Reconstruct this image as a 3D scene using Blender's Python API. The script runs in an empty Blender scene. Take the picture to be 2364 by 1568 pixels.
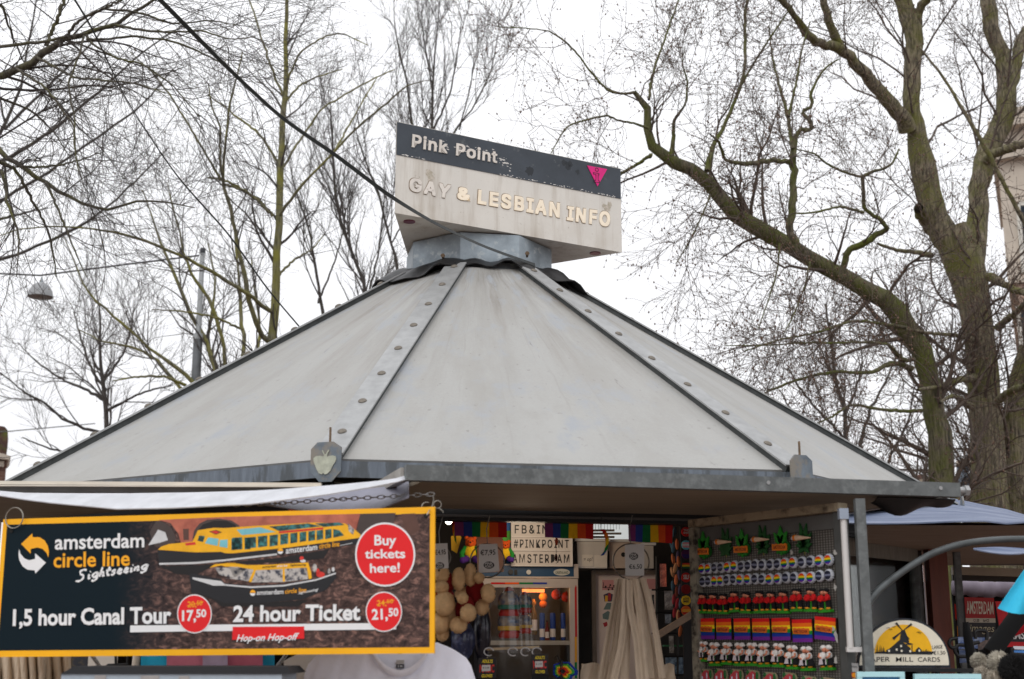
import bpy, math, random
import numpy as np
from mathutils import Vector, Matrix
S = bpy.context.scene
COL = S.collection
rad = math.radians
# ---------------------------------------------------------------- camera
F, CX, CY, CZ, PITCH = 3100.0, 1182.0, 784.0, 1.65, rad(12.83)
cam = bpy.data.objects.new('camera', bpy.data.cameras.new('camera'))
COL.objects.link(cam)
cam.location = (0, 0, CZ)
cam.rotation_euler = (rad(90) + PITCH, 0, 0)
cam.data.sensor_width = 36.0
cam.data.lens = 36.0 * F / 2364.0
cam.data.clip_start, cam.data.clip_end = 0.1, 2000
cam.data.dof.use_dof = True
cam.data.dof.focus_distance = 7.6
cam.data.dof.aperture_fstop = 3.5
S.camera = cam
# ---------------------------------------------------------------- overcast sky and veiled sun
SUN_EL, SUN_AZ = rad(48), rad(200)
W = bpy.data.worlds.new('World'); S.world = W; W.use_nodes = True
nt = W.node_tree; nt.nodes.clear()
out = nt.nodes.new('ShaderNodeOutputWorld'); bg = nt.nodes.new('ShaderNodeBackground')
sky = nt.nodes.new('ShaderNodeTexSky'); sky.sky_type = 'NISHITA'; sky.sun_disc = False
sky.sun_elevation = SUN_EL; sky.sun_rotation = SUN_AZ; sky.dust_density = 6; sky.air_density = 1.5
hs = nt.nodes.new('ShaderNodeHueSaturation'); hs.inputs['Saturation'].default_value = 0.12
tc = nt.nodes.new('ShaderNodeTexCoord'); sx = nt.nodes.new('ShaderNodeSeparateXYZ')
mr = nt.nodes.new('ShaderNodeMapRange')
mr.inputs['From Min'].default_value = 0.0; mr.inputs['From Max'].default_value = 1.0
mr.inputs['To Min'].default_value = 9.1; mr.inputs['To Max'].default_value = 14.5
cr = nt.nodes.new('ShaderNodeVectorMath'); cr.operation = 'SCALE'; cr.inputs[0].default_value = (0.985, 0.99, 1.02)
mx = nt.nodes.new('ShaderNodeMix'); mx.data_type = 'RGBA'; mx.inputs['Factor'].default_value = 0.93
L = nt.links.new
L(tc.outputs['Generated'], sx.inputs[0]); L(sx.outputs['Z'], mr.inputs['Value'])
L(mr.outputs['Result'], cr.inputs['Scale']); L(sky.outputs[0], hs.inputs['Color'])
L(hs.outputs[0], mx.inputs[6]); L(cr.outputs[0], mx.inputs[7]); L(mx.outputs[2], bg.inputs['Color'])
bg.inputs['Strength'].default_value = 0.11
L(bg.outputs[0], out.inputs[0])
sun = bpy.data.objects.new('sun', bpy.data.lights.new('sun', 'SUN')); COL.objects.link(sun)
sun.data.energy = 0.7; sun.data.angle = rad(25); sun.data.color = (1, .97, .93)
_d = Vector((math.sin(SUN_AZ) * math.cos(SUN_EL), math.cos(SUN_AZ) * math.cos(SUN_EL), math.sin(SUN_EL)))
sun.rotation_euler = _d.to_track_quat('Z', 'Y').to_euler(); sun.location = _d * 30
S.view_settings.view_transform = 'Standard'; S.view_settings.look = 'None'
S.view_settings.exposure = 0.0; S.view_settings.gamma = 1.0
# ---------------------------------------------------------------- geometry helpers
SP, CP = math.sin(PITCH), math.cos(PITCH)
def ray(x, y):
    a, b = (x - CX) / F, (CY - y) / F
    return Vector((a, CP - b * SP, SP + b * CP))
def P(x, y, Y):
    """world point at distance Y ahead seen at picture point x, y (2364 x 1568 units)"""
    d = ray(x, y)
    return Vector((0, 0, CZ)) + d * (Y / d.y)
def pz(x, y, z):
    d = ray(x, y)
    return Vector((0, 0, CZ)) + d * ((z - CZ) / d.z)
class Frame:
    def __init__(s, O, U, V):
        s.O = Vector(O); s.U = Vector(U).normalized()
        s.N = s.U.cross(Vector(V)).normalized(); s.V = s.N.cross(s.U).normalized()
    def pt(s, u, v, h=0.0): return s.O + s.U * u + s.V * v + s.N * h
    def px(s, x, y):
        d = ray(x, y); o = Vector((0, 0, CZ))
        t = (s.O - o).dot(s.N) / d.dot(s.N)
        q = o + d * t - s.O
        return (q.dot(s.U), q.dot(s.V))
    def pxs(s, pts): return [s.px(*p) for p in pts]
    def mat(s, u=0, v=0, h=0, ang=0):
        c, n = math.cos(ang), math.sin(ang)
        U = s.U * c + s.V * n; V = s.V * c - s.U * n
        o = s.pt(u, v, h)
        return Matrix(((U.x, V.x, s.N.x, o.x), (U.y, V.y, s.N.y, o.y), (U.z, V.z, s.N.z, o.z), (0, 0, 0, 1)))
def frame_px(x0, y0, Y0, x1, y1, Y1):
    """upright plane through two picture points"""
    a, b = P(x0, y0, Y0), P(x1, y1, Y1)
    return Frame(a, b - a, (0, 0, 1))
XY = Frame((0, 0, 0), (1, 0, 0), (0, 1, 0))       # local: z toward the viewer
# outlines of the plain grotesque lettering on the roof sign and the letter board
GLYPHS = {
 '#': (220, '121,0 163,254 188,254 147,0 5,70 9,96 200,96 196,70 32,0 73,254 99,254 57,0 20,158 24,184 215,184 211,158', '8,10,9 8,11,10 0,2,1 0,3,2 12,14,13 12,15,14 4,6,5 4,7,6'),
 '&': (224, '98,-3 75,-1 55,6 39,17 27,31 20,48 17,67 19,82 24,95 32,106 42,117 55,128 70,139 108,168 113,172 118,176 123,181 127,187 130,194 131,202 129,214 123,223 113,228 101,230 92,229 84,227 77,222 73,216 69,208 68,199 69,190 73,182 78,173 84,164 92,153 102,142 219,0 182,0 86,116 72,132 61,146 51,159 44,172 39,185 38,199 40,215 45,229 55,241 67,249 82,255 100,257 118,255 133,249 145,241 154,230 160,217 162,202 161,191 158,181 152,171 146,162 137,154 128,146 77,109 64,98 55,87 50,77 48,66 50,54 55,44 62,35 72,29 83,25 96,23 111,25 126,30 139,37 151,48 160,61 168,76 173,93 174,112 204,112 202,90 198,72 192,57 185,46 179,38 173,31 166,23 153,12 136,3 117,-2', '49,51,50 48,51,49 48,52,51 47,52,48 47,53,52 47,54,53 46,23,47 23,54,47 46,24,23 22,54,23 22,55,54 46,25,24 45,25,46 21,55,22 45,26,25 20,55,21 45,27,26 20,56,55 45,28,27 44,28,45 19,56,20 44,29,28 18,56,19 18,57,56 44,30,29 43,30,44 17,57,18 17,58,57 43,31,30 16,58,17 42,31,43 42,32,31 15,58,16 15,59,58 14,59,15 42,33,32 41,33,42 13,59,14 13,60,59 12,34,13 34,60,13 41,34,33 34,61,60 40,34,41 34,62,61 40,12,34 12,35,34 39,12,40 12,78,35 78,36,35 11,39,12 39,78,12 11,38,39 10,38,11 9,38,10 9,63,38 63,37,38 80,82,81 80,83,82 9,64,63 8,64,9 8,65,64 7,65,8 79,83,80 79,84,83 7,66,65 6,66,7 6,67,66 78,84,79 78,85,84 5,67,6 5,68,67 77,87,78 87,36,78 36,86,78 86,85,78 5,69,68 4,69,5 76,87,77 87,36,86 4,70,69 76,88,87 75,88,76 4,71,70 75,89,88 3,71,4 74,89,75 3,72,71 73,89,74 3,73,72 73,90,89 3,90,73 2,90,3 2,91,90 1,91,2 1,92,91 0,92,1'),
 'A': (240, '8,0 101,254 138,254 231,0 198,0 144,151 138,167 132,186 125,210 116,239 123,239 114,209 106,185 100,166 95,151 43,0 55,71 55,99 185,99 185,71', '0,9,1 9,2,1 9,10,2 10,3,2 0,17,9 17,11,9 11,8,9 11,8,10 8,18,10 18,3,10 7,18,8 17,12,11 6,18,7 17,13,12 5,18,6 17,14,13 17,16,14 16,15,14 4,19,5 19,18,5 0,16,17 16,18,17 16,19,18 19,3,18 0,15,16 4,3,19'),
 'B': (228, '30,0 30,254 121,254 145,252 164,245 180,235 190,221 197,205 199,187 198,172 193,160 187,150 178,143 168,137 157,133 157,131 170,129 182,123 192,114 201,102 207,86 209,68 207,50 200,33 189,20 172,9 151,2 123,0 62,29 122,29 148,31 165,40 175,53 178,68 176,81 171,92 163,102 153,109 140,114 124,115 62,115 62,143 119,143 132,144 144,148 154,155 162,163 166,174 168,186 165,202 156,214 141,223 120,226 62,226', '0,53,1 53,2,1 53,3,2 53,4,3 53,5,4 53,52,5 52,6,5 0,41,53 51,6,52 50,6,51 50,7,6 49,7,50 49,8,7 48,8,49 48,9,8 47,9,48 46,9,47 46,10,9 45,10,46 45,11,10 44,11,45 44,12,11 43,12,44 42,12,43 42,13,12 0,40,41 40,42,41 40,13,42 40,14,13 40,15,14 40,16,15 40,17,16 40,39,17 39,18,17 0,28,40 38,18,39 37,18,38 37,19,18 36,19,37 36,20,19 35,20,36 34,20,35 34,21,20 33,21,34 32,21,33 32,22,21 31,22,32 31,23,22 30,23,31 30,24,23 29,24,30 0,29,28 0,24,29 0,25,24 0,26,25 0,27,26'),
 'D': (251, '109,0 48,0 48,29 107,29 136,31 159,40 177,55 189,75 197,99 200,128 197,156 190,180 177,200 160,214 138,223 110,226 47,226 47,254 113,254 147,251 176,239 200,221 217,196 227,164 231,128 227,91 217,59 199,34 175,15 145,4 62,254 62,0 30,0 30,254', '32,17,33 17,30,33 32,16,17 30,18,17 31,18,30 31,15,18 15,19,18 15,20,19 15,21,20 32,15,16 32,2,15 2,31,15 31,14,15 31,13,14 31,12,13 31,11,12 31,10,11 31,9,10 31,8,9 31,3,8 3,7,8 3,6,7 3,5,6 3,4,5 32,1,2 31,3,2'),
 'E': (209, '30,0 30,254 186,254 186,226 62,226 62,143 178,143 178,114 62,114 62,29 188,29 188,0', '0,4,1 4,2,1 4,3,2 0,5,4 0,8,5 8,6,5 8,7,6 0,9,8 0,10,9 0,11,10'),
 'F': (205, '30,0 30,254 185,254 185,226 62,226 62,139 173,139 173,111 62,111 62,0', '0,4,1 4,2,1 4,3,2 0,5,4 0,8,5 8,6,5 8,7,6 0,9,8'),
 'G': (260, '134,-3 102,1 75,13 52,32 35,58 24,90 20,127 24,165 35,197 52,223 74,242 102,254 132,258 152,256 170,252 187,245 202,235 214,222 225,208 232,192 237,174 204,174 199,186 194,197 186,206 178,213 168,220 158,224 146,227 133,228 111,225 92,216 75,202 62,182 54,157 52,127 54,97 63,72 75,53 92,38 112,29 134,26 155,29 172,36 187,47 198,62 205,80 207,101 217,100 141,100 141,128 239,128 239,100 236,71 225,45 209,25 188,9 163,0', '11,13,12 11,14,13 10,14,11 10,15,14 10,16,15 9,16,10 9,29,16 29,17,16 9,30,29 28,17,29 27,17,28 9,31,30 26,17,27 8,31,9 26,18,17 25,18,26 8,32,31 24,18,25 24,19,18 23,19,24 8,33,32 7,33,8 22,19,23 22,20,19 21,20,22 7,34,33 6,34,7 6,35,34 49,51,50 49,47,51 47,52,51 5,35,6 5,36,35 49,46,47 48,52,47 48,53,52 46,48,49 46,53,48 5,37,36 4,37,5 45,53,46 4,38,37 45,54,53 44,54,45 3,38,4 3,39,38 43,54,44 43,55,54 3,40,39 42,55,43 2,40,3 2,41,40 41,55,42 2,55,41 2,56,55 1,56,2 1,57,56 0,57,1'),
 'I': (150, '16,0 16,29 59,29 59,226 16,226 16,254 135,254 135,226 91,226 91,29 135,29 135,0', '4,6,5 4,7,6 3,7,4 2,8,3 8,7,3 2,9,8 0,2,1 0,9,2 0,10,9 0,11,10'),
 'K': (233, '52,73 52,108 61,119 70,131 78,141 87,152 96,162 106,172 182,254 224,254 116,138 114,138 30,0 30,254 62,254 62,167 62,112 62,97 62,0 186,0 94,130 114,155 224,0', '12,14,13 12,15,14 7,9,8 7,21,9 21,10,9 6,21,7 12,1,15 1,2,15 2,16,15 5,21,6 5,20,21 10,22,21 4,20,5 3,20,4 0,10,11 0,22,10 2,20,3 2,19,20 16,19,2 17,19,16 12,0,1 18,19,17 12,22,0 18,22,12 19,22,18'),
 'L': (196, '30,0 30,254 62,254 62,29 181,29 181,0', '0,2,1 0,3,2 0,4,3 0,5,4'),
 'M': (314, '30,0 30,254 76,254 139,94 141,87 144,79 147,71 150,61 153,52 156,42 158,33 161,24 154,24 156,32 159,41 162,51 165,61 168,70 171,79 174,87 176,94 238,254 284,254 284,0 252,0 252,145 252,154 252,163 252,174 253,184 253,195 253,207 253,218 253,229 256,229 253,217 249,205 245,193 241,181 237,171 234,161 231,152 228,145 171,0 143,0 85,145 83,152 80,160 76,170 72,181 69,192 65,204 60,216 56,229 59,229 60,219 60,208 60,197 60,186 61,175 61,164 61,154 61,145 61,0', '0,53,1 53,2,1 53,54,2 54,3,2 20,33,21 33,22,21 33,34,22 34,23,22 0,52,53 55,3,54 20,32,33 35,32,34 32,23,34 56,52,55 52,3,55 20,35,32 35,31,32 20,36,35 0,56,52 56,51,52 0,57,56 20,37,36 0,58,57 20,38,37 0,59,58 20,39,38 0,60,59 20,40,39 0,61,60 20,41,40 0,62,61 20,42,41 0,63,62 20,43,42 19,43,20 18,43,19 17,43,18 16,43,17 15,43,16 14,43,15 13,10,14 10,43,14 13,11,10 12,11,13'),
 'N': (262, '30,0 30,254 68,254 172,91 176,84 181,75 187,65 194,53 200,41 207,27 202,27 201,41 200,54 200,67 200,79 199,89 199,97 199,254 232,254 232,0 193,0 101,145 95,155 89,165 82,177 74,191 65,207 54,226 60,227 60,209 61,192 62,177 62,164 62,153 62,145 62,0', '0,27,1 27,2,1 27,28,2 28,3,2 16,18,17 16,19,18 29,26,28 26,3,28 0,29,27 29,26,27 0,30,29 25,3,26 0,31,30 24,3,25 23,3,24 0,32,31 22,3,23 0,33,32 21,3,22 0,34,33 0,35,34 20,3,21 15,19,16 20,4,3 14,19,15 20,5,4 13,19,14 20,6,5 12,19,13 20,7,6 11,19,12 20,8,7 20,10,8 10,9,8 10,19,11 20,19,10'),
 'O': (267, '133,-3 103,1 75,12 52,32 35,58 24,90 20,127 24,165 35,197 52,223 75,242 103,254 133,258 164,254 192,242 215,223 232,197 243,165 247,127 243,90 232,58 215,32 192,12 164,1 133,26 155,29 175,38 191,52 204,72 212,97 215,127 212,157 204,182 191,202 175,216 155,225 133,228 112,225 92,216 75,202 63,182 54,157 52,127 54,97 63,72 75,52 92,38 112,29', '11,13,12 10,13,11 10,14,13 9,14,10 9,36,14 36,15,14 9,37,36 35,15,36 34,15,35 9,38,37 8,38,9 34,16,15 33,16,34 8,39,38 32,16,33 8,40,39 7,40,8 32,17,16 31,17,32 7,41,40 6,41,7 31,18,17 30,18,31 6,42,41 5,42,6 5,43,42 29,18,30 29,19,18 5,44,43 28,19,29 4,44,5 28,20,19 4,45,44 27,20,28 3,45,4 27,21,20 3,46,45 26,21,27 3,47,46 25,21,26 25,22,21 2,47,3 2,24,47 24,22,25 2,22,24 1,22,2 1,23,22 1,0,23'),
 'P': (222, '30,0 30,254 118,254 144,252 166,244 183,231 195,215 202,195 204,174 202,152 195,133 183,116 166,104 144,96 118,93 55,93 55,121 116,121 134,123 149,128 159,136 167,147 171,160 172,174 171,188 167,201 159,211 148,219 134,224 116,226 62,226 62,0', '0,30,1 30,2,1 30,3,2 30,4,3 30,5,4 30,29,5 29,28,5 28,6,5 0,16,30 16,31,30 27,6,28 26,6,27 26,7,6 25,7,26 24,7,25 24,8,7 23,8,24 22,8,23 22,9,8 21,9,22 21,10,9 20,10,21 19,10,20 19,11,10 18,11,19 17,11,18 0,15,16 31,17,16 31,14,17 14,11,17 14,12,11 14,13,12 0,14,15 0,31,14'),
 'R': (224, '30,0 30,254 118,254 145,252 167,244 183,232 195,217 202,198 205,176 202,154 195,136 183,120 166,109 145,101 118,99 48,99 48,128 117,128 135,129 149,133 160,141 167,150 171,162 173,176 171,190 167,202 159,212 149,220 134,224 116,226 62,226 62,0 177,0 115,115 151,115 214,0', '0,16,1 16,30,1 30,2,1 30,3,2 30,4,3 30,5,4 30,29,5 29,28,5 28,6,5 16,31,30 27,6,28 26,6,27 26,7,6 25,7,26 24,7,25 24,8,7 23,8,24 22,8,23 22,9,8 21,9,22 21,10,9 20,10,21 19,10,20 19,11,10 18,11,19 17,11,18 0,15,16 31,17,16 31,33,17 33,11,17 33,34,11 34,12,11 31,14,33 14,32,33 35,12,34 13,35,12 14,35,13 0,14,15 0,31,14 32,35,14'),
 'S': (223, '112,-4 86,-2 64,5 46,15 32,30 23,48 19,68 52,68 55,55 62,44 71,35 83,29 97,26 112,25 128,26 143,30 155,37 165,46 171,57 173,70 171,81 166,89 158,96 148,102 136,107 122,111 92,120 64,130 43,145 30,163 26,186 29,206 37,224 51,238 69,249 90,256 114,258 137,256 158,249 175,238 189,224 197,208 200,189 169,189 163,206 151,219 134,227 112,229 97,228 84,224 73,218 64,209 59,199 58,188 60,176 65,167 74,160 85,154 96,150 106,147 132,140 144,136 156,132 168,126 179,119 189,110 197,99 202,85 204,69 201,50 193,32 180,17 162,5 139,-2', '35,37,36 34,37,35 34,38,37 33,38,34 33,39,38 33,40,39 32,47,33 47,40,33 32,48,47 46,40,47 32,49,48 45,40,46 45,41,40 31,49,32 31,50,49 44,41,45 31,51,50 31,52,51 44,42,41 30,52,31 43,42,44 30,53,52 30,54,53 29,54,30 29,55,54 29,56,55 28,56,29 28,57,56 28,58,57 28,59,58 28,60,59 27,60,28 27,61,60 27,62,61 27,63,62 26,63,27 26,64,63 25,64,26 25,65,64 24,65,25 24,66,65 23,66,24 22,66,23 22,67,66 21,67,22 20,67,21 20,68,67 19,68,20 18,68,19 18,69,68 5,7,6 5,8,7 17,69,18 5,9,8 17,70,69 4,9,5 16,70,17 4,10,9 15,70,16 4,11,10 15,71,70 14,71,15 3,11,4 3,12,11 13,71,14 3,13,12 3,71,13 3,72,71 2,72,3 2,73,72 1,73,2 1,0,73'),
 'T': (224, '16,226 16,254 208,254 208,226 128,226 128,0 96,0 96,226', '0,2,1 0,3,2 7,3,0 6,4,7 4,3,7 6,5,4'),
 'Y': (236, '102,0 102,104 8,254 46,254 96,172 104,159 111,146 118,132 125,115 112,115 119,132 126,146 133,159 140,172 191,254 228,254 134,104 134,0', '1,3,2 1,4,3 13,15,14 13,16,15 1,5,4 12,16,13 11,16,12 1,6,5 10,16,11 1,7,6 9,8,10 8,16,10 1,8,7 1,16,8 0,16,1 0,17,16'),
 'i': (83, '42,221 34,223 27,227 22,234 21,242 22,249 27,256 34,260 42,262 50,260 57,256 62,249 63,242 62,234 57,227 50,223 26,0 26,190 57,190 57,0', '16,18,17 16,19,18 7,9,8 6,9,7 6,10,9 5,10,6 5,11,10 4,11,5 4,12,11 3,12,4 3,13,12 2,13,3 2,14,13 1,14,2 1,15,14 0,15,1'),
 'k': (190, '55,68 55,106 60,106 142,190 180,190 92,100 89,100 26,0 26,254 57,254 57,0 147,0 74,93 96,114 186,0', '7,9,8 7,1,9 1,10,9 2,4,3 2,13,4 13,5,4 2,12,13 5,14,13 7,0,1 10,2,1 10,12,2 0,5,6 0,14,5 10,11,12 7,14,0 10,14,7 11,14,10'),
 'n': (205, '57,113 57,0 26,0 26,190 56,190 56,144 51,144 62,166 76,181 94,189 114,192 132,190 147,184 160,174 170,160 176,142 179,120 179,0 148,0 148,118 145,137 136,152 123,161 105,165 92,163 80,159 71,151 63,141 58,129', '9,11,10 9,12,11 2,4,3 2,6,4 6,5,4 8,12,9 8,13,12 7,13,8 7,23,13 23,14,13 6,25,7 25,24,7 24,23,7 22,14,23 21,14,22 21,15,14 6,26,25 20,15,21 6,27,26 2,28,6 28,27,6 20,16,15 19,16,20 2,0,28 19,17,16 18,17,19 2,1,0'),
 'o': (208, '104,-4 79,-1 58,8 41,23 28,43 20,66 17,94 20,122 28,146 41,165 58,180 79,189 104,192 128,189 149,180 167,165 180,146 188,122 191,94 188,66 180,43 167,23 149,8 128,-1 104,23 121,26 135,33 146,44 154,59 158,75 160,94 158,112 154,129 146,144 135,155 121,162 104,165 86,162 73,155 62,144 54,129 50,112 48,94 50,75 54,59 62,44 73,33 86,26', '11,13,12 10,13,11 10,14,13 9,14,10 9,15,14 8,37,9 37,36,9 36,15,9 36,35,15 35,16,15 8,38,37 34,16,35 8,39,38 33,16,34 7,39,8 33,17,16 7,40,39 32,17,33 7,41,40 31,17,32 6,41,7 31,18,17 6,42,41 30,18,31 5,42,6 5,43,42 29,18,30 29,19,18 5,44,43 28,19,29 28,20,19 4,44,5 4,45,44 27,20,28 4,46,45 26,20,27 3,46,4 26,21,20 3,47,46 25,21,26 3,24,47 24,21,25 3,21,24 2,21,3 2,22,21 1,22,2 1,23,22 0,23,1'),
 't': (114, '102,190 102,164 3,164 3,190 32,236 63,236 63,49 64,38 68,31 75,26 85,25 88,25 93,26 97,26 101,27 107,1 102,0 96,-1 90,-2 84,-2 62,1 46,11 36,26 32,46', '23,5,4 23,6,5 2,0,3 2,1,0 23,7,6 22,7,23 22,8,7 22,9,8 13,15,14 22,10,9 12,15,13 21,10,22 11,15,12 10,15,11 21,15,10 20,15,21 19,15,20 19,16,15 19,17,16 19,18,17'),
}
def glyph_word(s, th, space=1.0, wt=9):
    V, Fc, x = [], [], 0.0
    for ch in s:
        if ch == ' ': x += 150; continue
        adv, vs, ts = GLYPHS[ch]
        q = [tuple(int(z) for z in w.split(',')) for w in vs.split()]; t = [tuple(int(z) for z in w.split(',')) for w in ts.split()]
        for i, (dx, dy) in enumerate(((0, 0), (wt, wt), (-wt, wt), (wt, -wt), (-wt, -wt), (0, wt), (0, -wt))):     # weight: stacked copies, each a hair lower
            b = len(V); V += [(x + a + dx, c + dy, .5 - .012 * i) for a, c in q]; Fc += [tuple(b + i_ for i_ in k) for k in t]
        x += adv * space + 2 * wt
    n = len(V); v = np.array(V); f = list(Fc)
    if th:
        v = np.concatenate([v, v * (1, 1, 0) + (0, 0, -.5)]); ed = {}
        for t in Fc:
            for a, c in zip(t, t[1:] + t[:1]): ed[(a, c)] = 1
        f += [(a, n + a, n + c, c) for (a, c) in ed if (c, a) not in ed]
    return v, f
_txt = {}
# bold < 0 uses the grotesque glyphs above
def text_mesh(s, bold=0.0, shear=0.0, extrude=0.0, space=1.0):
    k = (s, bold, shear, extrude, space)
    if k in _txt: return _txt[k]
    if bold < 0: v, f = glyph_word(s, extrude, space, round(-bold * 1000))
    else:
        cu = bpy.data.curves.new('t', 'FONT'); cu.body = s; cu.size = 1; cu.offset = bold; cu.shear = shear
        cu.resolution_u = 3; cu.space_character = space; cu.fill_mode = 'FRONT' if extrude == 0 else 'BOTH'; cu.extrude = extrude
        o = bpy.data.objects.new('t', cu)
        me = bpy.data.meshes.new_from_object(o)
        v = np.array([tuple(q.co) for q in me.vertices]).reshape(-1, 3); f = [tuple(p.vertices) for p in me.polygons]
        bpy.data.objects.remove(o); bpy.data.curves.remove(cu); bpy.data.meshes.remove(me)
    lo, hi = v[:, :2].min(0), v[:, :2].max(0)
    v[:, :2] = (v[:, :2] - lo) / (hi - lo)
    _txt[k] = (v, f, (hi - lo)[0] / (hi - lo)[1])
    return _txt[k]
WM = {}
def wmat(o): return WM.get(o.name, Matrix.Identity(4))
class MB:
    def __init__(s): s.v, s.f, s.m, s.uv = [], [], [], {}
    def add(s, vs, fs, mi=0, uv=None):
        b = len(s.v); s.v += [tuple(q) for q in vs]
        for i, f in enumerate(fs):
            if uv: s.uv[len(s.f)] = uv[i]
            s.f.append(tuple(b + k for k in f)); s.m.append(mi)
        return s
    def box8(s, p, mi=0):      # p: 4 bottom then 4 top, both counter-clockwise
        return s.add(p, [(3, 2, 1, 0), (4, 5, 6, 7), (0, 1, 5, 4), (1, 2, 6, 5), (2, 3, 7, 6), (3, 0, 4, 7)], mi)
    def fbox(s, fr, u0, v0, u1, v1, h0, h1, mi=0):
        p = [fr.pt(u, v, h) for h in (h0, h1) for u, v in ((u0, v0), (u1, v0), (u1, v1), (u0, v1))]
        return s.box8(p, mi)
    def bar(s, a, b, w, h, up=(0, 0, 1), mi=0):
        a, b = Vector(a), Vector(b); t = (b - a).normalized(); x = t.cross(Vector(up)).normalized(); y = x.cross(t).normalized()
        p = [q + x * (i * w / 2) + y * (j * h / 2) for q in (a, b) for i, j in ((-1, -1), (-1, 1), (1, 1), (1, -1))]
        return s.box8([p[0], p[1], p[2], p[3], p[4], p[5], p[6], p[7]], mi)
    def prism(s, fr, pts, h0, h1, mi=0, side=None):
        n = len(pts)
        if sum(pts[i][0] * pts[(i + 1) % n][1] - pts[(i + 1) % n][0] * pts[i][1] for i in range(n)) < 0: pts = pts[::-1]
        vs = [fr.pt(u, v, h0) for u, v in pts] + [fr.pt(u, v, h1) for u, v in pts]
        s.add(vs, [tuple(range(n, 2 * n))], mi)
        s.add(vs, [tuple(range(n - 1, -1, -1))] + [(i, (i + 1) % n, n + (i + 1) % n, n + i) for i in range(n)], mi if side is None else side)
        return s
    def flat(s, fr, pts, h, mi=0):
        n = len(pts)
        if sum(pts[i][0] * pts[(i + 1) % n][1] - pts[(i + 1) % n][0] * pts[i][1] for i in range(n)) < 0: pts = pts[::-1]
        return s.add([fr.pt(u, v, h) for u, v in pts], [tuple(range(n))], mi)
    def disc(s, fr, c, r, h0, h1, mi=0, n=28, ry=None):
        ry = r if ry is None else ry
        return s.prism(fr, [(c[0] + r * math.cos(2 * math.pi * i / n), c[1] + ry * math.sin(2 * math.pi * i / n)) for i in range(n)], h0, h1, mi)
    def tube(s, pts, r, n=8, mi=0, cap=True):
        pts = [Vector(p) for p in pts]; k = len(pts)
        rs = r if isinstance(r, (list, tuple)) else [r] * k
        vs = []; x = None
        for i in range(k):
            t = (pts[min(i + 1, k - 1)] - pts[max(i - 1, 0)])
            t = t.normalized() if t.length > 1e-9 else Vector((0, 0, 1))
            if x is None:
                x = t.cross(Vector((0, 0, 1)) if abs(t.z) < .9 else Vector((1, 0, 0))).normalized()
            x = (x - t * x.dot(t)).normalized(); y = t.cross(x)
            vs += [pts[i] + (x * math.cos(2 * math.pi * j / n) + y * math.sin(2 * math.pi * j / n)) * rs[i] for j in range(n)]
        fs = [(i * n + j, i * n + (j + 1) % n, (i + 1) * n + (j + 1) % n, (i + 1) * n + j) for i in range(k - 1) for j in range(n)]
        if cap: fs += [tuple(range(n - 1, -1, -1)), tuple((k - 1) * n + j for j in range(n))]
        return s.add(vs, fs, mi)
    def ell(s, c, r, nu=14, nv=9, mi=0, rot=None, bump=0.0, rng=None):
        c = Vector(c); r = Vector(r) if not isinstance(r, (int, float)) else Vector((r, r, r)); vs = []
        for i in range(nv + 1):
            th = math.pi * i / nv
            for j in range(nu):
                ph = 2 * math.pi * j / nu
                k = 1 + (rng.uniform(-bump, bump) if bump and 0 < i < nv else 0)
                q = Vector((r.x * math.sin(th) * math.cos(ph) * k, r.y * math.sin(th) * math.sin(ph) * k, r.z * math.cos(th) * k))
                if rot is not None: q = rot @ q
                vs.append(c + q)
        fs = [(i * nu + j, (i + 1) * nu + j, (i + 1) * nu + (j + 1) % nu, i * nu + (j + 1) % nu) for i in range(nv) for j in range(nu)]
        return s.add(vs, fs, mi)
    def lathe(s, c, prof, n=20, mi=0, ax=None):
        R = ax if ax is not None else Matrix.Identity(3); c = Vector(c); k = len(prof); vs = []
        for r, z in prof:
            vs += [c + R @ Vector((r * math.cos(2 * math.pi * j / n), r * math.sin(2 * math.pi * j / n), z)) for j in range(n)]
        return s.add(vs, [(i * n + j, i * n + (j + 1) % n, (i + 1) * n + (j + 1) % n, (i + 1) * n + j) for i in range(k - 1) for j in range(n)], mi)
    def grid(s, rows, mi=0, uv=False, flip=False):
        nr, nc = len(rows), len(rows[0]); vs = [q for r in rows for q in r]
        fs, us = [], []
        for i in range(nr - 1):
            for j in range(nc - 1):
                f = (i * nc + j, i * nc + j + 1, (i + 1) * nc + j + 1, (i + 1) * nc + j)
                us.append([(j / (nc - 1), i / (nr - 1)), ((j + 1) / (nc - 1), i / (nr - 1)), ((j + 1) / (nc - 1), (i + 1) / (nr - 1)), (j / (nc - 1), (i + 1) / (nr - 1))])
                if flip: f = f[::-1]; us[-1] = us[-1][::-1]
                fs.append(f)
        return s.add(vs, fs, mi, us if uv else None)
    def sheet(s, rows, th, mi=0, uv=False):
        """a cloth or panel of real thickness from a grid of points"""
        nr, nc = len(rows), len(rows[0]); R = [[Vector(q) for q in r] for r in rows]; B = []
        for i in range(nr):
            b = []
            for j in range(nc):
                du = R[i][min(j + 1, nc - 1)] - R[i][max(j - 1, 0)]; dv = R[min(i + 1, nr - 1)][j] - R[max(i - 1, 0)][j]
                n = du.cross(dv); n = n.normalized() if n.length > 1e-12 else Vector((0, 0, 1))
                b.append(R[i][j] - n * th)
            B.append(b)
        s.grid(R, mi, uv); s.grid(B, mi, uv, flip=True)
        edge = [(0, j) for j in range(nc)] + [(i, nc - 1) for i in range(1, nr)] + [(nr - 1, j) for j in range(nc - 2, -1, -1)] + [(i, 0) for i in range(nr - 2, 0, -1)]
        m = len(edge); vs = [R[i][j] for i, j in edge] + [B[i][j] for i, j in edge]
        return s.add(vs, [(k, m + k, m + (k + 1) % m, (k + 1) % m) for k in range(m)], mi)
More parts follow.
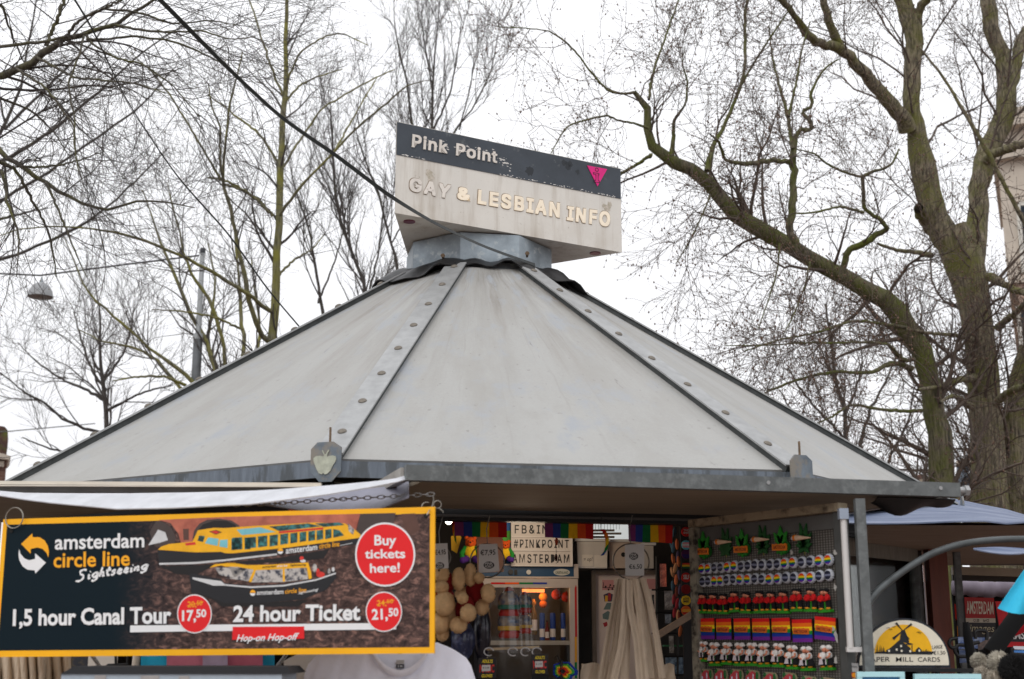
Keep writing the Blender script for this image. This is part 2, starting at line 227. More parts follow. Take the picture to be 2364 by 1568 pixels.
    def text(s, st, fr, quad, h, mi=0, bold=0.0, shear=0.0, th=0.0, px=True, space=1.0):
        """lettering fitted into a quad (top-left, top-right, bottom-right, bottom-left) on a plane"""
        v, f, asp = text_mesh(st, bold, shear, .5 if th else 0, space)
        q = [fr.px(*p) if px else p for p in quad]
        tl, tr, br, bl = [Vector(p) for p in q]; vs = []
        for a, b, c in v:
            p = (bl * (1 - a) + br * a) * (1 - b) + (tl * (1 - a) + tr * a) * b
            vs.append(fr.pt(p.x, p.y, h + (c + .5) * th if th else h + (.0012 * (c - .5) if bold < 0 else 0)))
        return s.add(vs, f, mi)
    def build(s, name, mats, parent=None, local=False, smooth=0, loc=None):
        me = bpy.data.meshes.new(name)
        o = bpy.data.objects.new(name, me); COL.objects.link(o)
        if parent is not None:
            o.parent = parent; m = wmat(parent)
        else:
            if loc is None and not local:
                a = np.array(s.v); c = (a.min(0) + a.max(0)) / 2; loc = (c[0], c[1], a[:, 2].min())
            m = Matrix.Translation(loc) if loc is not None else Matrix.Identity(4); o.matrix_world = m
        WM[o.name] = m.copy()
        vs = s.v
        if not local:
            mi = m.inverted(); vs = [tuple(mi @ Vector(q)) for q in s.v]
        me.from_pydata(vs, [], s.f)
        for mm in (mats if isinstance(mats, (list, tuple)) else [mats]): me.materials.append(mm)
        me.polygons.foreach_set('material_index', s.m)
        if s.uv:
            ul = me.uv_layers.new(name='UVMap')
            for i, us in s.uv.items():
                for li, u in zip(me.polygons[i].loop_indices, us): ul.data[li].uv = u
        me.update()
        if smooth:
            me.polygons.foreach_set('use_smooth', [True] * len(me.polygons))
            if smooth < 180: me.set_sharp_from_angle(angle=rad(smooth))
        return o
def tag(o, label, cat=None, group=None, kind=None):
    if label: o['label'] = label
    if cat: o['category'] = cat
    if group: o['group'] = group
    if kind: o['kind'] = kind
    return o
def thing(name, label, cat, loc=(0, 0, 0), group=None, mat=None):
    o = bpy.data.objects.new(name, None); COL.objects.link(o); o.empty_display_size = .05
    m = mat if mat is not None else Matrix.Translation(loc)
    o.matrix_world = m; WM[o.name] = m.copy()
    return tag(o, label, cat, group)
KIDS = {}
def kids(o): return [c for c in bpy.data.objects if c.parent == o]
def dup(root, m, label, group=None):
    r = root.copy(); COL.objects.link(r); r.matrix_world = m; WM[r.name] = m.copy(); r['label'] = label
    if group: r['group'] = group
    def rec(a, b):
        if a.name not in KIDS: KIDS[a.name] = kids(a)
        for ch in KIDS[a.name]:
            c = ch.copy(); COL.objects.link(c); c.parent = b; c.matrix_parent_inverse = ch.matrix_parent_inverse; rec(ch, c)
    rec(root, r)
    return r
# ---------------------------------------------------------------- materials
_M = {}
def lin(c): return tuple((x / 12.92 if x <= .04045 else ((x + .055) / 1.055) ** 2.4) for x in c)
def rgb(r, g, b): return lin((r / 255, g / 255, b / 255))
def mat(name, col, rough=.6, metal=0.0, var=0.0, scale=6.0, stretch=(1, 1, 1), bump=0.0, bscale=None, col2=None, spec=.4, emit=None, estr=0.0, detail=5, thr=None, coat=0.0, trans=0.0):
    """procedural material: noise-varied base colour, optional second colour in patches, bump"""
    if name in _M: return _M[name]
    m = bpy.data.materials.new(name); m.use_nodes = True; n = m.node_tree; b = n.nodes['Principled BSDF']
    b.inputs['Roughness'].default_value = rough; b.inputs['Metallic'].default_value = metal
    b.inputs['Specular IOR Level'].default_value = spec; b.inputs['Coat Weight'].default_value = coat
    b.inputs['Transmission Weight'].default_value = trans
    c = (*col, 1)
    b.inputs['Base Color'].default_value = c
    if var or col2 or bump:
        t = n.nodes.new('ShaderNodeTexCoord'); mp = n.nodes.new('ShaderNodeMapping'); mp.inputs['Scale'].default_value = stretch
        nz = n.nodes.new('ShaderNodeTexNoise'); nz.inputs['Scale'].default_value = scale; nz.inputs['Detail'].default_value = detail; nz.inputs['Roughness'].default_value = .62
        n.links.new(t.outputs['Object'], mp.inputs[0]); n.links.new(mp.outputs[0], nz.inputs['Vector'])
        if var or col2:
            r = n.nodes.new('ShaderNodeValToRGB')
            lo, hi = thr if thr else (.3, .7)
            r.color_ramp.elements[0].position = lo; r.color_ramp.elements[1].position = hi
            if col2: a, d = col, col2
            else: a = tuple(x * (1 - var) for x in col); d = tuple(min(1, x * (1 + var)) for x in col)
            r.color_ramp.elements[0].color = (*a, 1); r.color_ramp.elements[1].color = (*d, 1)
            n.links.new(nz.outputs['Fac'], r.inputs[0]); n.links.new(r.outputs[0], b.inputs['Base Color'])
        if bump:
            z2 = n.nodes.new('ShaderNodeTexNoise'); z2.inputs['Scale'].default_value = bscale or scale * 3; z2.inputs['Detail'].default_value = 4
            n.links.new(mp.outputs[0], z2.inputs['Vector'])
            bp = n.nodes.new('ShaderNodeBump'); bp.inputs['Strength'].default_value = min(1, bump); bp.inputs['Distance'].default_value = .01 * max(1, bump)
            n.links.new(z2.outputs['Fac'], bp.inputs['Height']); n.links.new(bp.outputs[0], b.inputs['Normal'])
    if emit: b.inputs['Emission Color'].default_value = (*emit, 1); b.inputs['Emission Strength'].default_value = estr
    _M[name] = m
    return m
def mix_layer(m, col, scale, lo, hi, stretch=(1, 1, 1), coord='Object', seed=0.0, gate=None):
    """add a patchy layer of another colour (dirt, chips, moss) over a material's base colour"""
    n = m.node_tree; b = n.nodes['Principled BSDF']
    t = n.nodes.new('ShaderNodeTexCoord'); mp = n.nodes.new('ShaderNodeMapping'); mp.inputs['Scale'].default_value = stretch; mp.inputs['Location'].default_value = (seed, seed * .7, seed * 1.3)
    nz = n.nodes.new('ShaderNodeTexNoise'); nz.inputs['Scale'].default_value = scale; nz.inputs['Detail'].default_value = 7; nz.inputs['Roughness'].default_value = .65
    n.links.new(t.outputs[coord], mp.inputs[0]); n.links.new(mp.outputs[0], nz.inputs['Vector'])
    r = n.nodes.new('ShaderNodeMapRange'); r.inputs['From Min'].default_value = lo; r.inputs['From Max'].default_value = hi
    n.links.new(nz.outputs['Fac'], r.inputs['Value']); fac = r.outputs['Result']
    if gate:                       # (axis, from, to, coordinate): confines the wear to a band of the object
        ax, g0, g1, gc = gate
        sp = n.nodes.new('ShaderNodeSeparateXYZ'); n.links.new(t.outputs[gc], sp.inputs[0])
        gr = n.nodes.new('ShaderNodeMapRange'); gr.inputs['From Min'].default_value = g0; gr.inputs['From Max'].default_value = g1
        n.links.new(sp.outputs[ax], gr.inputs['Value'])
        mu = n.nodes.new('ShaderNodeMath'); mu.operation = 'MULTIPLY'; n.links.new(fac, mu.inputs[0]); n.links.new(gr.outputs['Result'], mu.inputs[1]); fac = mu.outputs[0]
    x = n.nodes.new('ShaderNodeMix'); x.data_type = 'RGBA'; x.inputs[7].default_value = (*col, 1)
    s = b.inputs['Base Color']
    if s.is_linked: n.links.new(s.links[0].from_socket, x.inputs[6])
    else: x.inputs[6].default_value = s.default_value
    n.links.new(fac, x.inputs['Factor']); n.links.new(x.outputs[2], s)
    return m
def plain(r, g, b, rough=.55, **k):
    return mat('paint_%d_%d_%d_%d' % (r, g, b, int(rough * 100)), rgb(r, g, b), rough, var=.06, scale=40, **k)
GALV = mat('galvanised steel', (.30, .33, .35), .5, .55, var=.22, scale=9, bump=.08, bscale=60)
GALV_D = mix_layer(mat('weathered galvanised steel', (.125, .135, .135), .6, .3, var=.22, scale=14, bump=.1, bscale=80), (.20, .215, .215), 22, .5, .7)
STRIPM = mat('zinc strip', (.34, .345, .345), .5, .45, var=.16, scale=12, stretch=(1, 1, 1), bump=.06, bscale=90)
BLACKR = mat('black rubber', (.012, .012, .013), .42, var=.3, scale=8, bump=.25, bscale=14)
DARK = mat('dark lintel paint', (.012, .014, .016), .5, var=.25, scale=5)
SEAM = mat('dark seam', (.05, .055, .055), .7, var=.3, scale=20)
RUST = mat('rusty steel', (.16, .11, .07), .8, .2, var=.4, scale=30, bump=.2)
WHITE = mat('white paint', (.78, .78, .78), .5, var=.05, scale=10)
CREAM = mat('cream aluminium', (.62, .57, .49), .45, .1, var=.12, scale=7, stretch=(1, 1, 4))
# ================================================================ ground
plaza = mat('brick paving', (.16, .11, .09), .85, var=.35, scale=3, bump=.3, bscale=40)
g = MB(); g.grid([[(-400 + 80 * i, -100 + 80 * j, 0) for i in range(11)] for j in range(11)])
tag(g.build('ground', plaza), 'brick paved square under the stall', kind='structure')
# ================================================================ kiosk
AX = Vector((-.22, 8.42, 0)); ROT = rad(-101.8); R_E, Z_E, R_T, Z_T = 2.76, 2.43, .56, 3.90
def ov(k, r, z):      # octagon corner k; the two side corners reach out a little further
    if k % 8 in (2, 7) and r > .7: r += .10 * (r - .56) / 2.2
    a = ROT + k * math.pi / 4; return Vector((AX.x + r * math.cos(a), AX.y + r * math.sin(a), z))
kiosk = thing('kiosk', 'octagonal market kiosk with grey panelled tent roof and open shop hatch', 'kiosk', (AX.x, AX.y, 0))
roofm = mat('roof panel', (.335, .332, .318), .62, var=.045, scale=70, bump=.12, bscale=150)
def roof_layers(m):
    n = m.node_tree; b = n.nodes['Principled BSDF']
    def lay(col, sc, lo, hi, st, g=None, seed=0): mix_layer(m, col, sc, lo, hi, st, 'UV', seed, g)
    lay((.365, .364, .352), 1, .40, .80, (5, 2.2, 1), None, 3)
    lay((.17, .155, .135), 1, .50, .86, (7, 1.0, 1), (1, .05, 1.0, 'UV'), 11)
    lay((.15, .11, .075), 1, .50, .76, (9, 1.1, 1), (1, .2, 1.0, 'UV'), 27)
    lay((.12, .10, .08), 1, .42, .8, (9, 5, 1), (1, .66, 1.0, 'UV'), 5)
    lay((.31, .303, .285), 1, .48, .68, (9, 6, 1), None, 71)
    lay((.31, .325, .345), 1, .54, .66, (7, 8, 1), None, 93)
    lay((.27, .26, .24), 1, .58, .66, (50, 2.2, 1), (1, -.2, 1.4, 'UV'), 83)
    lay((.25, .245, .23), 1, .62, .70, (42, 46, 1), None, 47)
    lay((.39, .41, .44), 1, .66, .80, (5, 5, 1), None, 41)
    lay((.20, .19, .18), 1, .68, .73, (26, 5, 1), None, 61)
roof_layers(roofm)
def slope_pt(k, t, off=0.0, lift=0.0):
    """point on roof hip k (t = 0 eave .. 1 top)"""
    return ov(k, R_E + (R_T - R_E) * t, Z_E + (Z_T - Z_E) * t) + Vector((0, 0, lift))
for k in range(8):
    m = MB(); rows = []
    for i in range(9):
        t = i / 8; a, b = slope_pt(k, t), slope_pt(k + 1, t)
        rows.append([a.lerp(b, j / 6) for j in range(7)])
    m.sheet(rows, .015, uv=True)
    m.build('roof_panel', roofm, kiosk)
rivet_proto = None
rng = random.Random(4)
for k in range(8):
    a, b = slope_pt(k, 0), slope_pt(k, 1); t = (b - a).normalized()
    rd = Vector((math.cos(ROT + k * math.pi / 4), math.sin(ROT + k * math.pi / 4), 0)); tan = Vector((-rd.y, rd.x, 0))
    up = tan.cross(t); up = up if up.z > 0 else -up
    w0, w1, th = .066, .062, .012
    def pr(p, w, h): return [p - tan * w + up * h, p + tan * w + up * h]
    m = MB()      # cap strip with folded flanges
    A0, B0 = pr(a, w0, .016), pr(b, w1, .016); A1, B1 = pr(a, w0, .024), pr(b, w1, .024)
    m.box8([A0[0], A0[1], B0[1], B0[0], A1[0], A1[1], B1[1], B1[0]])
    st = m.build('hip_strip', STRIPM, kiosk)
    m = MB()
    A0, B0 = pr(a, w0 - .012, -.014), pr(b, w1 - .012, -.014); A1, B1 = pr(a, w0 - .012, .015), pr(b, w1 - .012, .015)
    m.box8([A0[0], A0[1], B0[1], B0[0], A1[0], A1[1], B1[1], B1[0]])
    m.build('rubber_gasket', SEAM, st)
    fr = Frame(a + up * .024, tan if up.dot(tan.cross(t)) > 0 else -tan, t)
    for i in range(8):
        s = .22 + i * .335
        m = MB(); m.lathe(fr.pt(rng.uniform(-.004, .004), s), [(.021, 0), (.021, .004), (.015, .009), (.006, .012), (.0, .0125)], 12, ax=Matrix((fr.U, fr.V, fr.N)).transposed())
        m.build('rivet', mat('rivet', (.17, .15, .125), .55, .4, var=.2, scale=50), st, smooth=40)
    # finial plate with butterfly relief and pin
    if k in (0, 1, 2, 7):
        c = ov(k, R_E + .035, Z_E); f = Frame(c, tan if tan.cross(Vector((0, 0, 1))).dot(rd) > 0 else -tan, (0, 0, 1))
        m = MB(); m.prism(f, [(-.066, .035), (-.038, .064), (.034, .066), (.07, .042), (.07, -.062), (.03, -.105), (-.025, -.105), (-.066, -.06)], 0, .008)
        pl = m.build('corner_plate', mix_layer(mat('plate steel', (.16, .19, .22), .55, .5, var=.25, scale=14, bump=.1), (.24, .22, .19), 9, .5, .75), kiosk)
        if k != 1:
            m = MB(); m.prism(f, [(-.052, -.004), (-.05, -.02), (-.043, -.035), (-.036, -.052), (-.026, -.068), (-.012, -.074), (-.006, -.068), (0, -.074), (.012, -.072), (.026, -.058), (.036, -.036), (.046, -.022), (.05, -.01), (.046, .003), (.034, .006), (.02, .004), (.008, .001), (.0095, .012), (.018, .03), (.014, .03), (.003, .013), (-.003, .013), (-.011, .03), (-.015, .028), (-.005, .008), (-.008, .002), (-.022, .006), (-.04, .005)], .0085, .013)
            m.build('butterfly_relief', mat('pale verdigris', (.42, .44, .36), .6, .2, var=.2, scale=40), pl)
        pp = f.pt(.012, .045, -.012)
        m = MB(); m.bar(pp, pp + Vector((0, 0, .085)), .013, .008, up=(1, 0, 0)); m.build('pin', RUST, pl)
for k in range(8):      # eave bands, butted between the corner plates
    a, b = ov(k, R_E + .012, Z_E - .012), ov(k + 1, R_E + .012, Z_E - .012); d = (b - a).normalized()
    m = MB(); m.bar(a + d * .01 - Vector((0, 0, .035)), b - d * .01 - Vector((0, 0, .035)), .02, .07)
    m.build('eave_band', mix_layer(mat('blue grey steel', (.15, .175, .21), .5, .5, var=.2, scale=10, stretch=(4, 4, .6)), (.09, .10, .11), 4, .54, .8, (3, 3, .6)), kiosk)
# collar, rubber skirt
m = MB(); n8 = [[ov(k, .485, z) for k in range(9)] for z in (3.80, 4.14)]; m.grid(n8)
m.add([ov(k, .485, 4.14) for k in range(8)], [tuple(range(8))])
col = m.build('collar', mix_layer(mat('collar zinc', (.27, .31, .34), .48, .6, var=.28, scale=7, bump=.1), (.42, .45, .46), 16, .55, .66), kiosk)
for x, y in ((1217, 589), (1023, 594)):
    p = P(x, y, 7.98); 
    m = MB(); m.tube([p + Vector((0, .03, 0)), p + Vector((0, -.03, 0))], .008, 8); m.tube([p + Vector((0, -.03, 0)), p + Vector((0, -.04, 0))], .014, 6)
    m.build('bolt', RUST, col)
rng = random.Random(9); m = MB(); rows = []
N = 96
wv = [rng.uniform(0, 6.28) for _ in range(8)]
for i in range(7):
    s = i / 6; row = []
    for j in range(N + 1):
        a = ROT + 2 * math.pi * (j % N) / N
        kk = (a - ROT) / (math.pi / 4); oct_r = math.cos(math.pi / 8) / math.cos(((kk % 1) - .5) * math.pi / 4)
        o = .055 * math.sin(3 * a + wv[0]) + .03 * math.sin(7 * a + wv[1]) + .02 * math.sin(13 * a + wv[2])
        r = .475 * oct_r + s * (.155 + o * .7 + (.10 * max(0, math.cos(a - .15)) ** 3 + .05 * max(0, math.cos(a - 3.5)) ** 4))
        zr = Z_E + (Z_T - Z_E) * (R_E - r / oct_r) / (R_E - R_T)
        top = 3.955 + .010 * math.sin(5 * a + wv[3])
        z = top * (1 - s) ** 1.5 + (max(zr, 3.8) + .035 + .022 * math.sin(9 * a + wv[4]) + .016 * math.sin(17 * a + wv[5])) * (1 - (1 - s) ** 1.5)
        if .2 < s < .8: z += .012 * math.sin(11 * a + wv[6] + 2 * s)
        row.append((AX.x + r * math.cos(a), AX.y + r * math.sin(a), z))
    rows.append(row)
m.sheet(rows, .006); m.build('rubber_skirt', BLACKR, kiosk, smooth=180)
# triangular sign box on the collar
A = Vector((-.696, 7.596, 4.15)); B = Vector((.718, 8.418, 4.15)); C = Vector((-.676, 9.25, 4.15)); HH = Vector((0, 0, .578))
sign = thing('roof_sign', 'weathered three sided sign box reading gay and lesbian info on the roof top', 'sign', ((A + B + C) / 3))
m = MB(); m.add([A, B, C, A + HH, B + HH, C + HH], [(2, 1, 0), (3, 4, 5), (0, 1, 4, 3), (1, 2, 5, 4), (2, 0, 3, 5)])
casem = mat('sign cream enamel', (.69, .66, .605), .5, var=.05, scale=3)
mix_layer(casem, (.40, .34, .27), 3.5, .50, .82, (3, 3, .3)); mix_layer(casem, (.33, .29, .23), 60, .64, .72); mix_layer(casem, (.40, .33, .25), 3, .45, .9, (1, 1, 1), 'Object', 4, (2, .2, -.05, 'Object'))
m.build('casing', casem, sign)
sf = Frame(A, B - A, (0, 0, 1)); LW = (B - A).length
bandm = mat('sign slate band', (.042, .052, .066), .5, var=.2, scale=5)
mix_layer(bandm, (.13, .14, .145), 14, .60, .74); mix_layer(bandm, (.5, .48, .45), 30, .70, .74, (1, 1, 1), 'Object', 8)
for q, e in ((A, B), (B, C), (C, A)):
    f = Frame(q, e - q, (0, 0, 1)); m = MB(); m.fbox(f, .003, .366, LW - .003, .574, .0, .004); m.build('header_band', bandm, sign)
dirtm = mat('paint chips', (.62, .60, .57), .7, var=.1, scale=60)
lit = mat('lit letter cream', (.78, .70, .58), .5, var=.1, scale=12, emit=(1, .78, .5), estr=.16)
let = mat('letter white', (.72, .67, .61), .5, var=.12, scale=10)
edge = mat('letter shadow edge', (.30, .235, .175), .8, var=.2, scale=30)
m = MB(); m.text('Pink Point', sf, ((951, 310), (1147, 350), (1146, 378), (949, 341)), .0045, 0, -.011, th=.006); m.build('lettering', let, sign)
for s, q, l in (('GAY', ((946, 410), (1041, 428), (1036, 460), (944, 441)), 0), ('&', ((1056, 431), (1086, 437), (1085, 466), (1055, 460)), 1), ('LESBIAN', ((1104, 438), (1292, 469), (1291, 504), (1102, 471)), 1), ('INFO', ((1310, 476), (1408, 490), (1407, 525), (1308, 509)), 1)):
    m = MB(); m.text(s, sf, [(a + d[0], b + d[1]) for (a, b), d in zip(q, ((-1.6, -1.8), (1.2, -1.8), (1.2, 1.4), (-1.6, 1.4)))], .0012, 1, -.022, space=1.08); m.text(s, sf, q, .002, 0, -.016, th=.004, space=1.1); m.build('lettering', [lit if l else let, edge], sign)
pinkm = mat('magenta enamel', (.72, .0, .20), .4, var=.08, scale=20)
m = MB(); m.prism(sf, sf.pxs([(1354, 383), (1400, 391.5), (1378, 431)]), .0045, .009); em = m.build('pink_triangle', pinkm, sign)
ink = mat('emblem ink', (.04, .005, .02), .5)
m = MB(); c = sf.px(1376, 393)
for i in range(16):
    a0, a1 = 2 * math.pi * i / 16, 2 * math.pi * (i + 1) / 16
    m.prism(sf, [(c[0] + r * math.cos(a), c[1] + r * math.sin(a)) for r, a in ((.010, a0), (.014, a0), (.014, a1), (.010, a1))], .0092, .0105)
ib = [(1368, 399.5), (1381, 402), (1381, 405), (1379, 405), (1379, 418), (1382, 419), (1382, 423), (1370, 421), (1370, 417), (1374, 417.5), (1374, 404), (1368, 403)]
pp = sf.pxs(ib)
for i in range(len(pp)):
    a, b = Vector(pp[i]), Vector(pp[(i + 1) % len(pp)]); d = (b - a).normalized(); nn = Vector((-d.y, d.x)) * .0017
    m.prism(sf, [tuple(a + nn - d * .0015), tuple(a - nn - d * .0015), tuple(b - nn + d * .0015), tuple(b + nn + d * .0015)], .0092, .0105)
m.build('info_symbol', ink, em)
for p in ((945, 511), (1374, 584)):
    q = pz(p[0], p[1], 4.15); m = MB(); m.disc(Frame(q, (1, 0, 0), (0, -1, 0)), (0, 0), .036, .0, .006, n=24); m.build('underside_lens', mat('dark red lens', (.13, .004, .03), .3, coat=.5), sign)
chip = MB(); rng = random.Random(3)
for _ in range(75):        # peeling paint along the top of the first letters and band edges
    x = 950 + rng.random() ** .8 * 230; y = 281 + (x - 917) * .205 + 26 + rng.gauss(4, 6) + (max(0, x - 1120) * .35)
    u, v = sf.px(x, y); r = rng.uniform(.001, .006)
    if .372 < v < .565: chip.flat(sf, [(u + 2.2 * r * rng.uniform(.2, 1.4) * math.cos(a), v + r * rng.uniform(.4, 1.2) * math.sin(a)) for a in (0, 1, 2.2, 3.1, 4.2, 5.3)], .0042 + rng.random() * .0003)
for _ in range(90):
    u = rng.uniform(.72, LW - .05) if rng.random() < .8 else rng.uniform(.02, .2); v = .369 + abs(rng.gauss(0, .004)); r = rng.uniform(.001, .005)
    chip.flat(sf, [(u + 1.8 * r * rng.uniform(.4, 1.4) * math.cos(a), v + r * rng.uniform(.3, 1) * math.sin(a)) for a in (0, 1, 2.2, 3.1, 4.2, 5.3)], .0042 + rng.random() * .0003)
chip.build('peeled_paint', dirtm, sign)['kind'] = 'stuff'
rng = random.Random(5)
for (x, y, s) in ((1221, 395, 12), (1302, 376, 8), (1315, 380, 8), (1333, 398, 6), (1310, 384, 9), (990, 401, 10), (994, 409, 9), (1402, 481, 10), (1408, 472, 7), (1395, 476, 6)):
    u, v = sf.px(x, y); r = s * .0027
    mi = 0 if y < 400 and x > 1100 else 1; smud = MB()
    smud.flat(sf, [(u + r * rng.uniform(.6, 1.2) * math.cos(a * .35), v + r * rng.uniform(.6, 1.3) * math.sin(a * .35)) for a in range(18)], .0043 if mi == 0 else .0006 + rng.random() * .0003, mi)
    smud.build('glue_stain', [mat('dark smudge', (.018, .022, .028), .5), mat('glue stain', (.40, .36, .28), .8, col2=(.58, .52, .45), scale=60, thr=(.4, .6))], sign)
# ================================================================ trees
RG = np.random.default_rng(7)
def nrm(a): return a / np.maximum(np.linalg.norm(a, axis=-1, keepdims=True), 1e-9)
class Tubes:
    def __init__(s): s.V, s.Fq, s.n = [], [], 0
    def add(s, P3, R, sides):
        N, k, _ = P3.shape
        if N == 0: return
        T = np.empty_like(P3); T[:, 1:-1] = P3[:, 2:] - P3[:, :-2]; T[:, 0] = P3[:, 1] - P3[:, 0]; T[:, -1] = P3[:, -1] - P3[:, -2]
        T = nrm(T); md = nrm(P3[:, -1] - P3[:, 0])
        ref = np.where(np.abs(md[:, 2:3]) > .75, np.array([[1., .1, 0]]), np.array([[.1, 0, 1.]]))[:, None, :]
        X = nrm(np.cross(T, np.broadcast_to(ref, T.shape))); Y = np.cross(T, X)
        a = np.arange(sides) * 2 * np.pi / sides
        ring = X[:, :, None, :] * np.cos(a)[None, None, :, None] + Y[:, :, None, :] * np.sin(a)[None, None, :, None]
        V = P3[:, :, None, :] + ring * R[:, :, None, None]
        base = s.n + (np.arange(N) * k * sides)[:, None, None] + (np.arange(k - 1) * sides)[None, :, None]
        j = np.arange(sides)[None, None, :]; j2 = (j + 1) % sides
        q = np.stack([base + j, base + j2, base + sides + j2, base + sides + j], -1)
        s.V.append(V.reshape(-1, 3)); s.Fq.append(q.reshape(-1, 4)); s.n += V.size // 3
    def build(s, name, m, parent, smooth=True):
        V = np.concatenate(s.V); Q = np.concatenate(s.Fq)
        V = V - np.array(wmat(parent).translation)
        me = bpy.data.meshes.new(name); nf = len(Q)
        me.vertices.add(len(V)); me.vertices.foreach_set('co', V.astype(np.float32).ravel())
        me.loops.add(nf * 4); me.loops.foreach_set('vertex_index', Q.astype(np.int32).ravel())
        me.polygons.add(nf); me.polygons.foreach_set('loop_start', np.arange(nf, dtype=np.int32) * 4)
        me.polygons.foreach_set('use_smooth', np.ones(nf, bool))
        me.update(calc_edges=True); me.materials.append(m)
        o = bpy.data.objects.new(name, me); COL.objects.link(o); o.parent = parent; WM[o.name] = wmat(parent)
        return o
def spline(pts, k, jit=0.0):
    p = np.array(pts, float); n = len(p)
    if n == 2: pp = p
    t = np.concatenate([[0], np.cumsum(np.linalg.norm(np.diff(p[:, :3], axis=0), axis=1) + 1e-6)]); t /= t[-1]
    u = np.linspace(0, 1, k); out = np.empty((k, p.shape[1]))
    m = np.gradient(p, t, axis=0) if n > 2 else np.repeat((p[1:] - p[:1]), 2, 0)
    i = np.clip(np.searchsorted(t, u, side='right') - 1, 0, n - 2); h = (t[i + 1] - t[i]); s = ((u - t[i]) / h)[:, None]; h = h[:, None]
    out = (2 * s ** 3 - 3 * s ** 2 + 1) * p[i] + (s ** 3 - 2 * s ** 2 + s) * h * m[i] * .8 + (-2 * s ** 3 + 3 * s ** 2) * p[i + 1] + (s ** 3 - s ** 2) * h * m[i + 1] * .8
    L_ = np.linalg.norm(out[-1, :3] - out[0, :3])
    if jit:
        j = RG.normal(0, 1, (k, 3)); j[0] = 0; out[:, :3] += j * jit * np.minimum(out[:, 3:4] * .6, .04)
    return out
def traced(limbs, Y0, k=22, jit=.6):
    """limbs: list of (dY_start, dY_end, [(x, y, half width)...]) in picture units at distance Y0"""
    out = []
    for d0, d1, pts in limbs:
        n = len(pts); w = []
        for i, (x, y, hw) in enumerate(pts):
            Y = Y0 + d0 + (d1 - d0) * i / max(1, n - 1); p = P(x, y, Y); w.append((p.x, p.y, p.z, max(hw, .7) / F * Y))
        out.append(spline(w, k, jit))
    return np.array(out)
def grow(P3, R, dens, l0, l1, a0, a1, up, k, wig, rr, tmin=.15, rmin=.0022, taper=.25, cap=None, droop=0.0, lenr=None):
    """children along parents: dens per metre; returns points, radii"""
    seg = np.linalg.norm(np.diff(P3, axis=1), axis=2); Ls = seg.sum(1)
    cnt = RG.poisson(np.maximum(Ls * dens, .01)); 
    if cap is not None: cnt = np.minimum(cnt, cap)
    idx = np.repeat(np.arange(len(P3)), cnt); N = len(idx)
    if N == 0: return np.zeros((0, k, 3)), np.zeros((0, k))
    t = tmin + (1 - tmin) * RG.random(N) ** .85; kk = P3.shape[1]; f = t * (kk - 1); i = np.minimum(f.astype(int), kk - 2); fr = (f - i)[:, None]
    p0 = P3[idx, i] * (1 - fr) + P3[idx, i + 1] * fr; tg = nrm(P3[idx, i + 1] - P3[idx, i]); r0 = R[idx, i] * (1 - fr[:, 0]) + R[idx, i + 1] * fr[:, 0]
    rv = RG.normal(0, 1, (N, 3)); pr = nrm(rv - tg * (rv * tg).sum(1, keepdims=True)); ang = RG.uniform(a0, a1, N)[:, None]
    d = nrm(tg * np.cos(ang) + pr * np.sin(ang) + np.array([0, 0, up]))
    Lc = RG.uniform(l0, l1, N) * (1.15 - .55 * t)
    if lenr is not None: Lc = np.minimum(Lc, lenr * r0 * 100)
    pts = np.empty((N, k, 3)); pts[:, 0] = p0; step = (Lc / (k - 1))[:, None]
    for q in range(1, k):
        pts[:, q] = pts[:, q - 1] + d * step
        d = nrm(d + RG.normal(0, wig, (N, 3)) + np.array([0, 0, up * .25 - droop]))
    rc = np.maximum(r0 * rr, rmin)
    rad_ = rc[:, None] * np.linspace(1, taper, k)[None]
    return pts, np.maximum(rad_, rmin * .6)
def bark(name, base, dark, moss, mossamt, buds=None):
    m = mat(name, dark, .9, col2=base, scale=11, stretch=(4, 4, .5), bump=1.8, bscale=16, thr=(.38, .60))
    if mossamt:
        mix_layer(m, moss, 2.6, .62 - .24 * mossamt, .80 - .2 * mossamt)
        mix_layer(m, tuple(x * 1.25 for x in moss), 14, .62, .72, seed=3)
    return m
BARK_A = bark('elm bark', (.25, .212, .145), (.05, .044, .031), (.13, .13, .03), .75)
BARK_B = bark('mossy bark', (.17, .14, .10), (.045, .04, .03), (.10, .115, .018), 1.0)
BARK_D = bark('greenish bark', (.20, .185, .12), (.075, .07, .04), (.21, .20, .04), .8)
BARK_O = bark('dark mossy bark', (.11, .097, .07), (.045, .04, .03), (.10, .10, .02), .55)
BARK_E = bark('dark bark', (.085, .073, .065), (.036, .032, .03), (.075, .075, .03), .3)
TW_A = mat('brown twigs', (.10, .075, .06), .85, var=.3, scale=4)
TW_L = mat('dark twigs', (.062, .052, .046), .85, var=.3, scale=4)
TW_E = mat('grey twigs', (.085, .074, .068), .85, var=.3, scale=4)
BUD = mat('reddish buds', (.13, .075, .05), .8, var=.35, scale=9)
BUD_Y = mat('ochre buds', (.15, .11, .05), .8, var=.35, scale=9)
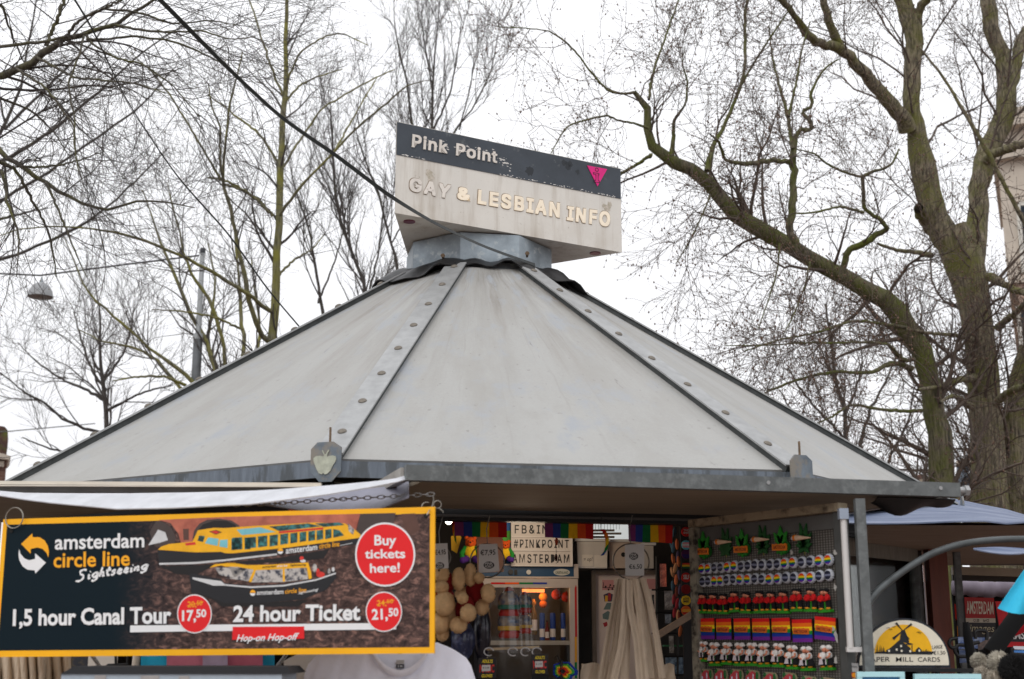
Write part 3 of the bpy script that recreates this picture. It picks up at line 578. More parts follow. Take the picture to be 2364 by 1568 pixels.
def buds(ends, parent, m, r0, r1):
    N = len(ends); o = np.array([[1, 0, 0], [-1, 0, 0], [0, 1, 0], [0, -1, 0], [0, 0, 1.6], [0, 0, -1.6]], float)
    V = ends[:, None, :] + o[None] * RG.uniform(r0, r1, (N, 1, 1)); f = np.array([[0, 2, 4], [2, 1, 4], [1, 3, 4], [3, 0, 4], [2, 0, 5], [1, 2, 5], [3, 1, 5], [0, 3, 5]])
    Q = (f[None] + (np.arange(N) * 6)[:, None, None]).reshape(-1, 3); V = V.reshape(-1, 3) - np.array(wmat(parent).translation)
    me = bpy.data.meshes.new('buds'); nf = len(Q); me.vertices.add(len(V)); me.vertices.foreach_set('co', V.astype(np.float32).ravel())
    me.loops.add(nf * 3); me.loops.foreach_set('vertex_index', Q.astype(np.int32).ravel()); me.polygons.add(nf); me.polygons.foreach_set('loop_start', np.arange(nf, dtype=np.int32) * 3)
    me.update(calc_edges=True); me.materials.append(m); ob = bpy.data.objects.new('buds', me); COL.objects.link(ob); ob.parent = parent; WM[ob.name] = wmat(parent)
def tree(name, label, Y0, limbs, levels, bk, tw, sides=10, budm=None, budr=(.004, .009), nthick=None, k=22, jit=.6, budfrac=.7, group=None, dm=1.0, ws=1.0):
    limbs = [(a, b, [(x, y, h * (ws if y < 1100 else 1)) for x, y, h in c]) for a, b, c in limbs]
    Lb = traced(limbs, Y0, k, jit); base = Lb[0, 0, :3].copy(); root = thing(name, label, 'tree', (base[0], base[1], 0), group)
    tr = Tubes(); cr_ = Tubes(); P3, R = Lb[:, :, :3], np.maximum(Lb[:, :, 3], .002)
    # knobbly girth
    g = RG.normal(0, .09, R.shape); g = (g + np.roll(g, 1, 1) * 1.2 + np.roll(g, 2, 1)) / 3; R = R * (1 + g)
    tr.add(P3, R, sides)
    lv = [(P3, R)]; ends = []
    for li, L_ in enumerate(levels):
        L_['dens'] *= (1.5, 2.2, 2.2)[li] * dm; L_['rmin'] *= .8
        src = lv[L_.pop('src', -1)]
        p, r = grow(src[0], src[1], **L_); lv.append((p, r)); cr_.add(p, r, 4 if li == 0 else 3)
        if len(p): ends.append(p[:, -1]); ends.append(p[:, p.shape[1] // 2])
    tr.build('trunk', bk, root); cr_.build('crown', tw, root)
    if budm:
        e = np.concatenate(ends); e = e[RG.random(len(e)) < budfrac]; buds(e, root, budm, *budr)
    return root
def lv(dens, l0, l1, a0=.5, a1=1.1, up=.15, k=6, wig=.18, rr=.5, **q): return dict(dens=dens, l0=l0, l1=l1, a0=a0, a1=a1, up=up, k=k, wig=wig, rr=rr, **q)
# --- big elm on the right
tree('elm_tree', 'tall forked elm with thick grey furrowed trunk at the right edge', 15.5, [
    (0, 0, [(2300, 1840, 60), (2292, 1300, 46), (2285, 1106, 41), (2277, 964, 39), (2273, 863, 39), (2261, 762, 40), (2241, 661, 43), (2216, 580, 46), (2195, 530, 40)]),
    (0, -.3, [(2200, 560, 38), (2160, 506, 32), (2140, 425, 30), (2123, 344, 28), (2109, 263, 23), (2107, 162, 21), (2109, 81, 22), (2099, 40, 23), (2080, -10, 20), (2060, -80, 18)]),
    (-.2, -.6, [(2112, 60, 14), (2125, 20, 11), (2145, -10, 10), (2170, -60, 8)]),
    (-.2, -1.2, [(2095, 300, 22), (2079, 263, 19), (2038, 215, 17), (1998, 170, 15), (1957, 130, 14), (1925, 81, 11), (1909, 32, 9), (1895, -30, 8)]),
    (-.8, -1.6, [(1945, 120, 11), (1920, 108, 12), (1893, 101, 11), (1864, 81, 10), (1840, 45, 9), (1816, 12, 8), (1790, -15, 7)]),
    (.1, .5, [(2238, 610, 36), (2250, 546, 27), (2257, 466, 24), (2265, 405, 24), (2281, 344, 25), (2305, 304, 27), (2325, 243, 24), (2322, 182, 22), (2310, 121, 20), (2289, 61, 19), (2281, 0, 20), (2275, -60, 18)]),
    (.4, .8, [(2322, 235, 14), (2340, 182, 14), (2350, 120, 13), (2370, 70, 12), (2400, 20, 10)]),
    (.2, -.6, [(2273, 385, 13), (2285, 362, 13), (2305, 350, 12), (2330, 343, 11), (2370, 330, 10), (2420, 320, 9)]),
    (.2, -.3, [(2150, 530, 15), (2135, 505, 14), (2122, 482, 13)]),
    (-1.5, -1.2, [(2123, 109, 2.2), (2180, 182, 3.5), (2240, 283, 4.5), (2293, 376, 5.5), (2330, 450, 6), (2370, 520, 6)]),
    (-.3, -1, [(2301, 762, 9), (2320, 742, 8), (2338, 729, 7), (2370, 695, 6)]),
    (-.3, -1.2, [(2150, 590, 7), (2120, 584, 6), (2079, 579, 5), (2026, 563, 3)]),
    (-.3, -1, [(2285, 640, 12), (2310, 652, 9), (2340, 668, 8), (2380, 680, 7)]),
    (-.2, -1.6, [(2255, 790, 8), (2205, 775, 5), (2150, 770, 4), (2090, 760, 3)]),
    (-.3, -1.8, [(2250, 870, 9), (2205, 880, 7), (2165, 892, 5), (2120, 900, 3)]),
    (-.3, -1.2, [(2300, 930, 10), (2330, 905, 8), (2370, 890, 7)]),
    (-.3, -1.8, [(2245, 940, 8), (2215, 920, 6), (2195, 915, 5), (2170, 930, 3)]),
    (.3, .2, [(2345, 1840, 50), (2340, 1200, 34), (2338, 1060, 32), (2336, 960, 28), (2345, 880, 20), (2370, 800, 14)]),
  ], [lv(2.3, .8, 2.4, .5, 1.1, .1, 8, .17, .15, rmin=.0065, tmin=.25, lenr=.75), lv(3.4, .35, 1.1, .4, 1.0, .1, 7, .2, .45, rmin=.0044), lv(3.6, .16, .5, .4, 1.0, .1, 4, .18, .6, rmin=.0034), ],
  BARK_A, TW_A, 14, BUD, (.004, .010), jit=.28, budfrac=.5)
# --- leaning mossy tree
tree('mossy_tree', 'leaning tree with moss green curved trunk reaching left over the roof', 14.0, [
    (.5, -.4, [(2190, 1840, 44), (2184, 1300, 36), (2176, 1086, 29), (2160, 964, 26), (2148, 883, 24), (2119, 802, 25), (2058, 701, 24), (1990, 669, 21), (1925, 628, 20), (1856, 592, 20), (1803, 559, 20), (1747, 527, 20), (1731, 517, 19), (1671, 468, 18), (1627, 411, 17), (1582, 384, 15), (1538, 362, 15), (1507, 336, 13), (1496, 296, 10.5), (1496, 252, 9.5), (1481, 221, 7), (1463, 214, 5)]),
    (-.4, -1.2, [(1468, 214, 4), (1440, 216, 3), (1410, 212, 3), (1361, 163, 2.6), (1326, 117, 2.4), (1273, 75, 2), (1220, 66, 1.5), (1150, 62, 1)]),
    (-.4, -1.3, [(1496, 296, 4), (1465, 285, 3), (1425, 277, 2.8), (1405, 268, 2.6), (1350, 278, 2.2), (1310, 293, 2), (1285, 330, 1.6), (1272, 355, 1)]),
    (-.4, -.2, [(1503, 358, 5), (1470, 380, 4), (1437, 400, 4), (1400, 430, 3)]),
    (-.4, .2, [(1498, 230, 4), (1503, 190, 3.6), (1515, 145, 3), (1535, 90, 2.6), (1545, 60, 2.4), (1560, 20, 2), (1572, -20, 2)]),
    (-.4, -.8, [(1552, 360, 6), (1555, 310, 5), (1556, 280, 4), (1580, 245, 3), (1585, 180, 2.4), (1576, 150, 1.6), (1580, 110, 1)]),
    (-.4, .3, [(1632, 395, 7), (1642, 350, 5.5), (1662, 310, 5), (1690, 250, 4.6), (1712, 190, 4.2), (1720, 150, 4), (1720, 80, 4), (1722, 20, 4), (1732, -20, 4)]),
    (-.4, -1, [(1712, 195, 3), (1750, 130, 2.6), (1790, 70, 2), (1830, 10, 1.6)]),
    (-.4, -.6, [(1838, 560, 11), (1824, 540, 9.5), (1830, 486, 9), (1832, 425, 9), (1830, 380, 9), (1830, 344, 8), (1836, 320, 6.5), (1848, 297, 6), (1871, 300, 5.5), (1872, 283, 5.5), (1852, 256, 5), (1874, 246, 5), (1872, 223, 4), (1888, 182, 3), (1909, 154, 2.4), (1940, 135, 1.6)]),
    (-.4, -1.4, [(1834, 378, 6.5), (1780, 370, 6), (1720, 378, 5.5), (1674, 368, 4), (1660, 330, 3), (1640, 310, 2)]),
    (-.5, .4, [(1830, 344, 5), (1818, 267, 4.4), (1800, 200, 3.4), (1785, 140, 2.4), (1775, 60, 1.6)]),
    (-.5, .2, [(1820, 270, 4), (1840, 180, 3), (1850, 120, 2.4), (1870, 50, 1.6)]),
    (-.2, -.9, [(1945, 640, 10), (1949, 612, 8.5), (1953, 587, 8), (1968, 572, 8), (1990, 563, 8), (2030, 538, 7.5), (2050, 532, 6), (2030, 506, 5), (1994, 478, 4.5), (1994, 445, 4.5), (1992, 409, 4.5), (2026, 393, 3.6), (2058, 380, 3), (2075, 344, 2)]),
    (-.9, -1.4, [(1994, 490, 3.6), (1940, 478, 3), (1884, 490, 2.6), (1836, 494, 1.6)]),
    (-.8, -1.4, [(1992, 409, 3.6), (1950, 398, 3), (1905, 375, 2.6), (1880, 355, 2), (1840, 345, 1.5)]),
    (.2, -1.6, [(2105, 851, 7), (2060, 838, 6), (2014, 859, 4.5), (1925, 859, 4), (1836, 879, 3.2), (1767, 908, 2.4), (1730, 935, 1.5)]),
    (.3, -1.2, [(2127, 948, 5), (2080, 949, 4), (2038, 946, 3.6), (1965, 936, 3), (1917, 964, 2.2), (1880, 980, 1.5)]),
    (.1, -1.6, [(2099, 758, 5), (2050, 750, 4), (2006, 744, 3.4), (1965, 742, 3.2), (1893, 766, 2.6), (1795, 786, 2), (1720, 810, 1.2)]),
    (.1, -1.6, [(2110, 830, 5), (2085, 830, 5), (2068, 812, 4), (2050, 796, 3.4), (2010, 790, 3), (1929, 792, 2.6), (1850, 792, 2), (1755, 798, 1.7), (1674, 798, 1)]),
    (-.3, -1.1, [(1800, 563, 2.6), (1795, 620, 2), (1775, 690, 1.6), (1750, 760, 1)]),
    (-.3, -1.1, [(1870, 605, 2.6), (1858, 660, 2), (1835, 720, 1.6), (1800, 790, 1)]),
    (-.4, -1.2, [(1640, 450, 2.6), (1620, 500, 2), (1590, 560, 1.6), (1560, 610, 1)]),
  ], [lv(3.0, .7, 2.0, .5, 1.2, .04, 8, .18, .24, rmin=.0056, tmin=.18, lenr=1.0), lv(3.6, .3, .95, .4, 1.1, .0, 7, .22, .5, rmin=.004), lv(3.6, .14, .42, .4, 1.1, .06, 4, .2, .6, rmin=.0031)],
  BARK_B, TW_A, 12, BUD, (.004, .010), k=40, jit=.35, budfrac=.5)
# --- small budding tree behind the right slope
tree('budding_tree', 'small reddish budding tree low behind the right roof slope', 19.0, [
    (0, 0, [(1955, 1830, 14), (1955, 1100, 8), (1953, 1021, 6), (1945, 944, 5), (1925, 875, 4), (1918, 780, 3), (1905, 700, 2)]),
    (0, .5, [(1956, 1080, 6), (1982, 1033, 5), (2010, 944, 3.5), (2045, 880, 2.4), (2070, 820, 1.5)]),
    (0, -.5, [(2000, 1150, 6), (2046, 1074, 4.5), (2075, 1017, 3.4), (2100, 960, 2.4), (2110, 900, 1.5)]),
    (0, -.5, [(1950, 1010, 4), (1900, 960, 3), (1850, 900, 2.4), (1820, 850, 1.5)]),
    (0, .5, [(1948, 960, 4), (1975, 900, 3), (1990, 840, 2), (1985, 780, 1.5)]),
    (0, .2, [(1940, 1100, 5), (1880, 1020, 3.5), (1835, 960, 2.5), (1800, 900, 1.5)]),
  ], [lv(4, .5, 1.6, .35, .8, .3, 7, .14, .5, rmin=.005), lv(7, .25, .8, .3, .8, .3, 6, .16, .6, rmin=.004), lv(7, .1, .35, .3, .9, .25, 4, .16, .7, rmin=.003)],
  BARK_E, TW_A, 8, BUD, (.006, .012), budfrac=.6, dm=.6)
# --- slim green-barked tree left of the sign
tree('birch_tree', 'slim straight tree with yellow green bark left of the roof sign', 15.0, [
    (0, 0, [(626, 1840, 18), (626, 900, 13), (628, 800, 11), (636, 700, 10), (640, 640, 9.5), (641, 560, 9), (645, 440, 8), (648, 380, 7.5), (655, 270, 6.5), (660, 170, 5.5), (660, 80, 5), (662, 0, 4.6), (664, -80, 4)]),
    (0, -1.2, [(624, 790, 8), (605, 768, 6), (599, 762, 6), (585, 720, 5.5), (575, 681, 5.5), (555, 600, 5), (542, 539, 4.5), (530, 478, 4.2), (515, 423, 4), (521, 331, 3), (530, 239, 2.5), (545, 184, 2), (560, 120, 1.5)]),
    (-.8, -1.6, [(517, 428, 3.4), (508, 370, 3), (508, 294, 2.4), (493, 258, 2), (480, 190, 1.4)]),
    (-.8, -1.6, [(515, 420, 3), (460, 331, 2.6), (405, 239, 2.2), (350, 166, 1.8), (300, 120, 1.2)]),
    (-.8, -.4, [(519, 425, 3), (570, 445, 3), (630, 498, 3)]),
    (0, -.8, [(645, 500, 4), (665, 470, 3.6), (696, 428, 3.4), (762, 362, 3), (828, 291, 2.6), (894, 238, 2.2), (939, 199, 1.7), (990, 185, 1)]),
    (-.3, .6, [(773, 349, 2.6), (800, 300, 2.2), (840, 230, 1.8), (870, 180, 1.2)]),
    (0, .8, [(647, 400, 3.4), (680, 340, 3), (700, 314, 2.6), (740, 256, 2.2), (806, 212, 2), (872, 177, 1.6), (910, 160, 1)]),
    (0, -.7, [(656, 210, 3.4), (669, 172, 2.8), (696, 119, 2.4), (753, 84, 2), (790, 78, 1.8), (819, 90, 1.4), (850, 105, 1)]),
    (0, .8, [(655, 240, 3), (690, 200, 2.4), (740, 175, 2), (790, 160, 1.4)]),
    (0, -.6, [(630, 500, 4), (598, 464, 3.4), (541, 428, 3), (519, 417, 2.6), (480, 410, 2)]),
    (0, .4, [(660, 235, 3.6), (638, 186, 3), (607, 97, 2.6), (576, 0, 2), (560, -40, 2)]),
    (0, .7, [(644, 380, 3.6), (598, 309, 3), (545, 269, 2.6), (519, 247, 2.2), (480, 220, 1.6)]),
    (0, -2.2, [(632, 722, 5.5), (600, 705, 5), (575, 681, 4.6), (506, 636, 4.2), (421, 592, 3.6), (304, 547, 3), (202, 527, 2.2), (121, 523, 1.8), (40, 531, 1.4), (0, 545, 1)]),
    (-.6, -1.4, [(560, 760, 3), (500, 735, 2.6), (430, 720, 2), (350, 715, 1.2)]),
    (0, .5, [(640, 640, 3.4), (680, 600, 2.6), (720, 575, 2), (750, 540, 1.3)]),
  ], [lv(2.6, .5, 1.4, .5, 1.0, .12, 7, .16, .4, rmin=.0045, tmin=.2, lenr=.8), lv(5, .25, .8, .4, 1.0, .12, 6, .18, .55, rmin=.003), lv(5, .1, .35, .4, 1.0, .12, 4, .18, .65, rmin=.0023)],
  BARK_D, TW_L, 10, BUD_Y, (.003, .006), k=30, budfrac=.25, dm=.62)
UPT = lambda m=1.0: [lv(4.8 * m, .7, 2.1, .3, .75, .3, 8, .12, .5, rmin=.0055, tmin=.2), lv(6 * m, .25, .8, .3, .8, .3, 6, .16, .6, rmin=.0042), lv(3.5 * m, .12, .45, .4, 1.0, .2, 4, .16, .7, rmin=.0032)]
tree('upright_tree', 'dark upright bare tree standing directly behind the roof sign', 20.0, [
    (0, 0, [(1000, 1800, 18), (1000, 700, 9), (1000, 480, 6), (998, 283, 5), (998, 199, 4), (1005, 110, 3), (1012, 40, 2), (1018, -20, 1.4)]),
    (0, .5, [(998, 560, 6), (965, 400, 5), (950, 274, 4.4), (939, 190, 3.6), (921, 115, 2.6), (910, 44, 1.8), (909, -10, 1)]),
    (0, -.5, [(1000, 300, 4), (1022, 255, 3.4), (1040, 212, 3), (1050, 160, 2.4), (1058, 110, 1.6), (1066, 40, 1)]),
    (0, .5, [(1005, 480, 5), (1040, 350, 4), (1049, 305, 3.6), (1075, 270, 3.2), (1093, 247, 3), (1115, 205, 2.6), (1129, 177, 2.2), (1142, 124, 1.6), (1151, 66, 1), (1153, 20, .8)]),
    (0, .5, [(998, 200, 3), (985, 130, 2.4), (975, 60, 1.4)]),
    (0, -.6, [(1060, 300, 3), (1085, 200, 2), (1095, 130, 1.2)]),
  ], UPT(1.0), BARK_E, TW_E, 8, k=22, dm=.6, ws=.72)
tree('upright_tree', 'dark bare tree with three leaning stems between the slim tree and the sign', 19.0, [
    (0, 0, [(850, 1800, 14), (850, 760, 8), (841, 663, 6), (806, 574, 5.4), (780, 477, 5), (771, 398, 4.2), (766, 309, 3), (762, 250, 1.6)]),
    (0, .6, [(760, 820, 7), (735, 663, 5), (718, 552, 4), (696, 477, 3.4), (682, 440, 2.4), (670, 380, 1.4)]),
    (0, -.6, [(930, 720, 6), (917, 610, 5.2), (894, 530, 4.4), (868, 433, 4), (842, 367, 3), (826, 318, 2), (815, 270, 1)]),
    (0, .5, [(850, 690, 4), (870, 600, 3.2), (885, 480, 2.4), (890, 400, 1.4)]),
    (0, .5, [(735, 700, 4), (770, 610, 3), (790, 540, 2.2), (800, 480, 1.3)]),
    (0, .3, [(905, 560, 3), (935, 500, 2.2), (930, 430, 1.2)]),
  ], UPT(1.1), BARK_E, TW_E, 8, k=22, dm=.6, ws=.7)
tree('round_tree', 'low spreading dark bare tree at far left behind the roof', 21.0, [
    (0, 0, [(248, 1800, 14), (247, 1060, 6.5), (247, 989, 5.5), (243, 903, 5), (231, 843, 4), (231, 762, 3), (228, 701, 2)]),
    (0, -.6, [(246, 1000, 4), (200, 990, 3.6), (142, 964, 3.2), (100, 930, 2.6), (61, 908, 2), (0, 860, 1.2)]),
    (0, .7, [(243, 925, 4), (200, 900, 3.4), (150, 880, 2.6), (80, 830, 1.8), (40, 790, 1)]),
    (0, .6, [(243, 900, 4), (215, 860, 3), (190, 790, 2.4), (170, 720, 1.4)]),
    (0, .6, [(240, 880, 4), (275, 830, 3), (300, 770, 2.4), (310, 710, 1.4)]),
    (0, -.6, [(246, 950, 3.6), (300, 920, 2.8), (350, 900, 2.2), (400, 890, 1.3)]),
    (0, -.6, [(247, 1060, 3.4), (190, 1050, 2.8), (130, 1040, 2.2), (50, 1010, 1.3)]),
  ], [lv(4.5, .6, 1.7, .4, .9, .18, 8, .14, .5, rmin=.006), lv(6, .3, .9, .35, .9, .18, 6, .16, .6, rmin=.0048), lv(6, .14, .45, .3, .9, .15, 4, .16, .7, rmin=.0036)],
  BARK_E, TW_E, 8, k=22, dm=.55)
tree('multistem_tree', 'many stemmed dark bare tree around the white lamp mast', 18.0, [
    (0, 0, [(520, 1800, 16), (515, 940, 8), (502, 859, 5.5), (470, 780, 5), (437, 713, 4.6), (405, 640, 4), (376, 572, 3), (350, 500, 2), (330, 440, 1.2)]),
    (0, -.6, [(515, 930, 6), (441, 875, 5), (400, 840, 4.6), (364, 818, 4), (299, 762, 3.4), (243, 713, 2.8), (202, 673, 2.4), (170, 600, 1.8), (140, 530, 1)]),
    (0, .6, [(515, 960, 5), (425, 905, 4), (356, 827, 3.4), (300, 800, 2.8), (240, 790, 2), (180, 760, 1.2)]),
    (0, .6, [(520, 920, 6), (563, 818, 5), (555, 721, 4.4), (552, 660, 3.4), (545, 580, 2.4), (540, 500, 1.3)]),
    (0, -.6, [(520, 900, 6), (520, 830, 5), (500, 740, 4.4), (470, 670, 4), (445, 640, 3.4), (420, 560, 2.6), (400, 480, 1.6), (385, 420, 1)]),
    (0, .8, [(530, 930, 5), (580, 850, 4.4), (600, 760, 3.4), (590, 680, 2.4), (580, 600, 1.4)]),
    (0, .8, [(510, 880, 5), (480, 800, 4), (490, 720, 3.2), (495, 640, 2.4), (480, 560, 1.4)]),
    (0, -.5, [(430, 890, 4), (380, 870, 3.2), (320, 870, 2.4), (260, 880, 1.4)]),
  ], [lv(4, .6, 1.7, .4, .9, .2, 8, .14, .5, rmin=.005), lv(6, .3, .9, .35, .9, .18, 6, .16, .6, rmin=.0042), lv(6, .12, .4, .3, .9, .15, 4, .16, .7, rmin=.0032)],
  BARK_D, TW_E, 9, BUD_Y, (.003, .007), k=22, budfrac=.2, dm=.5)
# --- near limbs entering from the left, on a tree whose trunk stands outside the view
tree('overhanging_tree', 'near tree outside the left edge whose long limbs hang across the upper left sky', 10.5, [
    (0, 0, [(-420, 1900, 70), (-420, 1200, 52), (-400, 700, 46), (-380, 420, 40), (-360, 200, 30), (-340, 0, 22)]),
    (0, -.9, [(-385, 480, 26), (-300, 380, 18), (-180, 270, 13), (-80, 205, 11), (0, 177, 9.5), (55, 151, 9), (107, 114, 8), (147, 90, 7.2), (206, 74, 6.2), (265, 56, 5.2), (313, 24, 4), (361, 0, 3.4), (420, -30, 3)]),
    (-.8, -.8, [(108, 106, 5.2), (118, 75, 4.8), (132, 44, 4.6), (145, 10, 4.4), (152, -30, 4)]),
    (0, -1.2, [(-300, 160, 10), (-150, 125, 7), (-40, 108, 4.8), (0, 108, 4.4), (55, 101, 4), (110, 95, 3.6), (150, 86, 3), (206, 76, 2.6)]),
    (-.9, -1.4, [(150, 85, 4), (184, 48, 3.4), (250, 15, 3), (300, -10, 2.4)]),
    (-1, -1.6, [(265, 58, 3.4), (331, 70, 3), (386, 75, 2.6), (464, 72, 2.2), (530, 90, 1.6), (590, 85, 1)]),
    (-1, -1.2, [(195, 78, 3.4), (202, 88, 3.2), (313, 85, 2.8), (405, 98, 2.6), (460, 120, 2.2), (515, 150, 1.8), (570, 200, 1.2)]),
    (-.8, -1.7, [(85, 132, 3.6), (147, 166, 3), (180, 180, 2.8), (236, 186, 2.4), (313, 193, 1.9), (380, 215, 1.2)]),
    (-.7, -1.2, [(38, 160, 3.4), (60, 172, 3), (103, 202, 2.8), (144, 254, 2.4), (169, 290, 2), (175, 350, 1.6), (190, 420, 1)]),
    (-.9, -1.5, [(194, 82, 2.8), (185, 120, 2.6), (160, 190, 2.4), (163, 230, 2.2), (172, 270, 2), (171, 331, 1.6), (184, 405, 1)]),
    (-1, -.6, [(240, 20, 3), (320, 30, 2.6), (400, 55, 2.2), (480, 48, 1.8), (560, 60, 1)]),
    (-.9, -1.2, [(200, 90, 3), (260, 130, 2.6), (330, 150, 2.2), (400, 200, 1.8), (460, 270, 1.2)]),
    (0, -.8, [(-390, 560, 26), (-250, 430, 14), (-120, 365, 9), (-40, 345, 7.6), (0, 348, 7), (22, 370, 6.4), (55, 388, 5.8), (103, 420, 5), (158, 453, 4.4), (221, 482, 3.6), (258, 482, 3.2), (320, 465, 2.6), (386, 467, 2), (450, 480, 1.2)]),
    (-.8, -.2, [(0, 375, 5), (37, 394, 4.4), (63, 442, 3.8), (88, 486, 3.2), (110, 534, 2.6), (121, 577, 2.2), (130, 640, 1.4)]),
    (-.8, -1.3, [(-30, 380, 5), (5, 400, 4.2), (15, 460, 3.6), (29, 497, 3), (44, 552, 2.4), (42, 590, 1.8), (38, 640, 1.2)]),
    (-.6, -1, [(105, 421, 3.6), (125, 460, 3), (140, 500, 2.6), (155, 534, 2.2), (173, 580, 1.8), (200, 640, 1)]),
    (-.6, 0, [(40, 385, 3.4), (103, 385, 2.8), (165, 375, 2.2), (240, 350, 1.4)]),
    (-.4, .6, [(-200, 430, 8), (-80, 260, 5), (0, 230, 3.4), (60, 250, 2.6), (120, 300, 1.8), (160, 360, 1)]),
    (-.4, .8, [(-200, 300, 8), (-80, 40, 5), (0, 10, 3.4), (20, 60, 2.8), (40, 110, 2.2), (70, 170, 1.2)]),
  ], [lv(4.2, .7, 2.0, .4, 1.0, -.02, 9, .14, .4, rmin=.0042, tmin=.3, lenr=1.6), lv(6, .25, .8, .4, 1.0, -.04, 7, .2, .55, rmin=.0024), lv(4, .12, .42, .4, 1.0, 0, 4, .2, .65, rmin=.0017)],
  BARK_O, TW_L, 10, BUD_Y, (.002, .005), k=30, budfrac=.12, dm=.7)
tree('overhanging_tree', 'bare pale tree further back behind the near limbs at upper left', 17.0, [
    (0, 0, [(-190, 1830, 26), (-180, 900, 14), (-150, 640, 10), (-110, 520, 8), (-50, 400, 6), (10, 290, 4.5), (50, 190, 3.4), (70, 80, 2.4), (90, -40, 1.6)]),
    (0, .8, [(-110, 520, 5), (60, 430, 4), (220, 320, 3.2), (320, 250, 2.4), (400, 160, 1.6)]),
    (0, -.8, [(-50, 400, 5), (110, 310, 4), (240, 200, 3), (330, 120, 2), (420, 60, 1.4)]),
    (0, .6, [(-150, 640, 5), (60, 580, 4), (220, 500, 3), (310, 420, 2), (390, 340, 1.2)]),
    (0, .6, [(10, 300, 4), (120, 190, 3), (220, 90, 2.2), (270, 20, 1.4)]),
    (0, -.6, [(10, 280, 3), (-10, 180, 2.4), (-30, 120, 2)]),
    (0, -.6, [(-120, 540, 4), (20, 500, 3), (110, 480, 1.6)]),
  ], [lv(4.2, .7, 1.9, .4, 1.0, .05, 8, .16, .5, rmin=.0042), lv(5, .3, 1.0, .35, .9, .0, 6, .18, .6, rmin=.0032), lv(5, .14, .5, .3, .9, 0, 4, .18, .7, rmin=.0024)],
  BARK_E, mat('pale twigs', (.085, .075, .073), .85, var=.3, scale=4), 8, k=22, dm=.2)
# ================================================================ kiosk body and awnings
R_W = 2.52
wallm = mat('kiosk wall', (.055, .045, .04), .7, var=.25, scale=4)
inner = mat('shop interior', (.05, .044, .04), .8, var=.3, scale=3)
brick_red = mat('red brown post', (.15, .035, .016), .45, var=.2, scale=4, stretch=(6, 6, .5))
def wv_(k, z, r=R_W):      # the right front corner stands a little further out
    return Vector((2.30, 7.62, z)) if k % 8 == 2 and r == R_W else ov(k, r, z)
for k in (2, 3, 4, 5, 6):
    m = MB(); a, b = wv_(k, 0), wv_(k + 1, 0); up = Vector((0, 0, 2.34))
    d = (b - a).normalized(); n = Vector((d.y, -d.x, 0)) * .06
    m.box8([a, b, b - n, a - n, a + up, b + up, b - n + up, a - n + up]); m.build('wall', [wallm], kiosk)
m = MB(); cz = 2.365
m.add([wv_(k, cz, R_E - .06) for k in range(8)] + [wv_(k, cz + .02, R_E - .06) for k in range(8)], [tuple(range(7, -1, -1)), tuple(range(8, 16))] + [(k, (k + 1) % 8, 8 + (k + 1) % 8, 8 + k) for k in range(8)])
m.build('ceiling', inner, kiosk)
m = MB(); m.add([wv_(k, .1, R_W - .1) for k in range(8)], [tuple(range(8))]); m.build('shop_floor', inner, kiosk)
for k in (7, 0, 1):     # lintels over the openings
    a, b = wv_(k, 2.275), wv_(k + 1, 2.275); d = (b - a).normalized()
    m = MB(); m.bar(a + d * .04, b - d * .04, .07, .165); li = m.build('lintel', DARK, kiosk)
    n = Vector((d.y, -d.x, 0)) * .038
    m = MB(); m.bar(a + d * .05 + n - Vector((0, 0, .062)), b - d * .05 + n - Vector((0, 0, .062)), .012, .011); m.build('groove_rail', mat('dull grey rail', (.10, .10, .10), .5, .3), li)
for k in (0, 1, 7):
    m = MB(); m.bar(wv_(k, .0), wv_(k, 2.34), .11, .11, up=(1, 0, 0)); m.build('corner_post', brick_red if k == 2 else DARK, kiosk)
for k in (7, 0, 1):
    m = MB(); a, b = wv_(k, .0), wv_(k + 1, 0); d = (b - a).normalized(); n = Vector((d.y, -d.x, 0))
    m.box8([a + d * .06, b - d * .06, b - d * .06 - n * .06, a + d * .06 - n * .06] + [q + Vector((0, 0, .95)) for q in (a + d * .06, b - d * .06, b - d * .06 - n * .06, a + d * .06 - n * .06)]); m.build('counter', wallm, kiosk)
# front hatch swung up as an awning
BL_, BR_ = Vector((-.373, 4.67, 2.236)), Vector((1.728, 5.21, 2.236))
HL, HR = Vector((-.66, 5.83, 2.25)), Vector((1.44, 6.37, 2.25))
bd = (BR_ - BL_).normalized()
plym = mat('awning underside', (.25, .215, .16), .75, var=.16, scale=2.5, stretch=(.6, 5, 1))
m = MB(); f0, f1, g0, g1 = BL_ + bd * .06 + Vector((0, .02, -.012)), BR_ - bd * .06 + Vector((0, .02, -.012)), HL, HR
m.sheet([[f0.lerp(g0, i / 6).lerp(f1.lerp(g1, i / 6), j / 10) for j in range(11)] for i in range(7)], .014)
flap = m.build('awning_flap', plym, kiosk)
m = MB(); m.bar(BL_, BR_, .045, .054); m.build('edge_beam', GALV_D, flap)
m = MB(); m.bar(BL_ + Vector((-.004, .03, 0)), HL + Vector((-.03, 0, 0)), .03, .045); m.build('side_rail', mat('dull aluminium', (.36, .34, .31), .5, .3, var=.15, scale=9), flap)
m = MB(); m.bar(BR_ + Vector((-.02, .03, 0)), HR + Vector((-.02, 0, 0)), .03, .045); m.build('side_rail', mat('dull aluminium', (.36, .34, .31), .5, .3), flap)
for x in (1727, 2147):
    q = P(x, 1112 if x < 2000 else 1133, 5); t_ = (q.x - 0) ; 
    s = (x - 935) / 1275 * 1.06 - .03; c = BL_.lerp(BR_, min(.96, s * (1.0 if x < 2000 else 1.0)))
    fr_ = Frame(c + Vector((bd.y, -bd.x, 0)) * .0226, bd, (0, 0, 1)); m = MB(); m.disc(fr_, (0, .004), .0075, 0, .003); m.build('screw', STRIPM, flap)
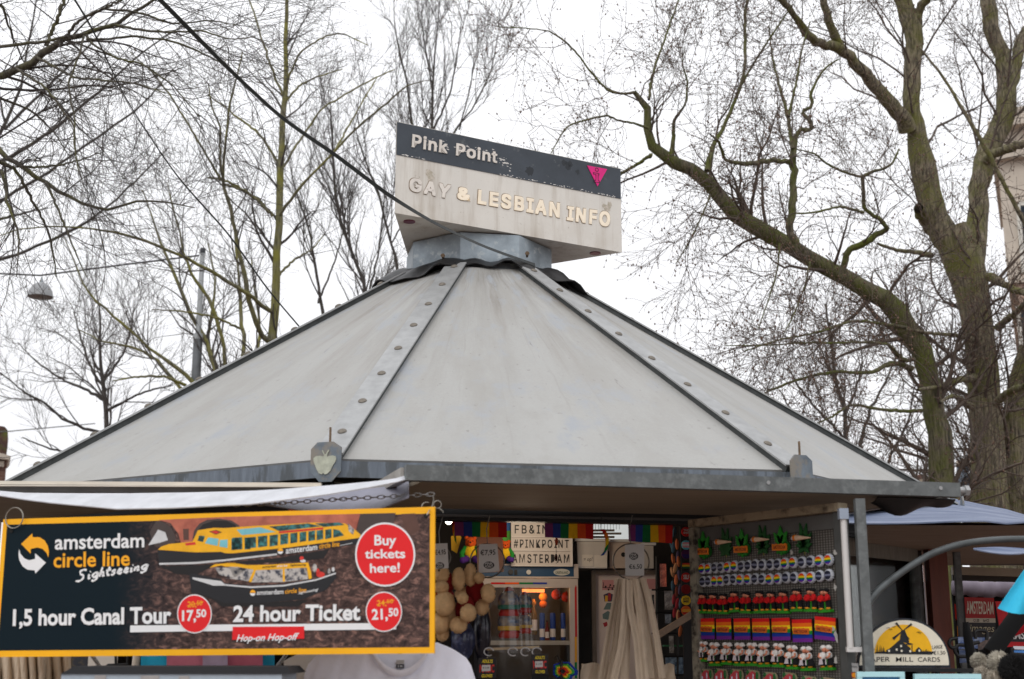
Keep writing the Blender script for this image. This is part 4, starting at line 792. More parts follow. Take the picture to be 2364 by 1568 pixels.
m = MB(); e = BR_ + bd * .0; m.tube([e, e + bd * .05], .014, 10); m.tube([e + bd * .028, e + bd * .045], .022, 6); m.build('bolt', STRIPM, flap)
# rubber drip sheet under the right end of the beam
m = MB(); rows = []
for i in range(6):
    s = i / 5; row = []
    for j in range(15):
        t = j / 14; b = BL_.lerp(BR_, .845 + .155 * t) + Vector((0, .03, -.03))
        dr = .012 + .05 * math.sin(math.pi * min(1, t * 1.25)) ** 2 + .012 * math.sin(9 * t)
        row.append(b + Vector((.0, .10 * s, -dr * math.sin(math.pi * s * .62))))
    rows.append(row)
m.sheet(rows, .004); m.build('drip_sheet', BLACKR, flap, smooth=180)
# support post with curved arm
m = MB(); p0, p1 = P(1983, 1152, 5.06), P(2003, 1568, 5.06); p1 = Vector((p0.x, p0.y, 0)); m.bar(p1, p0, .036, .036, up=(0, 1, 0))
post = m.build('awning_post', GALV_D, kiosk)
arm = [(2003, 1394), (2023.6, 1367), (2060, 1337), (2102, 1307), (2150, 1279), (2204, 1260), (2258, 1250), (2324, 1245), (2400, 1245), (2470, 1248)]
m = MB(); pts = [P(x, y, 5.06 + .02 * i) for i, (x, y) in enumerate(arm)]
sp_ = spline([(q.x, q.y, q.z, .014) for q in pts], 24); m.tube([Vector(q[:3]) for q in sp_], .0128, 10); m.build('curved_arm', mat('dark galvanised tube', (.075, .083, .085), .5, .3, var=.35, scale=14), post, smooth=60)
# left awning: rail, flap and sagging tarpaulin
aw = thing('side_awning', 'left side awning with cream aluminium rail and sagging white tarpaulin hem', 'awning', tuple(P(300, 1120, 5.6)))
m = MB(); m.bar(P(-700, 1111, 5.6), P(742, 1119.5, 5.6), .03, .014); m.bar(P(-700, 1119, 5.58), P(742, 1124, 5.58), .02, .006); m.build('rail', CREAM, aw)
m = MB(); m.bar(P(-700, 1129, 5.64), P(742, 1131, 5.64), .03, .024); m.build('rail_profile', mat('grey profile', (.16, .165, .165), .5, .4, var=.2, scale=8), aw)
m = MB(); a, b = P(-700, 1128, 5.66), P(742, 1130, 5.66)
c, d = Vector((-.80, 5.92, 2.31)), Vector((-4.4, 7.9, 2.22))
m.add([a, b, c, d, a + Vector((0, 0, .012)), b + Vector((0, 0, .012)), c + Vector((0, 0, .012)), d + Vector((0, 0, .012))], [(3, 2, 1, 0), (4, 5, 6, 7), (0, 1, 5, 4), (1, 2, 6, 5), (2, 3, 7, 6), (3, 0, 4, 7)]); m.build('panel', plym, aw)
tarpm = mat('white tarpaulin', (.52, .53, .56), .5, var=.14, scale=4, stretch=(3, 1, 1), bump=.25, bscale=7)
top = [(-120, 1133), (0, 1136), (57, 1140), (180, 1141), (300, 1141), (450, 1139), (577, 1135.5), (640, 1132), (760, 1123), (850, 1116), (916, 1109), (938, 1104)]
bot = [(-120, 1133), (0, 1146), (57, 1155), (120, 1163), (270, 1177), (391, 1175), (577, 1166), (640, 1158.5), (760, 1143), (850, 1128), (916, 1115), (938, 1108)]
m = MB(); rows = []
for i in range(6):
    s = i / 5; row = []
    for j, ((x0, y0), (x1, y1)) in enumerate(zip(top, bot)):
        Yt = 5.5 - .78 * (max(0, x0 - 200) / 738) ** 1.3; Yb = Yt - .42 * math.sin(math.pi * min(1, (j + .3) / 11.5)) - .02
        q = P(x0, y0, Yt).lerp(P(x1, y1, Yb), s); q.z += .008 * math.sin(math.pi * s) + (.002 * math.sin(j * 2.3 + i) if 0 < i < 5 else 0); row.append(q)
    rows.append(row)
m.sheet(rows, .004); m.build('tarpaulin', tarpm, aw, smooth=180)
m = MB(); rows = []      # folded lining sagging behind the hem
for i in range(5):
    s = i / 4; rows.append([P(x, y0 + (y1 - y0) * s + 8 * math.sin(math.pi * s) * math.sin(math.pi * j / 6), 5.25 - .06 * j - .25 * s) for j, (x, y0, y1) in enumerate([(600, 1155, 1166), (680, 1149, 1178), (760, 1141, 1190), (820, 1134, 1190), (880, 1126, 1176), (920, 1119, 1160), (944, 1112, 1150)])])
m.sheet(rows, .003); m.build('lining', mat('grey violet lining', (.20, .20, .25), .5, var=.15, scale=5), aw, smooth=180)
# ================================================================ yellow ticket sign
yf = frame_px(7.5, 1199, 4.78, 1003.5, 1170, 4.5)
def r1(x, y): return (x * .30072, 1096.7 + y * .30072)
def r2(x, y): return (519.4 + x * .30072, 1096.7 + y * .30072)
def Q1(*p): return [r1(*q) for q in p]
def Q2(*p): return [r2(*q) for q in p]
board = thing('ticket_sign', 'yellow bordered canal tour ticket sign hanging under the left awning', 'sign', tuple(P(500, 1500, 4.6)))
uT, vT = yf.px(1003.5, 1170); uB, vB = yf.px(1000.5, 1508.5); u0 = 0.0; vL = yf.px(0, 1517)[1]
m = MB(); m.prism(yf, [(0, 0), (uT, vT), (uT, vB), (0, vL)], -.012, 0)
m.build('border', mix_layer(mat('yellow enamel', rgb(250, 180, 8), .4, var=.05, scale=6), (.35, .22, .03), 18, .68, .75), board)
bx = .0205
slate = mat('slate print', rgb(24, 40, 48), .4, var=.1, scale=5, spec=.12)
n = slate.node_tree; b = n.nodes['Principled BSDF']
uvn = n.nodes.new('ShaderNodeTexCoord'); sep = n.nodes.new('ShaderNodeSeparateXYZ'); n.links.new(uvn.outputs['UV'], sep.inputs[0])
rp = n.nodes.new('ShaderNodeMapRange'); rp.interpolation_type = 'SMOOTHSTEP'; rp.inputs['From Min'].default_value = .27; rp.inputs['From Max'].default_value = .46
n.links.new(sep.outputs['X'], rp.inputs['Value'])
nz = n.nodes.new('ShaderNodeTexNoise'); nz.inputs['Scale'].default_value = 9; nz.inputs['Detail'].default_value = 12; nz.inputs['Roughness'].default_value = .7; nz.inputs['Distortion'].default_value = .8
mp = n.nodes.new('ShaderNodeMapping'); mp.inputs['Scale'].default_value = (5.2, 2.3, 1); n.links.new(uvn.outputs['UV'], mp.inputs[0]); n.links.new(mp.outputs[0], nz.inputs['Vector'])
cr_ = n.nodes.new('ShaderNodeValToRGB'); cr_.color_ramp.elements[0].position = .32; cr_.color_ramp.elements[0].color = (*rgb(30, 25, 25), 1); cr_.color_ramp.elements[1].position = .72; cr_.color_ramp.elements[1].color = (*rgb(172, 130, 116), 1)
e_ = cr_.color_ramp.elements.new(.52); e_.color = (*rgb(84, 66, 62), 1)
n.links.new(nz.outputs['Fac'], cr_.inputs[0]); mm = n.nodes.new('ShaderNodeMix'); mm.data_type = 'RGBA'; mm.inputs[6].default_value = (*rgb(14, 30, 38), 1)
n.links.new(rp.outputs['Result'], mm.inputs['Factor']); n.links.new(cr_.outputs[0], mm.inputs[7]); n.links.new(mm.outputs[2], b.inputs['Base Color'])
m = MB(); q = [(bx * .8, -.0195), (uT - .016, vT - .0225), (uT - .016, vB + .020), (bx * .8, vL + .0215)]
m.add([yf.pt(u, v, .0006) for u, v in (q[3], q[2], q[1], q[0])], [(0, 1, 2, 3)], 0, [[(0, 0), (1, 0), (1, 1), (0, 1)]])
m.build('printed_panel', slate, board)
def pr_(*c): return mat('print_%d_%d_%d' % c, rgb(*c), .35, var=.12, scale=25)
PM = [mat('print brick', rgb(196, 112, 88), .35, col2=rgb(150, 78, 62), scale=16, thr=(.35, .7)), pr_(22, 18, 18), pr_(240, 176, 16), mat('print glass', rgb(28, 60, 58), .35, col2=rgb(70, 150, 150), scale=60, thr=(.45, .7)), pr_(205, 205, 205), pr_(210, 50, 40), pr_(28, 28, 32), mat('print figures', rgb(60, 62, 74), .35, col2=rgb(190, 184, 178), scale=55, thr=(.4, .55)), pr_(120, 190, 200), pr_(70, 58, 54), pr_(90, 60, 50)]
m = MB()
LAY = .0008
def lay(pts, mi, k): m.flat(yf, yf.pxs(pts), .0006 + LAY * k * .5, mi)
lay(Q1((1215, 345)) + Q2((0, 322), (1040, 298), (1000, 470), (0, 560)) + Q1((1400, 560), (1370, 450), (1310, 370)), 0, 1)
lay(Q2((1040, 298), (1310, 292), (1285, 420), (1180, 470), (1010, 480), (1000, 430)), 9, 1)
lay(Q2((1350, 300), (1460, 295), (1500, 420), (1400, 480)), 10, 1)
lay(Q1((1200, 350), (1260, 365), (1320, 410), (1350, 480), (1340, 540), (1240, 560), (1180, 540), (1150, 440)), 9, 1.4)
lay(Q1((1215, 420), (1270, 440), (1290, 500), (1230, 520), (1140, 540)), 4, 1.6)
lay(Q1((1478, 500), (1490, 430), (1530, 375), (1590, 345), (1680, 335), (1780, 350), (1840, 390), (1850, 420), (1600, 470)), 9, 1.5)
lay(Q1((1500, 500), (1515, 430), (1560, 380), (1640, 352), (1740, 352), (1810, 385), (1820, 420), (1600, 470)), 1, 1.7)
lay(Q1((1405, 415), (1450, 412), (1452, 500), (1410, 500)), 10, 1.8)
# dark water under the boats
lay(Q1((1230, 700), (1560, 690)) + Q2((400, 640), (800, 570), (760, 640), (600, 660), (0, 690)) + Q1((1640, 700), (1500, 770), (1350, 760)), 1, 1.5)
lay(Q1((1480, 900), (1700, 930)) + Q2((300, 980), (640, 960), (560, 1010), (100, 1010)) + Q1((1700, 1010), (1640, 960)), 1, 1.5)
# first boat
lay(Q1((1210, 575), (1500, 595), (1700, 592)) + Q2((0, 600), (500, 552), (1040, 480), (1030, 530), (400, 612), (0, 662)) + Q1((1500, 684), (1228, 690)), 6, 2)
lay(Q1((1222, 676), (1500, 668)) + Q2((0, 648), (400, 602), (402, 615), (0, 662)) + Q1((1500, 684), (1226, 690)), 4, 2.4)
lay(Q1((1212, 574), (1240, 550), (1300, 530), (1480, 512), (1520, 425), (1640, 406)) + Q2((0, 408), (250, 390), (700, 365), (920, 372), (1000, 420), (1042, 458), (1040, 482), (500, 556), (60, 602), (0, 600)) + Q1((1700, 590), (1500, 594)), 2, 2.5)
for x, w, yt, yb in ((85, 34, 486, 572), (196, 44, 478, 562), (290, 36, 468, 552), (376, 32, 460, 545), (456, 30, 452, 532), (530, 27, 445, 522), (600, 25, 438, 512), (667, 26, 430, 505), (730, 25, 424, 497), (795, 24, 418, 488)):
    lay(Q2((x - w, yt + 4), (x + w, yt - 4), (x + w, yb - 5), (x - w, yb + 5)), 3, 3)
lay(Q2((832, 415), (880, 425), (915, 465), (832, 482)), 3, 3)
lay(Q1((1785, 482), (1860, 478), (1862, 570), (1785, 578)), 3, 3); lay(Q1((1880, 485), (1925, 482), (1925, 570), (1880, 572)), 3, 3)
lay(Q1((1690, 500), (1750, 495), (1748, 560), (1685, 550)), 8, 3); lay(Q1((1600, 480), (1680, 490), (1672, 545), (1575, 525)), 8, 3); lay(Q1((1530, 465), (1575, 470), (1560, 515), (1518, 505)), 3, 3)
lay(Q2((90, 420), (270, 402), (390, 438), (130, 462)), 8, 3); lay(Q2((340, 396), (640, 372), (740, 394), (420, 432)), 3, 3); lay(Q2((690, 372), (880, 365), (920, 384), (760, 400)), 3, 3)
lay(Q2((415, 434), (755, 402), (757, 417), (415, 450)), 5, 3.2)
lay(Q1((1605, 435), (1660, 422), (1705, 440), (1660, 458)), 6, 3.2); lay(Q1((1615, 436), (1660, 428), (1690, 442), (1660, 452)), 5, 3.4); lay(Q1((1420, 525), (1500, 515), (1505, 535), (1430, 543)), 5, 3.2)
lay(Q2((945, 370), (960, 385), (995, 420), (985, 460), (950, 430)), 7, 3.2)
lay(Q2((885, 540), (980, 520), (980, 524), (885, 545)), 4, 3.2)
# second boat
lay(Q1((1455, 760), (1490, 758), (1700, 800)) + Q2((0, 832), (200, 850), (450, 838), (700, 795), (850, 735), (856, 790), (780, 880), (600, 955), (300, 980), (0, 985)) + Q1((1600, 930), (1470, 905)), 6, 2.2)
lay(Q1((1480, 785), (1700, 815)) + Q2((0, 838), (200, 856), (450, 844), (700, 800), (852, 748), (854, 760), (700, 812), (450, 856), (200, 868), (0, 850)) + Q1((1640, 850), (1480, 800)), 4, 2.6)
lay(Q1((1650, 712), (1919, 708)) + Q2((30, 705), (225, 728), (190, 818), (0, 790)) + Q1((1800, 790), (1690, 770)), 7, 2.8)
lay(Q2((240, 730), (630, 712), (640, 800), (450, 822), (200, 825)), 7, 2.8)
lay(Q1((1610, 712), (1650, 686), (1780, 674)) + Q2((0, 676), (70, 674), (170, 692), (320, 690), (640, 672), (662, 745), (668, 792), (645, 802), (628, 712), (240, 732), (200, 824), (182, 818), (222, 728), (100, 706), (0, 704)) + Q1((1700, 695)), 2, 3)
lay(Q2((444, 720), (460, 719), (462, 818), (446, 820)), 2, 3.1)
lay(Q2((220, 735), (240, 733), (205, 822), (190, 820)), 2, 3.1)
for x, y, w, h, mi in ((690, 715, 18, 34, 7), (715, 742, 14, 26, 5), (735, 765, 34, 22, 5), (772, 718, 14, 34, 10), (800, 740, 12, 22, 7), (832, 725, 12, 18, 4), (590, 640, 16, 16, 5), (600, 660, 22, 12, 4)):
    lay(Q2(*[(x + w * math.cos(a), y + h * math.sin(a)) for a in [i * .7 for i in range(9)]]), mi, 3.3)
pic = m.build('printed_picture', PM, board)
WH, OR = mat('print white', (.82, .82, .82), .4, var=.03, scale=9), mat('print orange', rgb(248, 172, 20), .4, var=.03, scale=9)
RD = mat('print red', rgb(228, 22, 28), .38, var=.05, scale=9)
def letter(parent, st, quad, h, mm_, bold=.02, shear=0.0, fr=yf, th=0.0, space=1.0, px=True):
    b_ = MB(); b_.text(st, fr, quad, h, 0, bold, shear, th, px, space); return b_.build('lettering', mm_, parent)
H3 = .0026
shadow = mat('print halo', rgb(10, 16, 20), .5)
for st, q, c in (('amsterdam', Q1((426, 458), (1112, 443), (1110, 558), (423, 576)), WH), ('circle line', Q1((415, 596), (1000, 580), (998, 698), (413, 714)), OR)):
    letter(board, st, [(x + 1.3, y + 1.5) for x, y in q], H3 - .0006, shadow, .03); letter(board, st, q, H3, c, .018)
# brush script drawn as pen strokes
def strokes(fr, quad, glyphs, w, h, mm_, name='lettering', parent=None):
    b_ = MB(); qd = [Vector(fr.px(*p)) for p in quad]; tot = sum(g_[0] for g_ in glyphs); x = 0
    def mp_(a, c):
        a /= tot; p = (qd[3] * (1 - a) + qd[2] * a) * (1 - c) + (qd[0] * (1 - a) + qd[1] * a) * c
        return p
    for adv, sts in glyphs:
        for st in sts:
            ps = spline([(x + a, c, 0, 1) for a, c in st], max(4, len(st) * 4)) if len(st) > 2 else [(x + a, c, 0, 1) for a, c in st]
            ps = [mp_(p[0], p[1]) for p in ps]; k = len(ps)
            L_, R_ = [], []
            for i in range(k):
                d = (ps[min(i + 1, k - 1)] - ps[max(i - 1, 0)]); d = d.normalized() if d.length > 0 else Vector((1, 0)); nn = Vector((-d.y, d.x)) * w * (.5 + .12 * math.sin(i))
                L_.append(fr.pt(*(ps[i] + nn), h)); R_.append(fr.pt(*(ps[i] - nn), h))
            b_.add(L_ + R_, [(i + k, i + k + 1, i + 1, i) for i in range(k - 1)])
        x += adv
    return b_.build(name, mm_, parent)
SC = {'S': (1.15, [[(1.0, .95), (.75, 1.02), (.4, .88), (.45, .7), (.75, .55), (.7, .3), (.4, .16), (.02, .2)]]),
 'i': (.38, [[(.16, .58), (.1, .25), (.3, .28)], [(.2, .76), (.25, .8)]]),
 'g': (.68, [[(.6, .6), (.3, .62), (.1, .42), (.25, .25), (.5, .42), (.62, .6), (.5, .1), (.2, -.02), (.05, .08)]]),
 'h': (.66, [[(.3, 1.0), (.1, .25)], [(.14, .42), (.4, .6), (.46, .45), (.42, .26), (.6, .28)]]),
 't': (.5, [[(.34, .95), (.16, .4), (.22, .25), (.4, .3)], [(.02, .66), (.5, .7)]]),
 's': (.58, [[(.46, .58), (.22, .6), (.16, .5), (.36, .4), (.32, .26), (.04, .24)]]),
 'e': (.62, [[(.08, .40), (.34, .44), (.44, .56), (.3, .64), (.12, .5), (.12, .3), (.3, .22), (.52, .32)]]),
 'n': (.66, [[(.14, .6), (.06, .25)], [(.1, .42), (.36, .6), (.44, .5), (.38, .26), (.58, .28)]])}
strokes(yf, Q1((588, 738), (1150, 655), (1130, 742), (580, 835)), [SC[c] for c in 'Sightseeing'], .0066, H3 + .0004, WH, 'lettering', board)
for st, q in (('1,5 hour Canal Tour', Q1((105, 1030), (1318, 1008), (1318, 1166), (100, 1184))), ('24 hour Ticket', Q2((68, 1002), (1042, 988), (1040, 1118), (64, 1132)))):
    letter(board, st, [(x + 1.6, y + 1.6) for x, y in q], H3 + .0002, shadow, .034); letter(board, st, q, H3 + .0008, WH, .032)
m = MB(); m.flat(yf, yf.pxs(Q1((1003, 1156), (1560, 1150)) + Q2((500, 1144), (1318, 1136), (1315, 1186), (500, 1194)) + Q1((1560, 1200), (1000, 1208))), H3 + .0002); m.build('underline_bar', WH, board)
m = MB(); m.flat(yf, yf.pxs(Q2((62, 1166), (611, 1163), (610, 1257), (57, 1266))), H3 + .0005); rb = m.build('red_tab', RD, board)
letter(rb, 'Hop-on Hop-off', Q2((95, 1226), (572, 1212), (562, 1286), (88, 1296)), H3 + .001, WH, .02, .25)
def arrow(pts, c):
    b_ = MB(); b_.flat(yf, yf.pxs(Q1(*pts)), H3); b_.build('arrow_logo', c, board)
arrow([(165, 530), (250, 450), (254, 478), (305, 478), (345, 502), (370, 545), (379, 590), (374, 633), (360, 598), (330, 568), (290, 557), (240, 568), (238, 605)], OR)
arrow([(150, 568), (160, 605), (190, 640), (225, 655), (272, 645), (273, 602), (355, 674), (275, 757), (268, 732), (215, 728), (175, 700), (150, 650), (145, 610)], WH)
def badge(cx, cy, rx, ry, lines):
    b_ = MB(); c = [(cx + rx * math.cos(2 * math.pi * i / 40), cy + ry * math.sin(2 * math.pi * i / 40)) for i in range(40)]
    b_.flat(yf, yf.pxs(c), H3 + .0014); o = b_.build('price_badge', WH, board)
    b_ = MB(); b_.flat(yf, yf.pxs([(cx + (x - cx) * .945, cy + (y - cy) * .945) for x, y in c]), H3 + .0018); b_.build('badge_face', RD, o)
    for st, q, c_, bo in lines: letter(o, st, q, H3 + .0023, c_, bo)
    return o
bg1 = badge(450.1, 1417.5, 40, 45, [('20,', Q1((1445, 972), (1510, 970), (1512, 1022), (1445, 1025)), OR, .01), ('50', Q1((1515, 966), (1558, 964), (1556, 1000), (1515, 1002)), OR, .01), ('17,', Q1((1402, 1040), (1508, 1036), (1510, 1135), (1402, 1138)), WH, .03), ('50', Q1((1510, 1032), (1588, 1030), (1588, 1092), (1510, 1096)), WH, .03)])
bg2 = badge(887, 1412.5, 42, 46.5, [('24,', Q2((1170, 962), (1240, 958), (1242, 1012), (1170, 1016)), OR, .01), ('50', Q2((1245, 955), (1295, 953), (1293, 985), (1245, 988)), OR, .01), ('21,', Q2((1130, 1030), (1250, 1025), (1255, 1125), (1130, 1128)), WH, .03), ('50', Q2((1258, 1022), (1334, 1020), (1334, 1085), (1258, 1088)), WH, .03)])
for o, qq in ((bg1, Q1((1440, 1003), (1565, 972), (1566, 977), (1441, 1008))), (bg2, Q2((1165, 994), (1300, 960), (1301, 965), (1166, 999)))):
    m = MB(); m.flat(yf, yf.pxs(qq), H3 + .0025); m.build('strike_line', OR, o)
badge(890, 1280.6, 69.5, 74, [('Buy', Q2((1150, 462), (1318, 460), (1318, 565), (1150, 567)), WH, .022), ('tickets', Q2((1075, 572), (1385, 568), (1387, 640), (1078, 643)), WH, .022), ('here!', Q2((1115, 680), (1345, 672), (1345, 748), (1117, 753)), WH, .022)])
for st, q, c in (('amsterdam', Q2((470, 555), (710, 530), (710, 575), (468, 606)), WH), ('circle line', Q2((725, 527), (880, 508), (880, 548), (725, 568)), OR), ('amsterdam', Q2((248, 886), (450, 876), (450, 914), (246, 922)), WH), ('circle line', Q2((463, 878), (628, 862), (626, 900), (461, 912)), OR), ('Sightseeing', Q2((565, 898), (718, 866), (715, 895), (562, 922)), WH), ('amsterdam', Q2((288, 698), (395, 690), (395, 708), (288, 716)), shadow), ('circle line', Q2((400, 690), (480, 686), (480, 704), (400, 708)), WH), ('Sightseeing', Q2((500, 685), (625, 678), (625, 700), (500, 706)), shadow)):
    letter(pic, st, q, .0024, c, .012, .2 if st[0] == 'S' else 0)
for x, y in ((427, 585), (215, 905)):
    m = MB(); m.flat(yf, yf.pxs(Q2(*[(x + 21 * math.cos(a), y + 23 * math.sin(a)) for a in [math.pi + i * math.pi / 8 for i in range(9)]])), .0024, 0); m.flat(yf, yf.pxs(Q2(*[(x + 21 * math.cos(a), y + 3 + 20 * math.sin(a)) for a in [i * math.pi / 8 for i in range(9)]])), .0024, 1); m.build('round_logo', [OR, WH], pic)
for x, y in ((27, 1226), (984, 1191)):
    u, v = yf.px(x, y); m = MB(); m.disc(yf, (u, v), .0075, H3, H3 + .001); m.build('grommet', mat('hole dark', (.01, .01, .01), .8), board)
# hanging hardware
def ringpts(fr, c, r, n=28, a0=0, a1=6.2832): return [fr.pt(c[0] + r * math.cos(a0 + (a1 - a0) * i / n), c[1] + r * math.sin(a0 + (a1 - a0) * i / n), .0) for i in range(n + 1)]
wire = mat('dull wire', (.30, .28, .24), .45, .6, var=.2, scale=20)
hf = Frame(P(33, 1196, 4.76), (1, -.3, 0), (0, 0, 1))
m = MB(); m.tube(ringpts(hf, (0, 0), .036), .0022, 6); tag(m.build('wire_ring', wire, smooth=60), 'thin round wire ring holding the upper left sign corner', 'ring')
hk = [P(1000, 1143, 4.70), P(1001, 1155, 4.62), P(998, 1168, 4.55), P(990, 1180, 4.49), P(985, 1190, 4.47)]
m = MB(); m.tube(hk, .002, 6); m.tube(ringpts(Frame(P(985, 1172, 4.55), (1, .4, 0), (0, 0, 1)), (0, 0), .018, 20, 1.2, 5.6), .0018, 6); m.tube(ringpts(Frame(P(1010, 1165, 4.6), (1, .2, 0), (0, 0, 1)), (0, 0), .013), .0018, 6); m.tube([P(1014, 1174, 4.6), P(1022, 1180, 4.6), P(1023, 1184, 4.6)], .002, 6)
tag(m.build('wire_hook', wire, smooth=60), 'bent wire hooks holding the upper right sign corner', 'hook')
m = MB(); ca, cb = [(540, 1166), (635, 1162.5), (789, 1152.5), (930, 1145), (1000, 1141)], 34
cp = spline([(*P(x, y, 4.95 - .25 * (x - 540) / 460), .01) for x, y in ca], cb)
for i in range(cb - 1):
    a, b = Vector(cp[i][:3]), Vector(cp[i + 1][:3]); d = (b - a).normalized(); up = Vector((0, 0, 1)) if i % 2 else Vector((0, 1, 0)); s = d.cross(up).normalized(); c = (a + b) / 2
    m.tube([c + d * (.0155 * math.cos(t) * 1.05) + s * (.0065 * math.sin(t)) for t in [j * math.pi / 6 for j in range(13)]], .0018, 5, cap=False)
tag(m.build('chain', STRIPM, smooth=60), 'galvanised link chain strung along under the white tarpaulin', 'chain')
# ================================================================ magnet display door
pf = frame_px(1600, 1205, 5.83, 1950, 1165, 5.10)
pf = Frame(pf.O, Vector((pf.U.x, pf.U.y, 0)), (0, 0, 1))
u1 = pf.px(1941, 1300)[0]; HT = pf.px(1600, 1205)[1]
ddoor = MB(); ddoor.fbox(pf, 0, -1.9, u1, .0, -.03, -.022)
perf = mat('perforated steel', (.075, .07, .062), .5, .35, var=.1, scale=5)
n = perf.node_tree; b = n.nodes['Principled BSDF']; t_ = n.nodes.new('ShaderNodeTexCoord'); sp2 = n.nodes.new('ShaderNodeSeparateXYZ'); n.links.new(t_.outputs['UV'], sp2.inputs[0])
def mth(op, a, bb):
    x = n.nodes.new('ShaderNodeMath'); x.operation = op
    for i, v in enumerate((a, bb)):
        if v is None: continue
        if isinstance(v, (int, float)): x.inputs[i].default_value = v
        else: n.links.new(v, x.inputs[i])
    return x.outputs[0]
sa = mth('SINE', mth('ADD', mth('MULTIPLY', sp2.outputs['X'], 210.0), mth('MULTIPLY', sp2.outputs['Y'], 330.0)), None); sb = mth('SINE', mth('SUBTRACT', mth('MULTIPLY', sp2.outputs['X'], 210.0), mth('MULTIPLY', sp2.outputs['Y'], 330.0)), None)
hole = n.nodes.new('ShaderNodeMapRange'); hole.inputs['From Min'].default_value = .12; hole.inputs['From Max'].default_value = .4; n.links.new(mth('MULTIPLY', sa, sb), hole.inputs['Value'])
old = b.inputs['Base Color'].links[0].from_socket; xx = n.nodes.new('ShaderNodeMix'); xx.data_type = 'RGBA'; xx.inputs[7].default_value = (.24, .225, .20, 1); n.links.new(old, xx.inputs[6]); n.links.new(hole.outputs['Result'], xx.inputs['Factor']); n.links.new(xx.outputs[2], b.inputs['Base Color'])
dr = ddoor.build('hatch_door', mat('door back', (.05, .05, .05), .7), kiosk)
m = MB(); m.add([pf.pt(u, v, -.02) for u, v in ((.02, -1.88), (u1 - .02, -1.88), (u1 - .02, -.02), (.02, -.02))], [(0, 1, 2, 3)], 0, [[(0, 0), (u1, 0), (u1, 1.86), (0, 1.86)]]); m.build('perforated_panel', perf, dr)
fm = mix_layer(mat('dirty cream paint', (.30, .24, .16), .7, var=.2, scale=8, bump=.2), (.05, .035, .02), 14, .50, .66)
m = MB(); m.fbox(pf, -.01, -.024, u1 + .02, .008, -.03, .02); m.build('top_rail', fm, dr)
m = MB(); m.fbox(pf, -.012, -1.9, .028, -.026, -.03, .016); m.build('side_rail', mix_layer(mat('stained rail', (.24, .22, .17), .8, var=.25, scale=12), (.03, .025, .02), 18, .46, .62), dr)
m = MB(); m.fbox(pf, .03, -.085, u1 - .02, -.028, -.019, -.012); m.build('header_strip', mat('grey header', (.10, .10, .095), .6, var=.2, scale=6), dr)
m = MB(); m.fbox(pf, u1 - .016, -1.9, u1 + .02, -.026, -.03, .012); m.build('side_rail', mat('grey side rail', (.085, .088, .085), .6, .3, var=.25, scale=9), dr)
rng = random.Random(12)
m = MB()
for x, y in ((1934, 1277), (1933, 1356), (1935, 1465), (1937, 1475), (1929, 1452), (1935, 1525), (1833, 1276)):
    u, v = pf.px(x, y); r = rng.uniform(.008, .016); m.flat(pf, [(u + r * rng.uniform(.3, 1.1) * math.cos(a), v + r * rng.uniform(.6, 1.5) * math.sin(a)) for a in [i * .63 for i in range(10)]], .0135)
m.build('tape_remnant', mat('old tape', (.42, .41, .38), .7), dr)
def r5(x, y): return (1558.5 + x * .28235, 1125.5 + y * .28235)
ORNG = [plain(*c, 45) for c in ((215, 20, 25), (235, 110, 15), (245, 215, 20), (20, 130, 40), (20, 50, 150), (110, 35, 140))]
def nth(i, n, a='the left'):
    w = ('first', 'second', 'third', 'fourth', 'fifth', 'sixth', 'seventh', 'eighth', 'ninth', 'tenth', 'eleventh', 'twelfth', 'thirteenth', 'fourteenth', 'fifteenth', 'sixteenth', 'seventeenth', 'eighteenth')
    return w[i] + ' from ' + a
# leaf magnets
grn, grn2, dkg = plain(30, 130, 30), plain(15, 95, 30), plain(14, 78, 28)
pla = plain(225, 120, 25)
def leafblade(ang, ln, w, ox=0, oy=0):
    c, s = math.cos(ang), math.sin(ang); o = []
    prof = [(0, .25), (.15, .6), (.3, .95), (.45, 1), (.6, .8), (.8, .45), (1, 0)]
    for t, k in prof: o.append((t * ln, 1.25 * w * k * (1.12 if int(t * 20) % 2 else .92)))
    for t, k in prof[-2::-1]: o.append((t * ln, -1.25 * w * k * (1.12 if int(t * 20) % 2 else .92)))
    return [(ox + x * s + y * c, oy + x * c - y * s) for x, y in o]
def leaf_a():
    t = thing('leaf_magnet', 'x', 'magnet', group='leaf magnets in the top row')
    m = MB(); XYl = XY
    m.disc(XY, (.006, -.022), .040, 0, .006, n=16, ry=.03)
    m.build('backing', grn2, t, local=True)
    m = MB()
    for a, l, w in ((0, .075, .013), (-.62, .062, .012), (.62, .062, .012)): m.prism(XY, leafblade(a, l, w, 0, -.012), .005, .011)
    for a in (2.5, 3.14, 3.8): m.prism(XY, leafblade(a, .04, .012, 0, -.015), .005, .010)
    m.build('leaf', grn, t, local=True)
    m = MB(); m.prism(XY, [(-.043, -.034), (.036, -.037), (.037, -.011), (.03, -.009), (.02, -.012), (.008, -.008), (-.006, -.012), (-.02, -.008), (-.032, -.011), (-.043, -.007)], .011, .016); pl_ = m.build('name_plate', pla, t, local=True)
    m = MB(); m.text('AMSTERDAM', XY, ((-.037, -.014), (.031, -.017), (.031, -.031), (-.037, -.029)), .0165, 0, .02, px=False); m.build('lettering', plain(120, 50, 15), pl_, local=True)
    return t
